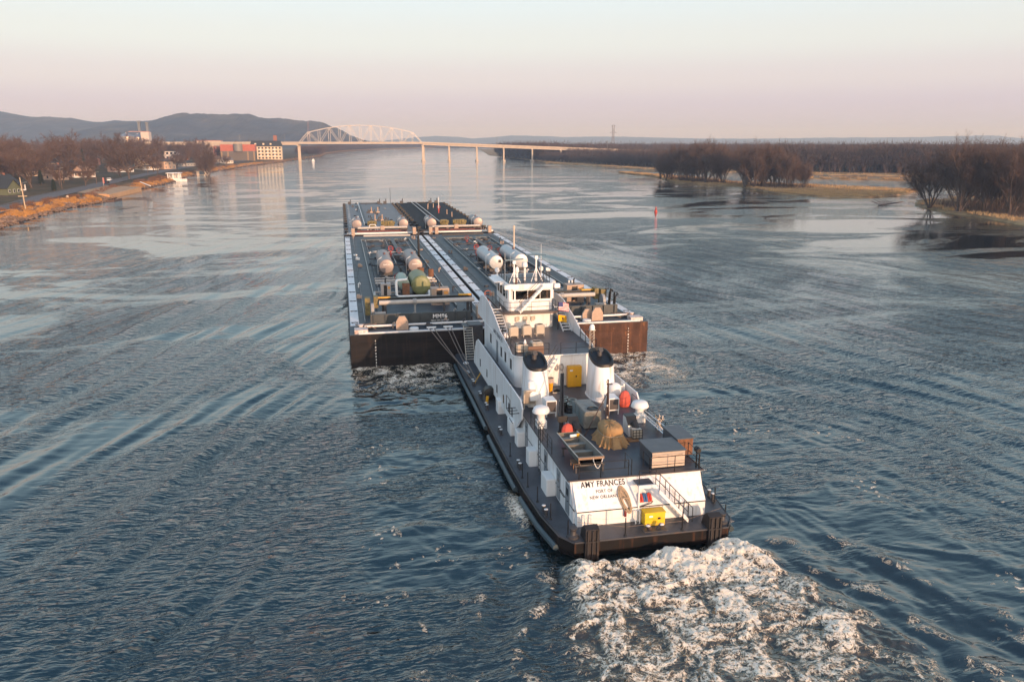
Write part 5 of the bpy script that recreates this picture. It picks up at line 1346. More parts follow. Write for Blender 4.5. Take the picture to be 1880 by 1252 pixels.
# near right barge
t, X, Y = barge(16.75, 82.5, 'near right tank barge with a brown rusty stern and pale blue tanks', DECKB, BARGEBRN, 1)
pipework(t, X, Y, 71); white_rails(t, X, Y); coaming(t, X, Y, 3.5, 12.9, 12, 82); stern_gear(t, X, Y, None, flip=True)
draft_marks(t, X(BWD - 2.3), Y(0))
BLUET = mat('tank_blue_grey', (.45, .47, .49), .4, .25, var=.1, col2=(.40, .30, .24), lo=.62, hi=.8)
add_tank(t, 22.5, 118.4, 130.5, 1.08, BZ + 1.75, BLUET, 'deck_tank'); add_tank(t, 26.6, 119.4, 131.2, 1.08, BZ + 1.75, BLUET, 'deck_tank')
b = MB(); b.box(22.85, 23.2, 118.13, 118.17, BZ + 1.75, BZ + 2.2); b.build('hazard_sign', BLACK, t)
engine_house(t, 28.0, 95.2, 2.2, 1.7, 2.1, TAN); valve(t, 22.6, 137.5); valve(t, 25.9, 132.8)
b = MB(); b.box(23.5, 27, 134.5, 135.3, BZ + .6, BZ + .8); b.box(24.5, 25.0, 133, 138, BZ + .4, BZ + .7)
for x in (23.7, 26.8): b.box(x - .06, x + .06, 134.7, 135.1, BZ, BZ + .6)
b.build('manifold', TAN, t)
b = MB(); b.tube([(27.9, 130.8, BZ), (27.9, 130.8, BZ + 6.0)], .13, 8); b.lathe((27.9, 130.8, BZ + 5.4), [(.2, 0), (.2, .5)], 8); b.build('vent_mast', mat('mast_tan', (.55, .47, .38), .5), t)
b = MB(); b.lathe((17.9, 97.2, BZ), [(.3, 0), (.32, .1), (.32, 1.2), (.25, 1.3)], 12); b.build('standpipe', TAN, t); valve(t, 17.2, 96.2, mat('valve_orange', (.45, .12, .05), .6), .8)
b = MB(); b.tube([(20.2, 167.6, BZ + .5), (29.2, 168.6, BZ + .5)], .2, 10); b.build('forward_pipe', STEELD, t)
for k in range(15): kevel(t, X(.62), 93 + k * 5.9, 1)
for k in range(15): kevel(t, X(BWD - .62), 88 + k * 6.1, -1)
b = MB(); b.slaby([(26.0, BZ), (27.2, BZ), (27.2, BZ + .7), (26.85, BZ + 1.2), (26.3, BZ + 1.2), (26.0, BZ + .7)], 84.6, 84.9); b.build('cheek_plate', TAN, t)
for k in range(5):
    b = MB(); x, y = X(BWD - 1.6) + .2 * (k % 2), 89.5 + k * .9; b.tube([(x, y, BZ), (x + .1, y, BZ + 1.6 + .3 * (k % 3)), (x + .5, y + .3, BZ + 1.8)], .12, 7); b.build('pipe_upright', BLACK, t)
clutter(t, X(3.8), X(12.4), 106, 164, 24, 23, [STEELD, STEELD, WHITE2, GREY]); clutter(t, X(1.4), X(3), 92, 172, 6, 28, [STEELD, WHITE2, TAN]); clutter(t, X(13.2), X(15), 92, 172, 7, 29, [STEELD, WHITE2, TAN])
for x in (X(1.9), X(3.2), X(15)): b = MB(); b.box(x - .35, x + .35, 174.4, 175.8, BZ, BZ + 1.5); b.build('corner_post', TAN, t)

# far barges
for bx, lab, dm, sm, k in ((.1, 'far left tank barge with a pale grey deck and two pink silver tanks astern', DECKG, BARGEBLK, 0), (16.75, 'far right tank barge with a black deck crossed by two white pipes', DECKD, BARGEBLK, 1)):
    t, X, Y = barge(bx, 176.2, lab, dm, sm, k)
    b = MB(); b.box(X(.6), X(BWD - .1), Y(.8), Y(1.3), BZ + .004, BZ + .3); b.build('stern_lip', WHITE2, t)
    b = MB(); b.tube([(X(3), Y(5), BZ + .9), (X(14), Y(5.3), BZ + .9)], .26, 10); o = b.build('cargo_pipe', PIPEW, t, smooth=True)
    b = MB(); b.box(X(8), X(8.9), Y(4.7), Y(5.6), BZ, BZ + 1.3); b.build('pipe_flange', TAN, o)
    b = MB(); b.box(X(2.8), X(13.8), Y(3.6), Y(4.0), BZ + .1, BZ + .5); b.build('beam', mat('beam_maroon', (.12, .03, .025), .6), t)
    x1, x2 = (2.9, 13.4) if k == 0 else (3.2, 14.0)
    add_tank(t, X(x1), Y(8), Y(16), 1.1, BZ + 1.4, SILVER, 'deck_tank'); add_tank(t, X(x2), Y(8), Y(16), 1.1, BZ + 1.4, SILVER, 'deck_tank')
    for u, w in ((6.4, 1.7), (10.0, 2.8)):
        b = MB(); b.box(X(u - w / 2), X(u + w / 2), Y(10), Y(11.8), BZ + .2, BZ + 1.3); b.box(X(u - w / 2 + .2), X(u + w / 2 - .2), Y(10.2), Y(11.4), BZ + 1.302, BZ + 1.9)
        for q in range(4): b.tube([(X(u - w / 2 + .2 + q * w / 5), Y(9.95), BZ + .3), (X(u - w / 2 + .2 + q * w / 5), Y(9.95), BZ + 1.7)], .09, 6)
        b.lathe((X(u - w / 2), Y(10.4), BZ + 1.4), [(.5, -.2), (.5, .2)], 14, axis='X'); b.lathe((X(u + w / 2), Y(10.4), BZ + 1.4), [(.4, -.2), (.4, .2)], 14, axis='X'); b.build('pump_engine', ENGINE, t)
    if k == 0:
        b = MB(); b.tube([(X(5.2), Y(6.2), BZ + .3), (X(5.8), Y(6.2), BZ + 1.5), (X(6.9), Y(6.2), BZ + 1.5), (X(7.5), Y(6.2), BZ + .3)], .1, 6); b.tube([(X(5.9), Y(6.2), BZ + .3), (X(6.1), Y(6.2), BZ + .9), (X(6.7), Y(6.2), BZ + .9), (X(6.9), Y(6.2), BZ + .3)], .08, 6); b.build('guard_hoop', WHITE2, t)
        b = MB(); b.box(X(5.0), X(5.6), Y(20), Y(89), BZ, BZ + .4); o = b.build('deck_trunk', DECKB, t); b = MB(); b.box(X(4.86), X(4.99), Y(20), Y(89), BZ, BZ + .42); b.build('trunk_edge', WHITE2, o)
        for (y, n_) in ((31, 5), (55, 4)):
            for q in range(n_): b = MB(); x = X(7 + q * .9); b.tube([(x, Y(y), BZ), (x, Y(y), BZ + .9 + .7 * (q % 2))], .16, 7); b.box(x - .5, x + .5, Y(y) - .3, Y(y) + .3, BZ + .002, BZ + .35); b.build('manifold', TAN if q % 2 else STEELD, t)
        for u0 in (.1, ): b = MB(); b.box(X(1.3), X(1.9), Y(3), Y(88), BZ + .004, BZ + .08); b.build('gunwale_stripe', mat('stripe_worn', (.45, .43, .41), .6, var=.4, scale=2, col2=(.10, .09, .08), lo=.45, hi=.6, scale2=.8), t)
        clutter(t, X(3), X(4.6), Y(22), Y(86), 12, 41, [STEELD, WHITE2, BLACK]); clutter(t, X(6), X(14), Y(22), Y(86), 16, 42, [STEELD, STEELD, BLACK, GREY])
        b = MB(); b.tube([(X(15.3), Y(89), BZ), (X(15.3), Y(89), BZ + 5)], .06, 6); b.build('signal_pole', BLACK, t)
    else:
        for u in (5.4, 6.7): b = MB(); b.tube([(X(u), Y(20), BZ + .35), (X(u), Y(89), BZ + .35)], .14, 8); b.build('deck_pipe', PIPEW, t)
        valve(t, X(9.8), Y(50)); b = MB(); b.tube([(X(9.8), Y(50), BZ), (X(9.8), Y(50), BZ + 4.5)], .1, 6); b.build('vent_mast', WHITE2, t)
        for u, v in ((8.2, 64), (8.9, 70), (10.4, 69), (11.6, 46), (11.9, 38)): b = MB(); b.tube([(X(u), Y(v), BZ), (X(u), Y(v), BZ + 1.3)], .13, 6); b.build('vent_pipe', TAN, t)
        clutter(t, X(1), X(15), Y(2), Y(8), 12, 52, [STEELD, TAN, BLACK])
    for u in (.5, BWD - .5):
        for q in range(14): b = MB(); x = X(u); y = Y(4 + q * 6.3); b.box(x - .4, x + .4, y - .2, y + .2, BZ + .002, BZ + .45); b.build('kevel', BLACK, t)
    for u in (2.2, 11.5, 13.5): b = MB(); b.box(X(u) - .5, X(u) + .5, Y(88), Y(89), BZ, BZ + .8); b.tube([(X(u) + .3, Y(88.5), BZ), (X(u) + .3, Y(88.5), BZ + 1.6)], .15, 6); b.build('bow_winch', STEELD, t)
    b = MB(); b.box(X(4), X(12), Y(89.6), Y(90.3), BZ, BZ + .25); b.build('bow_sill', BLACK, t)
b = MB(); b.tube([(13.4, 176.8, BZ + .6), (16, 174, BZ + .5), (18.5, 176.8, BZ + .6), (16.2, 179, BZ + .5), (13.4, 176.8, BZ + .6)], .06, 5)
single(b, 'coupling_wire', WIRE, (16, 176, BZ), 'dark wire lashing the four barges together where their corners meet', 'wire')
# ------------------------------------------------------------------ left bank: land, road
SHORE = np.array([(-88, 60), (-90, 150), (-92.3, 244), (-94, 273), (-95.7, 316), (-90.5, 342), (-97.6, 400), (-98.6, 430), (-95.7, 475), (-97, 520), (-101, 584), (-96, 686), (-86, 833), (-64.5, 980), (-44, 1150), (-28, 1321), (-24, 1609), (10, 2000), (105, 2448), (309, 3031), (700, 3500), (1500, 4200), (3000, 5000)])
def shore_x(y): return np.interp(y, SHORE[:, 1], SHORE[:, 0])
RANDW = 1.2
def land_h(d, x, y):
    h = np.interp(d, [-3, -.6, 0, .8, 4.5, 8.5, 14, 40, 120, 600, 5000], [-1.6, -.35, .05, .5, 1.7, 2.5, 2.7, 3.0, 4.0, 7, 10])
    return h + .12 * pn(x * .5, y * .5, 81) * sstep(-.3, 1, d) + .3 * pn(x * .12, y * .1, 82) * sstep(.5, 4, d) * sstep(14, 8, d) + .25 * pn(x * .03, y * .03, 83) * sstep(15, 60, d)
def land_mat(name, dry=1.0):
    m = bpy.data.materials.new(name); m.use_nodes = True
    N = m.node_tree.nodes; L = m.node_tree.links; p = N['Principled BSDF']; p.inputs['Roughness'].default_value = .95; p.inputs['Specular IOR Level'].default_value = .15
    a = N.new('ShaderNodeAttribute'); a.attribute_name = 'inland'
    co = N.new('ShaderNodeTexCoord')
    def nz(s, d=6):
        n = N.new('ShaderNodeTexNoise'); n.inputs['Scale'].default_value = s; n.inputs['Detail'].default_value = d; L.new(co.outputs['Object'], n.inputs[0]); return n.outputs['Fac']
    def mix(f, c1, c2):
        q = N.new('ShaderNodeMix'); q.data_type = 'RGBA'
        for i, c in ((6, c1), (7, c2)):
            if isinstance(c, tuple): q.inputs[i].default_value = (*c, 1)
            else: L.new(c, q.inputs[i])
        L.new(f, q.inputs[0]); return q.outputs[2]
    def rg(s, lo, hi):
        q = N.new('ShaderNodeMapRange'); q.inputs[1].default_value = lo; q.inputs[2].default_value = hi; L.new(s, q.inputs[0]); return q.outputs[0]
    big = nz(.05); med = nz(.45); fine = nz(3.0)
    bank = mix(rg(med, .42, .6), (.24, .13, .065), (.40, .23, .10))
    bank = mix(rg(fine, .5, .7), bank, (.10, .065, .045))
    lawn = mix(rg(big, .4, .62), (.10, .078, .042), (.16, .105, .06))
    lawn = mix(rg(med, .5, .75), lawn, (.065, .05, .035))
    jit = N.new('ShaderNodeMath'); jit.operation = 'MULTIPLY_ADD'; L.new(med, jit.inputs[0]); jit.inputs[1].default_value = 6.0; L.new(a.outputs['Fac'], jit.inputs[2])
    wet = rg(a.outputs['Fac'], .15, .9)
    c = mix(rg(jit.outputs[0], 9.5, 12.5), bank, lawn)
    c = mix(wet, (.035, .025, .02), c)
    L.new(c, p.inputs['Base Color'])
    bp = N.new('ShaderNodeBump'); bp.inputs['Distance'].default_value = .4; bp.inputs['Strength'].default_value = .7; L.new(fine, bp.inputs['Height']); L.new(bp.outputs[0], p.inputs['Normal'])
    return m
LAND = land_mat('bank_soil')
yy = np.concatenate([np.arange(60, 700, 1.6), np.arange(700, 1400, 6), np.linspace(1400, 5000, 90)])
dd = np.concatenate([np.array([-4, -2, -.9, -.3, .1, .5, .9, 1.5, 2.2, 3, 4, 5, 6, 7, 8, 9, 10.5, 12, 14, 17, 21, 26, 32, 40]), np.array([55, 80, 120, 180, 300, 500, 800, 1300, 2200, 4000])])
Dm, Ym = np.meshgrid(dd, yy)
wob = 1.1 * fbm(Ym * .11, Ym * 0 + 3, 3, 85) + .5 * pn(Ym * .6, Ym * 0, 86)
Xm = shore_x(Ym) + wob - Dm
o = grid_mesh('bank_land', np.stack([Xm, Ym, land_h(Dm, Xm, Ym)], -1).reshape(-1, 3), len(yy), len(dd), LAND)
a = o.data.attributes.new('inland', 'FLOAT', 'POINT'); a.data.foreach_set('value', np.ascontiguousarray(Dm, dtype=np.float32).ravel())
tag(o, 'low town bank with dry grass, rock and lawns', 'land', kind='structure')
def gz(x, y): return float(land_h(np.array(shore_x(y) - x), np.array(float(x)), np.array(float(y))))

ROAD = [(-99, 190), (-102, 250), (-106, 300), (-110.5, 340), (-113.5, 405), (-117, 460), (-120, 525), (-123, 620), (-122, 720), (-112, 850), (-95, 960)]
def strip(name, off0, off1, z, m, lab):
    P = np.array(ROAD, float); s = np.linspace(0, len(P) - 1, 150); X = np.interp(s, range(len(P)), P[:, 0]); Y = np.interp(s, range(len(P)), P[:, 1])
    tx, ty = np.gradient(X), np.gradient(Y); l = np.hypot(tx, ty); nx, ny = -ty / l, tx / l
    V = []
    for q in (off0, off1): V.append(np.stack([X + nx * q, Y + ny * q, np.array([gz(a_, b_) for a_, b_ in zip(X, Y)]) + z], -1))
    V = np.stack(V, 1).reshape(-1, 3)
    return tag(grid_mesh(name, V, len(X), 2, m), lab, 'road', kind='structure')
strip('river_road', 4.3, -4.3, .16, mat('asphalt', (.135, .115, .112), .85, var=.15, scale=.3), 'grey road along the bank')
strip('road_kerb', 5.0, 4.3, .26, mat('kerb', (.16, .14, .13), .85), 'pale kerb on the town side of the road')
strip('road_verge', -4.3, -4.6, .2, mat('kerb', (.16, .14, .13)), 'pale edge of the road on the river side')

# riprap and dry grass on the bank: far too many pieces to count
rng_ = np.random.RandomState(5)
def rocks(n, y0, y1, d0, d1, smin, smax):
    base = np.array([(1, 0, 0), (-1, 0, 0), (0, 1, 0), (0, -1, 0), (0, 0, .8), (0, 0, -.8)], float)
    F = [(0, 2, 4), (2, 1, 4), (1, 3, 4), (3, 0, 4), (2, 0, 5), (1, 2, 5), (3, 1, 5), (0, 3, 5)]
    T = []
    ys = rng_.uniform(y0, y1, n); ds = rng_.uniform(d0, d1, n)
    for y, d in zip(ys, ds):
        x = shore_x(y) + float(1.1 * fbm(np.array([y * .11]), np.array([3.]), 3, 85)[0]) - d
        s = rng_.uniform(smin, smax) * (1 + (rng_.rand() < .06)); v = base * rng_.uniform(.55, 1.2, (6, 1)) * s; a_ = rng_.rand() * 6.28
        c, s_ = math.cos(a_), math.sin(a_); v = np.stack([v[:, 0] * c - v[:, 1] * s_, v[:, 0] * s_ + v[:, 1] * c, v[:, 2]], -1) + (x, y, float(land_h(np.array(d), np.array(x), np.array(y))) + s * .2)
        for f in F: T.append(v[list(f)])
    return np.array(T)
tag(tri_mesh('riprap', np.concatenate([rocks(2600, 190, 345, -.2, 6.5, .18, .5), rocks(1500, 345, 1000, -.2, 3.5, .2, .6)]), mat('riprap_stone', (.27, .18, .125), .9, var=.35, scale=.8, col2=(.12, .085, .07), lo=.45, hi=.6, scale2=.5)), 'tan rock rubble along the waterline of the town bank', 'rocks', kind='stuff')
def blades(xy, z, hmin, hmax, w):
    n = len(xy); a_ = rng_.rand(n) * 6.28; h_ = rng_.uniform(hmin, hmax, n)
    x, y = xy[:, 0], xy[:, 1]; lx, ly = rng_.normal(0, .25, n) * h_, rng_.normal(0, .25, n) * h_
    return np.stack([np.stack([x - w * np.cos(a_), y - w * np.sin(a_), z - .05], -1), np.stack([x + w * np.cos(a_), y + w * np.sin(a_), z - .05], -1), np.stack([x + lx, y + ly, z + h_], -1)], 1)
T = []
for y0, y1, n, d0, d1, h_ in ((268, 345, 16000, 1.6, 7, 1.1), (200, 268, 5000, 4, 8.5, .8), (430, 560, 9000, 1.2, 6, 1.0), (560, 900, 7000, 1.2, 6, .9)):
    y = rng_.uniform(y0, y1, n); d = rng_.uniform(d0, d1, n); k = pn(y * .12, d * .3, 91) > -.12
    y, d = y[k], d[k]; x = shore_x(y) - d
    T.append(blades(np.stack([x, y], -1), land_h(d, x, y), h_ * .5, h_, .16))
tag(tri_mesh('dry_grass', np.concatenate(T), mat('dry_grass', (.48, .25, .075), .9, var=.25, scale=.4, col2=(.26, .14, .07), lo=.45, hi=.65, scale2=.15)), 'tall golden dry grass lit along the town bank', 'grass', kind='stuff')
# brown scrub on the bank top
T = []
for y0, y1, n, d0, d1 in ((255, 345, 9000, 6, 10), (455, 520, 8000, 4, 10), (345, 420, 2500, 5, 9), (520, 800, 5000, 4, 9)):
    y = rng_.uniform(y0, y1, n); d = rng_.uniform(d0, d1, n); k = pn(y * .25, d * .25, 95) > .05
    y, d = y[k], d[k]; x = shore_x(y) - d; T.append(blades(np.stack([x, y], -1), land_h(d, x, y), .5, 1.5, .07))
tag(tri_mesh('brush', np.concatenate(T), mat('brush_brown', (.17, .085, .05), .9, var=.3, scale=.5)), 'leafless brown scrub between the road and the river', 'scrub', kind='stuff')

# ------------------------------------------------------------------ houses
def windows(t, wallo, pts, w, h_, rz, c):
    pass
PANE = mat('house_pane', (.03, .03, .035), .15)
def house(x, y, rz, w, d, h_, rh, wall, roof, label, group=None, porch=False, hip=False, chimney=True, nwin=3, storeys=1, gable_front=False, trim=None):
    """w along the front (local x), front faces local -y"""
    z0 = gz(x, y) - .1
    t = thing('house', (x, y, z0), label, 'house', group); t.rotation_euler = (0, 0, rz)
    def fin(b, nm, m, par=None):
        b.v = [(px_ + x, py_ + y, pz + z0) for px_, py_, pz in b.v]; return b.build(nm, m, par or t)
    b = MB(); b.box(-w / 2, w / 2, -d / 2, d / 2, 0, h_)
    if not hip:
        if gable_front: b.slaby([(-w / 2, h_ + .002), (w / 2, h_ + .002), (0, h_ + rh)], -d / 2 + .02, d / 2 - .02)
        else: b.slabx([(-d / 2, h_ + .002), (d / 2, h_ + .002), (0, h_ + rh)], -w / 2 + .02, w / 2 - .02)
    wo = fin(b, 'wall', wall)
    b = MB(); e = .45; k = .22
    if hip:
        rl = max(.2, (w - d) / 2)
        b.add([(-w / 2 - e, -d / 2 - e, h_), (w / 2 + e, -d / 2 - e, h_), (w / 2 + e, d / 2 + e, h_), (-w / 2 - e, d / 2 + e, h_), (-rl, 0, h_ + rh), (rl, 0, h_ + rh)], [(0, 1, 5, 4), (1, 2, 5), (2, 3, 4, 5), (3, 0, 4), (3, 2, 1, 0)])
    elif gable_front:
        s = rh / (w / 2)
        b.slaby([(-w / 2 - e, h_ - e * s), (0, h_ + rh), (w / 2 + e, h_ - e * s), (w / 2 + e, h_ - e * s + k), (0, h_ + rh + k * 1.3), (-w / 2 - e, h_ - e * s + k)], -d / 2 - e, d / 2 + e)
    else:
        s = rh / (d / 2)
        b.slabx([(-d / 2 - e, h_ - e * s), (0, h_ + rh), (d / 2 + e, h_ - e * s), (d / 2 + e, h_ - e * s + k), (0, h_ + rh + k * 1.3), (-d / 2 - e, h_ - e * s + k)], -w / 2 - e, w / 2 + e)
    ro = fin(b, 'roof', roof)
    if chimney: b = MB(); b.box(w * .2, w * .2 + .7, -.35, .35, h_ + rh * .35, h_ + rh + .9); fin(b, 'chimney', mat('brick_chimney', (.28, .12, .08), .8), ro)
    for st in range(storeys):
        for i in range(nwin):
            u = -w / 2 + w * (i + .5) / nwin; zz = 1.0 + st * 2.7
            b = MB(); b.box(u - .5, u + .5, -d / 2 - .06, -d / 2 + .05, zz, zz + 1.35); wi = fin(b, 'window', trim or WHITE2)
            b = MB(); b.box(u - .4, u + .4, -d / 2 - .08, -d / 2 - .062, zz + .1, zz + 1.25); fin(b, 'pane', PANE, wi)
    for sx in (-1, 1):
        b = MB(); xx = sx * w / 2; b.box(min(xx, xx + sx * .06), max(xx, xx + sx * .06), -.6, .6, 1.0, 2.3); fin(b, 'window', PANE)
    if porch:
        b = MB(); b.box(-w / 2, w / 2, -d / 2 - 2.4, -d / 2 - .09, 0, .7); fin(b, 'porch_floor', trim or WHITE2)
        b = MB(); b.slabx([(-d / 2 - 2.8, 2.7), (-d / 2 - .09, 3.25), (-d / 2 - .09, 3.45), (-d / 2 - 2.8, 2.9)], -w / 2 - .3, w / 2 + .3); fin(b, 'porch_roof', roof)
        for i in range(4):
            u = -w / 2 + .25 + (w - .5) * i / 3; b = MB(); b.box(u - .2, u + .2, -d / 2 - 2.4, -d / 2 - 2.05, .7, 2.72); fin(b, 'porch_column', trim or WHITE2)
    return t
HW = lambda n, c: mat('siding_' + n, c, .7, var=.08, scale=.6)
HR = lambda n, c: mat('shingle_' + n, c, .85, var=.2, scale=2)
RD, RG, RB = HR('dark', (.035, .04, .045)), HR('grey', (.16, .155, .16)), HR('brown', (.10, .07, .055))
face = R(62)     # fronts turned to the river and the afternoon sun
house(-140, 377, R(70), 12, 9, 3.2, 3.4, HW('cream', (.62, .52, .42)), RD, 'dark roofed house with pale porch columns, nearest the left edge of the picture', porch=True)
house(-156, 372, R(70), 16, 11, 3.4, 2.6, HW('grey', (.34, .33, .33)), RG, 'grey roofed house behind the dark roofed porch house')
house(-131, 352, R(70), 7, 12, 3.0, 3.0, HW('green', (.12, .13, .07)), RD, 'dark green gabled house with a white eave at the left edge', gable_front=True, chimney=False)
house(-150, 478, R(50), 9, 9, 5.4, 2.6, HW('stone', (.46, .33, .25)), RB, 'tan stone house of two storeys right of the big round tree', storeys=2)
house(-149, 512, R(40), 12, 14, 3.6, 5.6, HW('rose', (.50, .36, .29)), RD, 'steep gabled house with a dark roof behind the parked cars', gable_front=True, porch=True)
house(-163, 540, R(40), 9, 10, 5.2, 3.2, HW('sand', (.55, .43, .33)), RB, 'sand coloured house whose small gable rises behind the steep gabled house', gable_front=True)
house(-147, 597, R(45), 12, 9, 3.0, 2.4, HW('pink', (.44, .31, .26)), RB, 'low bungalow with an orange lit porch left of the tall dark tree', porch=True)
house(-140, 642, R(45), 11, 10, 6.0, 3.4, HW('cream2', (.60, .47, .34)), RB, 'two storey cream house with tall windows beyond the dark tree', storeys=2, porch=True)
house(-128, 655, R(45), 10, 8, 5.8, 2.4, HW('peach', (.58, .40, .28)), RB, 'two storey peach house right of the cream house', storeys=2, hip=True)
house(-127, 722, R(45), 14, 10, 3.0, 2.6, HW('grey2', (.30, .29, .28)), RD, 'low grey house with a wide dark hip roof across the road from the white pavilion', hip=True, nwin=5)
house(-122, 842, R(40), 14, 9, 3.4, 2.8, HW('tan', (.50, .38, .27)), RB, 'low tan house behind the tall forked tree', nwin=4)
house(-106, 820, R(40), 9, 8, 3.2, 2.6, HW('white', (.62, .55, .48)), RG, 'small white house just right of the tall forked tree')
house(-285, 1010, R(30), 26, 14, 5, 3.5, HW('white2', (.70, .60, .55)), HR('red', (.36, .13, .10)), 'white house with a red roof standing far back among the trees', nwin=6)
house(-190, 640, R(30), 12, 9, 4.5, 3, HW('buff', (.48, .38, .30)), RG, 'buff house glimpsed between the trees behind the bungalow')
house(-205, 745, R(30), 12, 10, 5, 3.4, HW('brickred', (.32, .15, .11)), RD, 'red brick house glimpsed in the trees behind the cream houses', gable_front=True)
house(-178, 830, R(30), 16, 10, 5, 3, HW('grey3', (.42, .38, .36)), RD, 'grey house with a dark roof in front of the grain elevator')
house(-232, 560, R(30), 14, 10, 5, 3, HW('sand2', (.55, .45, .36)), RG, 'sand house with a pale roof far behind the round tree')

rh_ = random.Random(9)
for k in range(16):
    y = 360 + k * 34 + rh_.uniform(-8, 8); x = float(shore_x(y)) - rh_.uniform(78, 165)
    house(x, y, R(rh_.choice((35, 48, 125))), rh_.uniform(8, 12), rh_.uniform(8, 11), rh_.choice((3.2, 5.4)), rh_.uniform(2.6, 3.8), HW('mix%d' % (k % 5), [(.58, .46, .36), (.50, .34, .26), (.62, .56, .50), (.40, .30, .24), (.55, .42, .38)][k % 5]), [RD, RG, RB][k % 3], 'house half hidden behind the bare trees of the town', 'houses back in the town trees', gable_front=bool(k % 2), chimney=bool(k % 3))
# white pavilion by the water
t = thing('pavilion', (-98, 522, 1.6), 'white open pavilion with square columns on the river bank', 'pavilion')
t.rotation_euler = (0, 0, 0)
b = MB(); b.box(-101.5, -94.5, 517, 524, -.3, 2.0); b.build('base_wall', WHITE, t)
b = MB(); b.box(-102, -94, 516.6, 524.6, 4.6, 5.0); b.build('roof', WHITE, t)
for x in (-101.1, -98, -94.9):
    for y in (517.6, 523.2): b = MB(); b.box(x - .3, x + .3, y - .3, y + .3, 2.0, 4.6); b.build('column', WHITE, t)
b = MB(); b.box(-94.5, -90.5, 517.5, 518.1, -.3, 1.4); b.box(-101.2, -94.9, 523.6, 523.9, 2.0, 4.5); b.build('low_wall', WHITE, t)
t = thing('boathouse', (-95, 610, 1.5), 'small cream boathouse at the waterline beyond the white pavilion', 'boathouse')
b = MB(); b.box(-99.5, -91.5, 607, 612, -.2, 3.1); b.build('wall', HW('cream', (.62, .52, .42)), t)
b = MB(); b.box(-100, -91, 606.5, 612.5, 3.102, 3.35); b.build('roof', RG, t)
b = MB(); b.box(-97.5, -94.5, 606.95, 606.995, .6, 2.7); b.build('door', DOORG, t)
# retaining wall and sandy yard
b = MB(); b.box(-95, -94.2, 362, 418, -.3, 1.9); b.box(-110, -95.002, 361.4, 362, .5, 2.2)
single(b, 'retaining_wall', mat('sand_wall', (.50, .30, .16), .8, var=.15, scale=.3), (-95, 390, 0), 'long sandy coloured retaining wall at the water below the road', 'wall')
V = []
for y in np.linspace(362, 420, 20):
    for d in (0, 1): V.append((-95.001 - d * (11.5 + .1 * (y - 362)), y, 1.9 + d * .95))
tag(grid_mesh('sand_yard', np.array(V), 20, 2, mat('sand', (.42, .27, .16), .95, var=.15, scale=.4)), 'bare sandy yard behind the retaining wall', 'sand', kind='structure')
b = MB(); b.box(-88.6, -88.3, 345, 357, -.2, .7); b.box(-91, -88.6, 345, 345.4, -.2, .7)
single(b, 'timber_jetty', mat('timber_dark', (.10, .06, .045), .8), (-89, 350, 0), 'dark low timber jetty at the spit below the road', 'jetty')
b = MB()
b.tube([(-102, 452, 2.8), (-96, 446, 1.0)], .28, 6)
single(b, 'boat_rail', WHITE2, (-99, 449, 1.8), 'white rail sloping down the bank by the scrub', 'rail')

# cars on the river road
def car(x, y, rz, body, lab):
    z0 = gz(x, y) + .16
    t = thing('parked_car', (x, y, z0), lab, 'car', 'cars on the river road'); t.rotation_euler = (0, 0, rz)
    def fin(b, nm, m, par=None, sm=False): b.v = [(a + x, c + y, e + z0) for a, c, e in b.v]; return b.build(nm, m, par or t, sm)
    b = MB(); b.slabx([(-2.3, .35), (2.3, .35), (2.35, .75), (2.2, .98), (1.0, 1.06), (.35, 1.62), (-1.5, 1.66), (-2.2, 1.05), (-2.35, .7)], -.88, .88); fin(b, 'body', body)
    b = MB()
    for s in (-1, 1): b.slabx([(.92, 1.1), (.38, 1.54), (-1.4, 1.57), (-1.9, 1.1)], *sorted((s * .885, s * .9)))
    fin(b, 'side_window', GLASSD)
    b = MB(); b.slaby([(-.75, 1.12), (.75, 1.12), (.66, 1.52), (-.66, 1.52)], -2.15, -1.85); fin(b, 'rear_window', GLASSD)
    for sx in (-1, 1):
        for yy_ in (-1.4, 1.4): b = MB(); b.lathe((sx * .8, yy_, .33), [(.3, -.11), (.34, -.09), (.34, .09), (.3, .11)], 14, axis='X'); fin(b, 'wheel', BLACK)
        b = MB(); b.box(sx * .7 - .14, sx * .7 + .14, -2.37, -2.28, .72, .86); fin(b, 'tail_light', RED)
car(-119.5, 463, R(4), mat('car_white', (.72, .72, .74), .25), 'white car on the river road ahead of the dark one')
car(-113.0, 432, R(4), mat('car_dark', (.025, .03, .045), .25), 'dark blue car on the river road behind the white one')

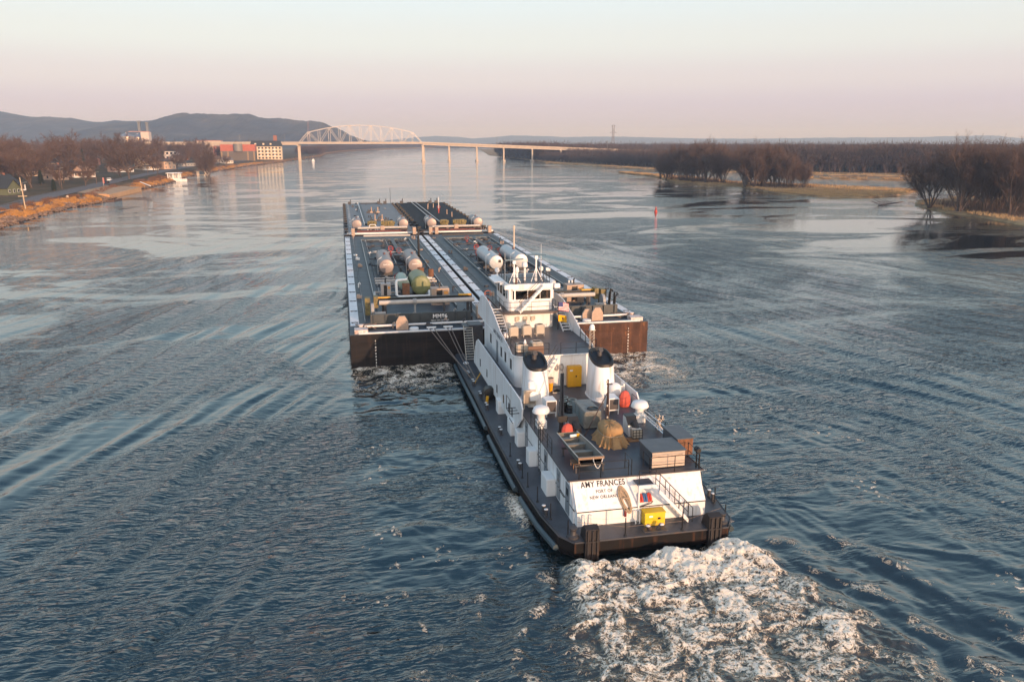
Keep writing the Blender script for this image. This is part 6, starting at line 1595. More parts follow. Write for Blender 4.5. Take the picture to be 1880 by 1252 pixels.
# poles along the bank
t = thing('utility_pole', (-98.5, 282, 2.4), 'pale leaning utility pole with a low crossarm at the near left bank', 'pole')
b = MB(); b.tube([(-98.5, 282, 2.2), (-99.1, 282.6, 12.2)], .17, 8, r1=.13); b.build('pole', mat('pole_pale', (.55, .43, .28), .8), t)
b = MB(); b.box(-100.2, -97.6, 282.1, 282.3, 6.3, 6.5); b.build('crossarm', mat('pole_pale', (.55, .43, .28)), t)
for i, (x, y, h_, lab) in enumerate(((-111, 318, 6.5, 'thin dark lamp pole beside the road, first beyond the pale leaning pole'), (-122, 395, 9, 'dark lamp pole on the lawn before the tan stone house'), (-117, 430, 6, 'brown pole standing by the parked cars'), (-118, 545, 12, 'tall pole at the road opposite the scrub'), (-96, 700, 14, 'tall pole between the low grey house and the forked tree'))):
    t = thing('street_lamp', (x, y, gz(x, y)), lab, 'lamp', 'poles along the river road')
    b = MB(); b.tube([(x, y, gz(x, y) - .2), (x, y, gz(x, y) + h_)], .13, 6); b.build('pole', mat('pole_brown', (.14, .085, .06), .8), t)
    b = MB(); b.tube([(x, y, gz(x, y) + h_ - .2), (x + 1.2, y, gz(x, y) + h_)], .06, 5); b.box(x + .9, x + 1.6, y - .15, y + .15, gz(x, y) + h_ - .05, gz(x, y) + h_ + .08); b.build('lamp_arm', GREY, t)
b = MB(); x, y = -106.5, 402; b.tube([(x, y, 2.4), (x, y, 7.2)], .12, 6); b.m(1); b.box(x - .25, x + .45, y - .04, y + .04, 4.6, 7.1)
single(b, 'banner_post', [GREY, mat('banner_red', (.50, .12, .09), .7)], (x, y, 2.4), 'post with a tall red banner at the road edge', 'banner')
b = MB(); x, y = -100.5, 330; b.lathe((x, y, 2.5), [(.1, 0), (.5, .1), (.55, .7), (.3, 1.1), (.02, 1.2)], 10)
single(b, 'boulder', mat('pale_stone', (.55, .42, .30), .8, bump=.4), (x, y, 2.4), 'pale boulder on the bank top above the golden grass', 'boulder')

# ------------------------------------------------------------------ town buildings by the bridge
def block(name, x0, x1, y0, y1, z0, z1, m, label, cat, roofm, cols=0, rows=0, roofh=0, roofdark=None):
    t = thing(name, ((x0 + x1) / 2, (y0 + y1) / 2, z0), label, cat)
    b = MB(); b.box(x0, x1, y0, y1, z0, z1); b.build('wall', m, t)
    if roofh:
        b = MB(); b.add([(x0 - .5, y0 - .5, z1 + .002), (x1 + .5, y0 - .5, z1 + .002), (x1 + .5, y1 + .5, z1 + .002), (x0 - .5, y1 + .5, z1 + .002), (x0 + 1.5, y0 + 3, z1 + roofh), (x1 - 1.5, y0 + 3, z1 + roofh), (x1 - 1.5, y1 - 3, z1 + roofh), (x0 + 1.5, y1 - 3, z1 + roofh)], [(0, 1, 5, 4), (1, 2, 6, 5), (2, 3, 7, 6), (3, 0, 4, 7), (4, 5, 6, 7), (3, 2, 1, 0)])
    else: b = MB(); b.box(x0 - .2, x1 + .2, y0 - .2, y1 + .2, z1 + .002, z1 + .5)
    ro = b.build('roof', roofm, t)
    for i in range(cols):
        for j in range(rows):
            u = x0 + (x1 - x0) * (i + .5) / cols; w = (x1 - x0) / cols * .26; hh = (z1 - z0) / rows; zz = z0 + hh * j + hh * .3
            b = MB(); b.box(u - w, u + w, y0 - .12, y0 + .05, zz, zz + hh * .5); b.build('window', PANE, t)
    return t, ro
t, ro = block('apartment_building', -101, -66, 990, 1006, 2.5, 17.5, mat('stucco_cream', (.66, .56, .42), .75, var=.06), 'cream four storey apartment block with a dark mansard roof by the bridge', 'building', RD, 9, 4, 6.5)
b = MB(); b.box(-75, -71, 997, 1001, 24, 30); b.build('chimney', mat('brick_chimney', (.28, .12, .08)), ro)
for x in (-95, -86, -78): b = MB(); b.box(x - 1, x + 1, 990.5, 993, 18.2, 21.2); b.build('dormer', mat('stucco_cream', (.66, .56, .42)), ro)
for x in (-98, -90, -82, -74):
    for z in (6.2, 9.9, 13.6): b = MB(); b.box(x - 1.6, x + 1.6, 988.6, 989.9, z, z + 1.1); b.build('balcony', WHITE2, t)
t, ro = block('warehouse', -126, -90, 930, 950, 2.5, 12.5, mat('warehouse_dark', (.12, .105, .095), .7, var=.2), 'dark fronted warehouse with a red brick upper storey at the waterfront', 'building', RG)
b = MB(); b.box(-126, -90, 931, 950, 13.01, 20); b.build('brick_storey', mat('brick_red', (.42, .125, .085), .85, var=.15, scale=.6), t)
b = MB(); b.lathe((-107.5, 930.5, 12.9), [(4.8, 0), (4.8, 7.6), (4.4, 7.7)], 16); b.build('round_bay', mat('bay_grey', (.20, .19, .18), .5), t)
for x in (-125.5, -119, -98.5, -92): b = MB(); b.box(x, x + 1.6, 929.6, 929.99, 2.6, 12.4); b.build('pier_strip', mat('pier_tan', (.30, .21, .13), .8), t)
block('town_hall', -150, -126, 1050, 1075, 4, 17, mat('brick_red', (.42, .125, .085)), 'long red brick building behind the warehouse', 'building', RG, 8, 3)
block('flat_store', -118, -90, 1065, 1090, 4, 22.5, mat('store_pale', (.58, .50, .46), .7), 'pale flat roofed building behind the brick storey', 'building', RG, 6, 2)
block('brick_school', -222, -196, 985, 1005, 4, 15, mat('brick_red', (.42, .125, .085)), 'red brick building with a white band behind the grey houses', 'building', mat('roof_red', (.36, .11, .08), .8), 9, 2)
block('white_store', -186, -170, 930, 945, 4, 13, mat('white_store', (.68, .64, .62), .7), 'white building glimpsed below the red brick one', 'building', RD, 4, 2)
block('tan_store', -180, -150, 1120, 1140, 4, 24, mat('store_tan', (.52, .40, .34), .7), 'tan building rising above the tree tops left of the warehouse', 'building', mat('roof_red', (.36, .11, .08)), 6, 3)
# grain elevator
t = thing('grain_elevator', (-310, 1400, 5), 'grain elevator of two shining steel bins and a tall pale tower', 'grain elevator')
STEELBIN = mat('bin_steel', (.46, .42, .40), .35, .7, var=.08)
for x, r_, zt, yb_ in ((-329, 10.5, 31, 1400), (-316, 9.5, 30, 1416)):
    b = MB(); b.lathe((x, yb_, 5), [(r_, 0), (r_, zt - 5)], 28, caps=False); bo = b.build('grain_bin', STEELBIN, t, smooth=True)
    b = MB(); b.lathe((x, yb_, zt), [(r_ + .4, 0), (1.2, r_ * .5), (1.1, r_ * .5 + 1), (.1, r_ * .5 + 1.1)], 28); b.build('cone_roof', mat('bin_roof', (.36, .36, .40), .35, .6), bo, smooth=False)
b = MB(); b.box(-306, -294, 1392, 1410, 5, 37.5); b.build('tower', mat('tower_concrete', (.62, .52, .46), .8, var=.08), t)
b = MB(); b.box(-326, -295, 1404, 1409, 37.7, 39); b.build('gallery', mat('gallery_red', (.36, .22, .2), .7), t)
for x in (-310, -298):
    b = MB(); b.box(x - 1.8, x + 1.8, 1404.2, 1408.8, 39.1, 52 if x < -300 else 53)
    b.box(x - 2.5, x + 2.5, 1403, 1410, 52.1 if x < -300 else 51.1, 55 if x < -300 else 53); b.build('headhouse', mat('headhouse_grey', (.16, .17, .18), .7), t)
# pilings along the dock
for i in range(16):
    y = 1020 + i * 16; x = float(shore_x(y)) + 2.5 + 1.5 * (i % 2)
    b = MB(); b.tube([(x, y, -1), (x, y, 4.2 + (i % 3) * .5)], .35, 6)
    single(b, 'dock_piling', mat('piling_wood', (.11, .07, .06), .85), (x, y, 0), 'dark timber piling in the dock row below the bridge', 'piling', 'dock pilings by the bridge pier')
b = MB(); b.box(-33, -30, 1010, 1016, .1, 1.2); b.box(-32.6, -30.4, 1011, 1015, 1.2, 2.6)
single(b, 'houseboat', WHITE, (-31, 1014, 0), 'small white houseboat moored beyond the left bridge pier', 'houseboat')

# ------------------------------------------------------------------ bridge
def BY(x): return 1022 - .217 * x
PALE = mat('bridge_paint', (.66, .60, .54), .6, var=.08, scale=.3); CONC = mat('bridge_concrete', (.54, .46, .38), .8, var=.12, scale=.3)
t = thing('river_bridge', (100, 1000, 0), 'pale steel truss bridge with a long girder approach crossing the river', 'bridge')
ax = Vector((1, -.217, 0)).normalized(); side = Vector((.217, 1, 0)).normalized()
A0, A1 = Vector((-48, BY(-48), 0)), Vector((100, BY(100), 0))
def deckz(x): return 20.6 if x < 100 else 20.6 - (x - 100) * .0365
b = MB()
def beam(b, p, q, r_): b.tube([p, q], r_, 4)
hts = [0, 13.4, 16.2, 18.7, 20.2, 21.2, 21.7, 21.2, 20.2, 18.7, 16.2, 13.4, 0]
for s in (-5, 5):
    b = MB(); nd = [A0.lerp(A1, i / 12) + side * s for i in range(13)]
    top = [p + Vector((0, 0, 20.6 + h_)) for p, h_ in zip(nd, hts)]; bot = [p + Vector((0, 0, 20.6)) for p in nd]
    for i in range(12): beam(b, top[i], top[i + 1], .36); beam(b, bot[i], bot[i + 1], .40)
    for i in range(1, 12): beam(b, top[i], bot[i], .24)
    for i in range(1, 11):
        if i % 2 == 1: beam(b, top[i], bot[i + 1], .22)
        else: beam(b, bot[i], top[i + 1], .22)
    b.build('truss', PALE, t)
b = MB()
for i in range(1, 12): beam(b, A0.lerp(A1, i / 12) + side * -5 + Vector((0, 0, 20.6 + hts[i])), A0.lerp(A1, i / 12) + side * 5 + Vector((0, 0, 20.6 + hts[i])), .3)
for i in range(2, 10, 2): beam(b, A0.lerp(A1, i / 12) + side * -5 + Vector((0, 0, 20.6 + hts[i])), A0.lerp(A1, (i + 1) / 12) + side * 5 + Vector((0, 0, 20.6 + hts[i + 1])), .2)
b.build('sway_bracing', PALE, t)
def deckbox(b, xa, xb, za, zb, w0, w1, dz0, dz1):
    p, q = Vector((xa, BY(xa), 0)), Vector((xb, BY(xb), 0)); vs = []
    for r_, z in ((p, za), (q, zb)):
        for s in (w0, w1):
            for dz in (dz0, dz1): v = r_ + side * s; vs.append((v.x, v.y, z + dz))
    b.add(vs, [(0, 1, 3, 2), (4, 6, 7, 5), (0, 4, 5, 1), (2, 3, 7, 6), (1, 5, 7, 3), (0, 2, 6, 4)])
xs = [-230, -140, -48, 100, 131, 164, 196, 230, 264, 298, 332, 366, 400, 440, 480]
b = MB()
for xa, xb in zip(xs[:-1], xs[1:]): deckbox(b, xa, xb, deckz(xa), deckz(xb), -5.6, 5.6, .3, 1.0); deckbox(b, xa, xb, deckz(xa), deckz(xb), -5.7, -5.4, 1.002, 2.1); deckbox(b, xa, xb, deckz(xa), deckz(xb), 5.4, 5.7, 1.002, 2.1)
b.build('bridge_deck', CONC, t)
for xa, xb in zip(xs[:-1], xs[1:]):
    if xa == -48: continue
    b = MB()
    for s in (-4.6, -1.5, 1.5, 4.6): deckbox(b, xa, xb, deckz(xa), deckz(xb), s - .25, s + .25, -1.6, .298)
    b.build('girder', CONC, t)
for x in xs[1:]:
    b = MB(); w = 2.3 if x in (-48, 100) else 1.5; zt = deckz(x) - 1.62
    p = Vector((x, BY(x), 0))
    for s in ((-3.6, 3.6) if x > -48 else (0,)):
        c = p + side * s; ww = w if x > -48 else 3.4; b.prism([(c.x - ww / 2, c.y - 1.2), (c.x + ww / 2, c.y - 1.2), (c.x + ww / 2, c.y + 1.2), (c.x - ww / 2, c.y + 1.2)], -1, zt - 1.2)
    vs = []
    for s in (-5.4, 5.4):
        for e in (-w / 2 - .2, w / 2 + .2):
            for z in (zt - 1.2, zt - .002): v = p + side * s + ax * e; vs.append((v.x, v.y, z))
    b.add(vs, [(0, 1, 3, 2), (4, 6, 7, 5), (0, 4, 5, 1), (2, 3, 7, 6), (1, 5, 7, 3), (0, 2, 6, 4)])
    if x > 90 and x < 300: c = p; b.box(c.x - w, c.x + w, c.y - 5, c.y + 5, -1, 1.3)
    b.build('pier', CONC, t)
for x in (-66, -120, 188, 250, 320):
    b = MB(); p = Vector((x, BY(x), deckz(x) + 1)) + side * 5.5; b.tube([p, p + Vector((0, 0, 10))], .13, 5); b.tube([p + Vector((0, 0, 10)), p + Vector((0, 0, 10.4)) - side * 2], .1, 4); b.build('lamp_post', GREY, t)
# ------------------------------------------------------------------ pylon, masts, buoy, driftwood
t = thing('pylon', (471, 1375, 1), 'grey lattice power pylon above the far woods', 'pylon')
b = MB()
for sx in (-1, 1):
    for sy in (-1, 1): b.tube([(471 + sx * 4.5, 1375 + sy * 4.5, 1), (471 + sx * 1.4, 1375 + sy * 1.4, 30), (471 + sx * 1.6, 1375 + sy * 1.2, 51)], .28, 4)
for k in range(9):
    z0, z1 = 1 + k * 5, 6 + k * 5; w0, w1 = np.interp(z0, [1, 30, 51], [4.5, 1.4, 1.6]), np.interp(z1, [1, 30, 51], [4.5, 1.4, 1.6])
    b.tube([(471 - w0, 1373, z0), (471 + w1, 1373, z1)], .16, 4); b.tube([(471 + w0, 1373, z0), (471 - w1, 1373, z1)], .16, 4)
b.build('tower_legs', mat('pylon_steel', (.16, .15, .17), .6), t)
for z, w in ((38, 6), (49, 4)): b = MB(); b.tube([(471 - w, 1375, z), (471 + w, 1375, z)], .28, 4); b.tube([(471 - w, 1375, z), (471, 1375, z + 3)], .16, 4); b.tube([(471 + w, 1375, z), (471, 1375, z + 3)], .16, 4); b.build('crossarm', mat('pylon_steel', (.16, .15, .17)), t)
t = thing('radio_mast', (-58, 1500, 4), 'slim dark radio mast in front of the bluff by the bridge', 'mast')
b = MB()
for s in (-1, 1): b.tube([(-52 + s * 1.8, 1500, 4), (-52 + s * .8, 1500, 58)], .3, 4)
for k in range(13): b.tube([(-53.6 + k * .07, 1500, 5 + k * 4), (-50.4 - k * .06, 1500, 9 + k * 4)], .2, 4)
b.build('mast_frame', mat('mast_dull', (.20, .13, .13), .7), t)
t = thing('channel_buoy', (103.6, 255.9, 0), 'small red channel buoy on the open water', 'buoy')
b = MB(); b.lathe((103.6, 255.9, 0), [(.5, -.5), (.52, .3), (.46, .5), (.36, .6), (.2, 1.5), (.05, 1.9)], 14); b.build('buoy_body', RED, t, smooth=True)
b = MB(); b.box(103.45, 103.75, 255.55, 255.62, .9, 1.2); b.build('number_plate', mat('plate_dark', (.12, .02, .02), .6), t)
b = MB()
b.tube([(196, 266, .1), (203, 268, .5), (210, 271, .9)], .3, 6, r1=.2)
for k in range(14): q = k / 14; b.tube([(196 + 10 * q, 266 + 4 * q, .2 + .5 * q), (193 + 10 * q - (k % 3), 265 + 5 * q + (k % 4), 1.3 + .5 * (k % 3))], .06, 4)
single(b, 'driftwood', mat('driftwood_grey', (.15, .12, .11), .9), (203, 268, 0), 'fallen grey tree lying in the water off the right bank', 'driftwood')

# ------------------------------------------------------------------ islands and right bank
def island(name, poly, z, label, jit=1.2, seed=0):
    P = []
    n = len(poly)
    for i in range(n):
        a_, c = Vector((*poly[i], 0)), Vector((*poly[(i + 1) % n], 0)); m_ = max(1, int((c - a_).length / 4))
        for k in range(min(m_, 60)): P.append(a_.lerp(c, k / min(m_, 60)))
    P = np.array([(p.x, p.y) for p in P]); N_ = len(P)
    tn = np.roll(P, -1, 0) - np.roll(P, 1, 0); tn /= np.linalg.norm(tn, axis=1)[:, None] + 1e-9
    area = .5 * np.sum(P[:, 0] * np.roll(P[:, 1], -1) - np.roll(P[:, 0], -1) * P[:, 1]); nr_ = np.stack([-tn[:, 1], tn[:, 0]], -1) * (1 if area > 0 else -1)
    P = P + nr_ * (jit * fbm(P[:, 0] * .09, P[:, 1] * .09, 3, 100 + seed))[:, None]
    vs = []; fs = []
    for off, zz in ((-.5, -.6), (.0, .02), (.35, z * .45), (1.0, z * .75), (2.4, z)):
        Q = P + nr_ * off
        vs += [(x, y, zz + (.12 * float(pn(np.array(x * .6), np.array(y * .6), 7)) if zz > 0 else 0)) for x, y in Q]
    for k in range(4):
        for i in range(N_): fs.append((k * N_ + i, k * N_ + (i + 1) % N_, (k + 1) * N_ + (i + 1) % N_, (k + 1) * N_ + i))
    fs.append(tuple(4 * N_ + i for i in range(N_)))
    me = bpy.data.meshes.new(name); me.from_pydata(vs, [], fs); me.materials.append(ISL); o = bpy.data.objects.new(name, me); C.objects.link(o)
    tag(o, label, 'island', kind='structure')
    return P
ISL = mat('island_soil', (.40, .265, .14), .95, var=.3, scale=.25, col2=(.20, .13, .075), lo=.42, hi=.62, scale2=.07, bump=.4, spec=.1)
I1 = [(190, 120), (188.8, 192), (195.8, 216), (197, 232), (203, 248), (208.8, 262.6), (216, 272), (232, 284), (250, 292), (300, 296), (380, 270), (460, 200), (460, 110)]
I2 = [(206, 587), (207, 518), (197, 470), (189.3, 440), (197, 414), (204.6, 390), (195.5, 341), (200.4, 313), (214, 303), (225.7, 306), (246, 318), (269.5, 338), (264, 362), (243, 398), (222, 432), (224, 480), (221, 530), (214, 590)]
I3 = [(222, 871), (242, 746), (254, 637), (282, 590), (308, 560), (350, 512), (400, 470), (455, 440), (520, 415), (700, 395), (1800, 300), (2600, 1200), (2200, 3200), (900, 3300), (420, 2500), (314, 1781), (258, 1420), (246, 1100), (232, 930)]
p1 = island('right_bank', I1, .8, 'near right bank of dry grass and mud', seed=1); p2 = island('river_island', I2, .8, 'low grassy island in the river', seed=2); p3 = island('far_bank', I3, .9, 'far wooded flood plain', 2.5, seed=3); p4 = island('grass_spit', [(286, 474), (305, 452), (322, 440), (345, 420), (380, 404), (430, 390), (470, 384), (478, 392), (430, 405), (385, 422), (350, 444), (325, 460), (300, 480)], .6, 'thin grassy spit in the back channel', .8, seed=4)
def inside0(P, Q):
    x, y = Q[:, 0], Q[:, 1]; r = np.zeros(len(x), bool); j = len(P) - 1
    for i in range(len(P)):
        (xi, yi), (xj, yj) = P[i], P[j]; r ^= ((yi > y) != (yj > y)) & (x < (xj - xi) * (y - yi) / (yj - yi + 1e-12) + xi); j = i
    return r
T = []
def tufts(P, n, off0, off1, h0, h1, w, keep=None):
    i = rng_.randint(0, len(P), n); Q = P[i] + (np.roll(P, -1, 0)[i] - P[i]) * rng_.rand(n, 1)
    c = P.mean(0); d = c - Q; d /= np.linalg.norm(d, axis=1)[:, None]; Q = Q + d * rng_.uniform(off0, off1, (n, 1)) + rng_.normal(0, .4, (n, 2))
    k = pn(Q[:, 0] * .12, Q[:, 1] * .12, 97) > -.15
    if keep is not None: k &= keep(Q)
    Q = Q[k]; T.append(blades(Q, np.full(len(Q), .75), h0, h1, w))
tufts(p1, 22000, .6, 7, .4, .95, .12, lambda Q: (Q[:, 1] < 300) & (Q[:, 0] < 260)); tufts(p2, 16000, .6, 9, .35, .8, .16, lambda Q: inside0(I2, Q))
Q = np.stack([rng_.uniform(188, 270, 110000), rng_.uniform(303, 590, 110000)], -1); Q = Q[inside0(I2, Q) & ((Q[:, 1] < 350) | (rng_.rand(len(Q)) < .5))]; T.append(blades(Q, np.full(len(Q), .7), .3, .75, .17)); tufts(p4, 9000, .4, 5, .4, .9, .2, None); tufts(p3, 16000, .8, 12, .5, 1.1, .25, lambda Q: (Q[:, 0] < 420) & (Q[:, 1] < 950))
tag(tri_mesh('reed_grass', np.concatenate(T), mat('reed_tan', (.52, .34, .17), .9, var=.25, scale=.4, col2=(.30, .19, .10), lo=.45, hi=.65, scale2=.1)), 'dry tan grass fringing the islands', 'grass', kind='stuff')

# ------------------------------------------------------------------ hills
def hills(name, ridge, depth0, depth1, label, seed, colour):
    """ridge: (x, y, height) crest; slopes fall towards the viewer over depth0 metres and away over depth1"""
    Rg = np.array(ridge, float); n = 420; s = np.linspace(0, len(Rg) - 1, n)
    X = np.interp(s, range(len(Rg)), Rg[:, 0]); Y = np.interp(s, range(len(Rg)), Rg[:, 1]); H = np.interp(s, range(len(Rg)), Rg[:, 2])
    v = np.linspace(-1, 1, 60); rows = []
    dx, dy = np.gradient(X), np.gradient(Y); l = np.hypot(dx, dy); nx, ny = dy / l, -dx / l      # towards the viewer
    for q in v:
        off = depth0 * -q if q < 0 else -depth1 * q
        x, y = X + nx * off, Y + ny * off
        prof = np.clip(1 - abs(q), 0, 1); prof = prof ** 1.15 if q < 0 else prof ** .5
        gul = 1 - .30 * (1 - prof) * 2 * np.abs(pn(x * .004, y * .004 + seed, seed)) - .10 * np.abs(pn(x * .012, y * .012, seed + 1)) * (1 - prof)
        z = H * np.clip(prof * gul + .0, 0, 1) + (H * .045 * fbm(x * .006, y * .006, 4, seed + 2) + 1.8 * pn(x * .03, y * .03, seed + 4) + 2.2 * pn(x * .085, y * .085, seed + 5)) * (prof > .02)
        rows.append(np.stack([x, y, z - 1.5], -1))
    V = np.stack(rows).reshape(-1, 3)
    tag(grid_mesh(name, V, 60, n, colour), label, 'hills', kind='structure')
WOODH = mat('hill_woods', (.058, .054, .056), .95, var=.4, scale=.012, col2=(.10, .080, .062), lo=.45, hi=.6, scale2=.004, spec=.05)
HB = WOODH
hills('bluffs', [(-2400, 4150, 185), (-1802, 4059, 172), (-1573, 4010, 163), (-1436, 3982, 149), (-1368, 3967, 138), (-1299, 3953, 131), (-1160, 3924, 129), (-1092, 3909, 119), (-1012, 3892, 110), (-942, 3878, 115), (-884, 3865, 113), (-700, 3840, 105)], 900, 900, 'long wooded bluffs far behind the town', 201, WOODH)
hills('headland', [(-1000, 3290, 40), (-785, 3231, 94), (-718, 3217, 94), (-649, 3203, 102), (-599, 3192, 113), (-560, 3184, 121), (-502, 3172, 125), (-453, 3161, 125), (-415, 3153, 119), (-376, 3145, 123), (-318, 3133, 123), (-280, 3125, 113), (-213, 3111, 107), (-146, 3097, 100), (-88, 3084, 98), (-55, 3078, 92), (-33, 3073, 81), (-7, 3067, 62), (24, 3061, 46), (64, 3052, 33), (110, 3050, 12)], 700, 600, 'wooded headland falling steeply to the river', 211, WOODH)
hills('far_hills', [(-400, 8700, 40), (428, 8596, 31), (760, 8526, 64), (981, 8480, 80), (1202, 8433, 69), (1367, 8399, 53), (1560, 8358, 69), (1753, 8317, 85), (1973, 8271, 80), (2304, 8201, 69), (2690, 8120, 75), (3186, 8015, 64), (3738, 7899, 53), (4400, 7760, 53), (4950, 7644, 64), (5391, 7551, 64), (5886, 7446, 69), (6271, 7365, 80), (6601, 7296, 88), (6824, 7249, 66), (7048, 7201, 44), (7601, 7085, 36), (8425, 6911, 53), (9500, 6500, 60)], 900, 900, 'very distant pale blue hills', 221, WOODH)
me = bpy.data.meshes.new('far_plain')
me.from_pydata([(-4000, 5000, 1), (105, 3150, 1), (420, 3050, 1), (1200, 2900, 1), (13000, 2300, 1), (13000, 13400, 1), (-4000, 13400, 1)], [], [(0, 1, 2, 3, 4, 5, 6)]); me.materials.append(WOODH)
o = bpy.data.objects.new('far_plain', me); C.objects.link(o); tag(o, 'distant flood plain closing the river', 'land', kind='structure')

# ------------------------------------------------------------------ trees
BARK = mat('bark', (.105, .075, .060), .9, var=.25, scale=2)
TWIG = mat('twigs_red_brown', (.138, .092, .074), .95, var=.25, scale=.35, spec=.1)
TWIGD = mat('twigs_dark', (.115, .078, .062), .95, var=.25, scale=.35, spec=.1)
def make_tree(seed, H, kind, tw):
    r_ = random.Random(seed); MBt = MB(); tri = []
    def perp(d):
        v = Vector((r_.gauss(0, 1), r_.gauss(0, 1), r_.gauss(0, 1))); v -= d * v.dot(d); return v.normalized()
    P = dict(round=dict(n=(6, 6, 6, 11), L=(.24, .40, .24, .14, .075), ang=(38, 42, 45, 50)), multi=dict(n=(8, 6, 5, 7), L=(.66, .34, .22, .13, .075), ang=(30, 34, 40, 48)), wide=dict(n=(7, 6, 6, 11), L=(.22, .48, .26, .14, .075), ang=(50, 45, 45, 50)))[kind]
    def twig(p, d, L):
        q = p + d * L; w = perp(d) * tw * .5
        tri.append((p - w, p + w, q)); m_ = p.lerp(q, .4); d2 = (d + perp(d) * .7).normalized(); tri.append((m_ - w * .7, m_ + w * .7, m_ + d2 * L * .6))
    def grow(p, d, L, r0, lev):
        n = (5, 4, 3, 2)[lev] if lev < 4 else 1; pts = [p.copy()]; dd = d.copy()
        for i in range(n):
            dd = (dd + perp(dd) * (.10 + .05 * lev) + Vector((0, 0, .05 if lev else .02))).normalized(); pts.append(pts[-1] + dd * L / n)
        r1 = r0 * .55
        if lev <= 1: MBt.tube(pts, r0, 6 if lev == 0 else 5, r1=r1, caps=False)
        elif lev == 2: MBt.tube(pts, r0, 3, r1=r1, caps=False)
        else:
            w = perp(dd) * max(r0, tw * .6)
            for a_, c in zip(pts[:-1], pts[1:]): tri.append((a_ - w, a_ + w, c))
        nc = P['n'][min(lev, 3)]
        for k in range(nc):
            t_ = (k + r_.random()) / nc
            t_ = ((.2 + .8 * t_) if kind == 'multi' else (.5 + .5 * t_)) if lev == 0 else (.2 + .8 * t_)
            f = t_ * n; i = min(int(f), n - 1); q = pts[i].lerp(pts[i + 1], f - i); ax_ = (pts[i + 1] - pts[i]).normalized()
            an = R(P['ang'][min(lev, 3)] * r_.uniform(.6, 1.25)); dc = (ax_ * math.cos(an) + perp(ax_) * math.sin(an) + Vector((0, 0, .12 if lev < 3 else 0))).normalized()
            Lc = H * P['L'][lev + 1] * r_.uniform(.7, 1.2) * (1.15 - .35 * t_ if lev else 1)
            if lev >= 3: twig(q, dc, Lc)
            else: grow(q, dc, Lc, max(r0 * (.55 if lev == 0 else .5), .012), lev + 1)
        if lev < 3 and lev > 0: grow(pts[-1], dd, H * P['L'][lev + 1] * .9, r1, lev + 1)
    if kind == 'multi':
        for k in range(6):
            a_ = 6.28 * k / 6 + r_.random(); le = R(r_.uniform(5, 30)); grow(Vector((.35 * math.cos(a_), .35 * math.sin(a_), -.2)), Vector((math.sin(le) * math.cos(a_), math.sin(le) * math.sin(a_), math.cos(le))), H * P['L'][0] * r_.uniform(.7, 1.1), H * .0135, 0)
    else: grow(Vector((0, 0, -.2)), Vector((r_.gauss(0, .04), r_.gauss(0, .04), 1)).normalized(), H * P['L'][0], H * .022, 0)
    zt = max(max(p.z for p in t_) for t_ in tri); s = H / zt
    T = np.array([[tuple(p * s) for p in t_] for t_ in tri]); MBt.v = [(x * s, y * s, z * s) for x, y, z in MBt.v]
    me = bpy.data.meshes.new('trunk'); me.from_pydata(MBt.v, [], MBt.f); me.materials.append(BARK)
    return me, T
protos = {}
for k, (kind, seed, tw) in enumerate((('round', 3, .075), ('round', 5, .075), ('wide', 8, .08), ('multi', 12, .052), ('multi', 15, .052), ('multi', 21, .052))):
    me, T = make_tree(seed, 14.0 if kind != 'multi' else 20.0, kind, tw)
    cm = tri_mesh('crown', T, TWIG if kind != 'wide' else TWIGD, link=False).data
    protos[k] = (me, cm, 14.0 if kind != 'multi' else 20.0, T)
def tree(x, y, z, k, H, lab, group, rz=None, sxy=1.0):
    me, cm, H0, _ = protos[k]
    t = thing('bare_tree', (x, y, z), lab, 'tree', group); s = H / H0; s *= 1.17; t.scale = (s * sxy, s * sxy, s); t.rotation_euler = (0, 0, random.uniform(0, 6.28) if rz is None else rz)
    for nm, m_ in (('trunk', me), ('crown', cm)):
        o = bpy.data.objects.new(nm, m_); C.objects.link(o); o.parent = t
# town trees one can point to
for x, y, k, H, lab, sx_ in ((-136, 400, 0, 15.5, 'big round bare tree on the lawn beside the porch house at the left', 1.15), (-117, 412, 1, 9, 'small bare tree at the roadside by the parked cars', 1.0), (-128, 412, 1, 7, 'slim young tree right of the big round tree', .7), (-137, 447, 2, 12, 'dark spreading tree in front of the tan stone house', 1.0), (-116, 490, 2, 20, 'tall dark spreading tree by the road left of the scrub', 1.0), (-128, 520, 0, 14, 'bare tree just behind the tall dark tree', 1.0), (-140, 500, 1, 13, 'bare tree before the steep gabled house', 1.0), (-89, 588, 3, 21, 'tall forked tree standing alone at the waterline', 1.0), (-113, 548, 1, 9, 'slender tree on the scrubby bank', .8), (-126, 600, 0, 12, 'tree before the cream houses', 1.0), (-118, 640, 1, 11, 'tree at the roadside right of the peach house', 1.0), (-122, 700, 0, 12, 'tree beside the low grey house', 1.0), (-97, 742, 1, 10, 'tree by the road at the dark warehouse', 1.0), (-150, 440, 2, 14, 'dark tree behind the big round tree', 1.1), (-158, 430, 0, 16, 'broad tree rising behind the porch house', 1.1)):
    tree(x, y, gz(x, y), k, H, lab, 'bare trees of the town', sxy=sx_)
rt = random.Random(4)
hs = [(o.location.x, o.location.y) for o in bpy.data.objects if o.name.startswith('house') or (o.get('category') == 'building')]
cnt = 0
while cnt < 150:
    y = rt.uniform(330, 1150); d = rt.uniform(54, 54 + 60 + y * .16)
    x = float(shore_x(y)) - d
    if any(abs(x - a_) < 8 and -14 < y - c < 8 for a_, c in hs): continue
    H = rt.uniform(12, 21)
    tree(x, y, gz(x, y), rt.choice((0, 1, 2)), H, 'bare brown tree among the houses of the town', 'bare trees among the town houses'); cnt += 1
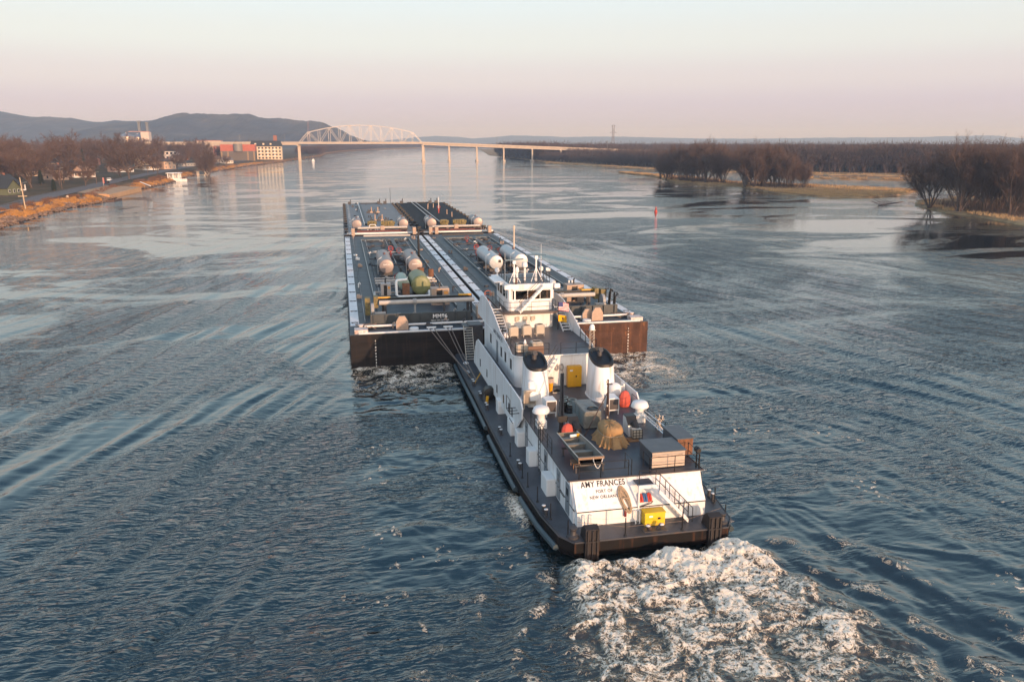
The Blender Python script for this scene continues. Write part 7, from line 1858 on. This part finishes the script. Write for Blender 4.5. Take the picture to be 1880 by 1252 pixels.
for k, (y, d) in enumerate(((430, 66), (475, 96), (540, 62), (585, 105), (640, 58), (690, 92), (760, 70), (820, 120), (880, 64), (400, 120))):
    x = float(shore_x(y)) - d; tree(x, y, gz(x, y), (0, 2, 1)[k % 3], 21 + (k * 7) % 5, 'tall bare tree standing out above the town roofs', 'tall trees over the town')
# conifers
def conifer(x, y, H, lab):
    z = gz(x, y); t = thing('conifer', (x, y, z), lab, 'tree', 'conifers in the town'); b = MB(); b.tube([(x, y, z - .2), (x, y, z + H * .3)], .2, 6); b.build('trunk', BARK, t)
    n = 1500; r_ = np.random.RandomState(int(H * 10)); q = r_.rand(n) ** .7; a_ = r_.rand(n) * 6.28; rad = (1 - q) * H * .22 * r_.uniform(.3, 1, n) + .1
    c = np.stack([rad * np.cos(a_), rad * np.sin(a_), H * (.12 + .88 * q)], -1); u = np.stack([np.cos(a_), np.sin(a_), -.4 + 0 * a_], -1) * .55; w = np.stack([-np.sin(a_), np.cos(a_), 0 * a_], -1) * .2
    tri_mesh('crown', np.stack([c - w, c + w, c + u], 1), mat('needles', (.028, .04, .022), .9, var=.3, scale=1), t)
conifer(-170, 600, 15, 'dark pointed conifer rising among the trees at the left'); conifer(-140, 425, 7, 'low dark conifer behind the big round tree'); conifer(-151, 760, 12, 'dark conifer by the red roofed building'); conifer(-118, 372, 5, 'small dark evergreen at the left edge by the green house')
# trees on the near right bank
RB = 'bare trees of the near right bank'
for x, y, k, H, lab in ((203, 248, 4, 19, 'leaning bare tree at the tip of the right bank'), (199.5, 230, 3, 23, 'large many stemmed bare tree at the water on the right bank'), (206, 226, 5, 21, 'bare tree just right of the large many stemmed one'), (208, 217, 4, 22, 'bare tree near the right edge of the picture'), (214, 213, 3, 23, 'bare tree at the right edge of the picture')):
    tree(x, y, .6, k, H, lab, RB)
for x, y, H in ((217, 232, 20), (223, 251, 20), (235, 243, 22), (224, 222, 22), (246, 262, 20), (232, 268, 17), (258, 250, 22), (240, 228, 22), (252, 276, 18), (270, 262, 21)):
    tree(x, y, .7, rt.choice((3, 4, 5)), H, 'bare tree in the grove behind the right bank', 'grove behind the right bank')
# island trees
for x, y, k, H, lab in ((193, 472, 5, 14, 'small tree at the left end of the island clump'), (194, 444, 3, 20, 'tall bare tree in the left clump, nearest the island tip'), (199, 420, 4, 23, 'tallest spreading tree of the left island clump'), (203, 383, 3, 20, 'dark spreading tree at the left of the right island clump'), (214, 384, 4, 22, 'tall tree in the middle of the right island clump'), (219, 369, 5, 17, 'low reddish tree at the right end of the right island clump')):
    tree(x, y, .7, k, H, lab, 'bare trees on the island')
for x, y, H in ((191, 458, 15), (197, 464, 19), (204, 455, 20), (196, 430, 21), (211, 433, 22), (205, 440, 20), (208, 418, 19), (200, 475, 16), (210, 470, 18), (214, 505, 18), (210, 395, 18)):
    tree(x, y, .7, rt.choice((3, 4, 5)), H, 'slim bare tree packed into the left island clump', 'trees in the left island clump')
for x, y, H in ((210, 388, 20), (205, 377, 18), (217, 380, 20), (223, 384, 18), (224, 374, 15), (226, 366, 12), (211, 379, 19)):
    tree(x, y, .7, rt.choice((3, 4, 5)), H, 'reddish bare tree packed into the right island clump', 'trees in the right island clump')
# low scrub under the groves
T = []
for cx_, cy_, sx_, sy_, n in ((225, 228, 22, 20, 16000), (200, 445, 9, 25, 7000), (215, 380, 10, 9, 4000)):
    Q = np.stack([rng_.normal(cx_, sx_, n), rng_.normal(cy_, sy_, n)], -1); ok = Q[:, 0] > np.interp(Q[:, 1], [150, 192, 216, 232, 248, 263, 272, 330, 345, 390, 415, 440, 480], [193, 193, 200, 201, 207, 214, 224, 206, 203, 209, 201, 194, 202]) + 1
    Q = Q[ok]; T.append(blades(Q, np.full(len(Q), .7), .6, 2.6, .06))
tag(tri_mesh('thicket', np.concatenate(T), mat('thicket_brown', (.085, .06, .048), .95, var=.3, scale=.3)), 'dark leafless thicket under the bankside trees', 'scrub', kind='stuff')

# ------------------------------------------------------------------ far woods that read as one mass
def lowpoly(seed, H, n, w):
    r_ = np.random.RandomState(seed); T = protos[3 + seed % 3][3]; k = r_.choice(len(T), n, replace=False); Q = T[k] * (H / 20.0)
    c = Q.mean(1, keepdims=True); e = Q - c
    d = Q[:, 2:3] - Q[:, 0:1]; l = np.linalg.norm(d, axis=2, keepdims=True) + 1e-6; d = d / l
    p = np.cross(d, r_.normal(size=(n, 1, 3))); p /= np.linalg.norm(p, axis=2, keepdims=True) + 1e-6
    L = r_.uniform(.09, .17, (n, 1, 1)) * H
    base = Q[:, 0:1]; up = np.array([0, 0, .35]); d = d + up; d /= np.linalg.norm(d, axis=2, keepdims=True)
    out = np.concatenate([base - p * w, base + p * w, base + d * L], 1)
    z = np.linspace(0, .62, 4) * H; tr = []
    for q in range(5): a_ = r_.rand() * 6.28; o_ = np.array([np.cos(a_), np.sin(a_), 0]); tr.append([o_ * .3 - (w, 0, 0), o_ * .3 + (w, 0, 0), o_ * H * .22 + (0, 0, H * .7)])
    return np.concatenate([out, np.array(tr)])
LP = [lowpoly(i, 1.0 * 20, 280, .15) for i in range(6)]
def forest(name, pts, hts, label, m, sub=1.0):
    out = []
    for (x, y, z), h_ in zip(pts, hts):
        T = LP[rng_.randint(6)]
        if sub < 1: T = T[rng_.rand(len(T)) < sub] * (1, 1, 1)
        a_ = rng_.rand() * 6.28; c, s = math.cos(a_), math.sin(a_); q = T * (h_ / 20.0)
        out.append(np.stack([q[..., 0] * c - q[..., 1] * s + x, q[..., 0] * s + q[..., 1] * c + y, q[..., 2] + z], -1))
    return tag(tri_mesh(name, np.concatenate(out), m), label, 'woods', kind='stuff')
def inside(P, x, y):
    r = np.zeros(len(x), bool); n = len(P); j = n - 1
    for i in range(n):
        xi, yi = P[i]; xj, yj = P[j]; k = ((yi > y) != (yj > y)) & (x < (xj - xi) * (y - yi) / (yj - yi + 1e-12) + xi); r ^= k; j = i
    return r
FP = [(236, 900), (256, 800), (268, 700), (294, 640), (334, 570), (392, 520), (452, 480), (470, 430), (900, 420), (1500, 700), (1500, 2400), (430, 2400), (306, 1720), (262, 1400), (244, 1100)]
EDGE = np.array([(246, 1300), (238, 1100), (232, 930), (252, 800), (266, 700), (292, 640), (332, 568), (390, 520), (452, 482), (520, 452), (700, 430), (920, 420)], float)
def along(n, o0, o1, pw=1.0):
    sl2 = np.hypot(*np.diff(EDGE, axis=0).T); cum = np.concatenate([[0], np.cumsum(sl2)]); q = rng_.rand(n) * cum[-1]
    X = np.interp(q, cum, EDGE[:, 0]); Y = np.interp(q, cum, EDGE[:, 1]); tx = np.interp(q + 5, cum, EDGE[:, 0]) - np.interp(q - 5, cum, EDGE[:, 0]); ty = np.interp(q + 5, cum, EDGE[:, 1]) - np.interp(q - 5, cum, EDGE[:, 1]); l = np.hypot(tx, ty) + 1e-6
    off = o0 + (o1 - o0) * rng_.rand(n) ** pw; wv = 9 * pn(X * .02, Y * .02, 140)
    return X - ty / l * (off + wv), Y + tx / l * (off + wv), off
x1, y1, o1 = along(3600, 0, 60, 1.3); x2, y2, o2 = along(3000, 60, 420, 1.2)
x, y = np.concatenate([x1, x2]), np.concatenate([y1, y2])
k = np.abs(y - (1022 - .217 * x)) > 8; x, y = x[k], y[k]
h = rng_.uniform(16, 24, len(x)) * (1 + .12 * pn(x * .02, y * .02, 141)); fr = (y < 1022 - .217 * x) & (x < 400) & (y > 590); h = np.where(fr, np.where(x > 268, rng_.uniform(9, 18.5, len(x)), rng_.uniform(6, 13, len(x))), h)
forest('forest', np.stack([x, y, np.full(len(x), .8)], -1), h, 'continuous leafless woods on the flood plain', mat('forest_twigs', (.096, .070, .062), .95, var=.3, scale=.03, spec=.05))
x = rng_.uniform(-20, 1600, 2600); y0 = np.interp(x, [-20, 10, 105, 309, 420, 1200, 1600], [1700, 2000, 2448, 3060, 3060, 2900, 2800]); y = y0 + rng_.uniform(0, 160, 2600)
x2 = rng_.uniform(2, 40, 1500); y2 = rng_.uniform(1340, 2450, 1500); xs2 = shore_x(y2) - x2
forest('far_forest', np.concatenate([np.stack([x, y, np.full(2600, 1.0)], -1), np.stack([xs2, y2, np.full(1500, 2.0)], -1)]), np.concatenate([rng_.uniform(12, 18, 2600), rng_.uniform(10, 17, 1500)]), 'dark line of woods along the far bend of the river', mat('far_forest_twigs', (.09, .062, .055), .95, var=.3, scale=.02, spec=.05), .5)
n = 3600; y = 560 + 2600 * rng_.rand(n) ** 1.6; d = rng_.uniform(0, 1, n); x = shore_x(y) - 90 - y * .09 - d * (150 + .42 * y)
k = ~inside([(-345, 1360), (-262, 1360), (-262, 1415), (-345, 1415)], x, y); x, y = x[k], y[k]
forest('town_woods', np.stack([x, y, 4 + 0 * x], -1), rng_.uniform(12, 20, len(x)), 'brown mass of bare trees behind the town', mat('town_twigs', (.115, .082, .068), .95, var=.3, scale=.03, spec=.05), .6)
# ------------------------------------------------------------------ air
hm = bpy.data.materials.new('haze_air'); hm.use_nodes = True
t = hm.node_tree
for n in list(t.nodes): t.nodes.remove(n)
ho = t.nodes.new('ShaderNodeOutputMaterial'); hv = t.nodes.new('ShaderNodeVolumePrincipled')
hv.inputs['Color'].default_value = (.50, .70, 1.0, 1); hv.inputs['Absorption Color'].default_value = (1, 1, 1, 1); hv.inputs['Density'].default_value = 1.8e-4; hv.inputs['Anisotropy'].default_value = 0.0
t.links.new(hv.outputs[0], ho.inputs['Volume'])
b = MB().box(-9000, 15000, -60, 15000, -2.5, 245)
h = b.build('haze', hm)
tag(h, 'thin pale blue haze lying over the river valley', 'haze', kind='stuff')
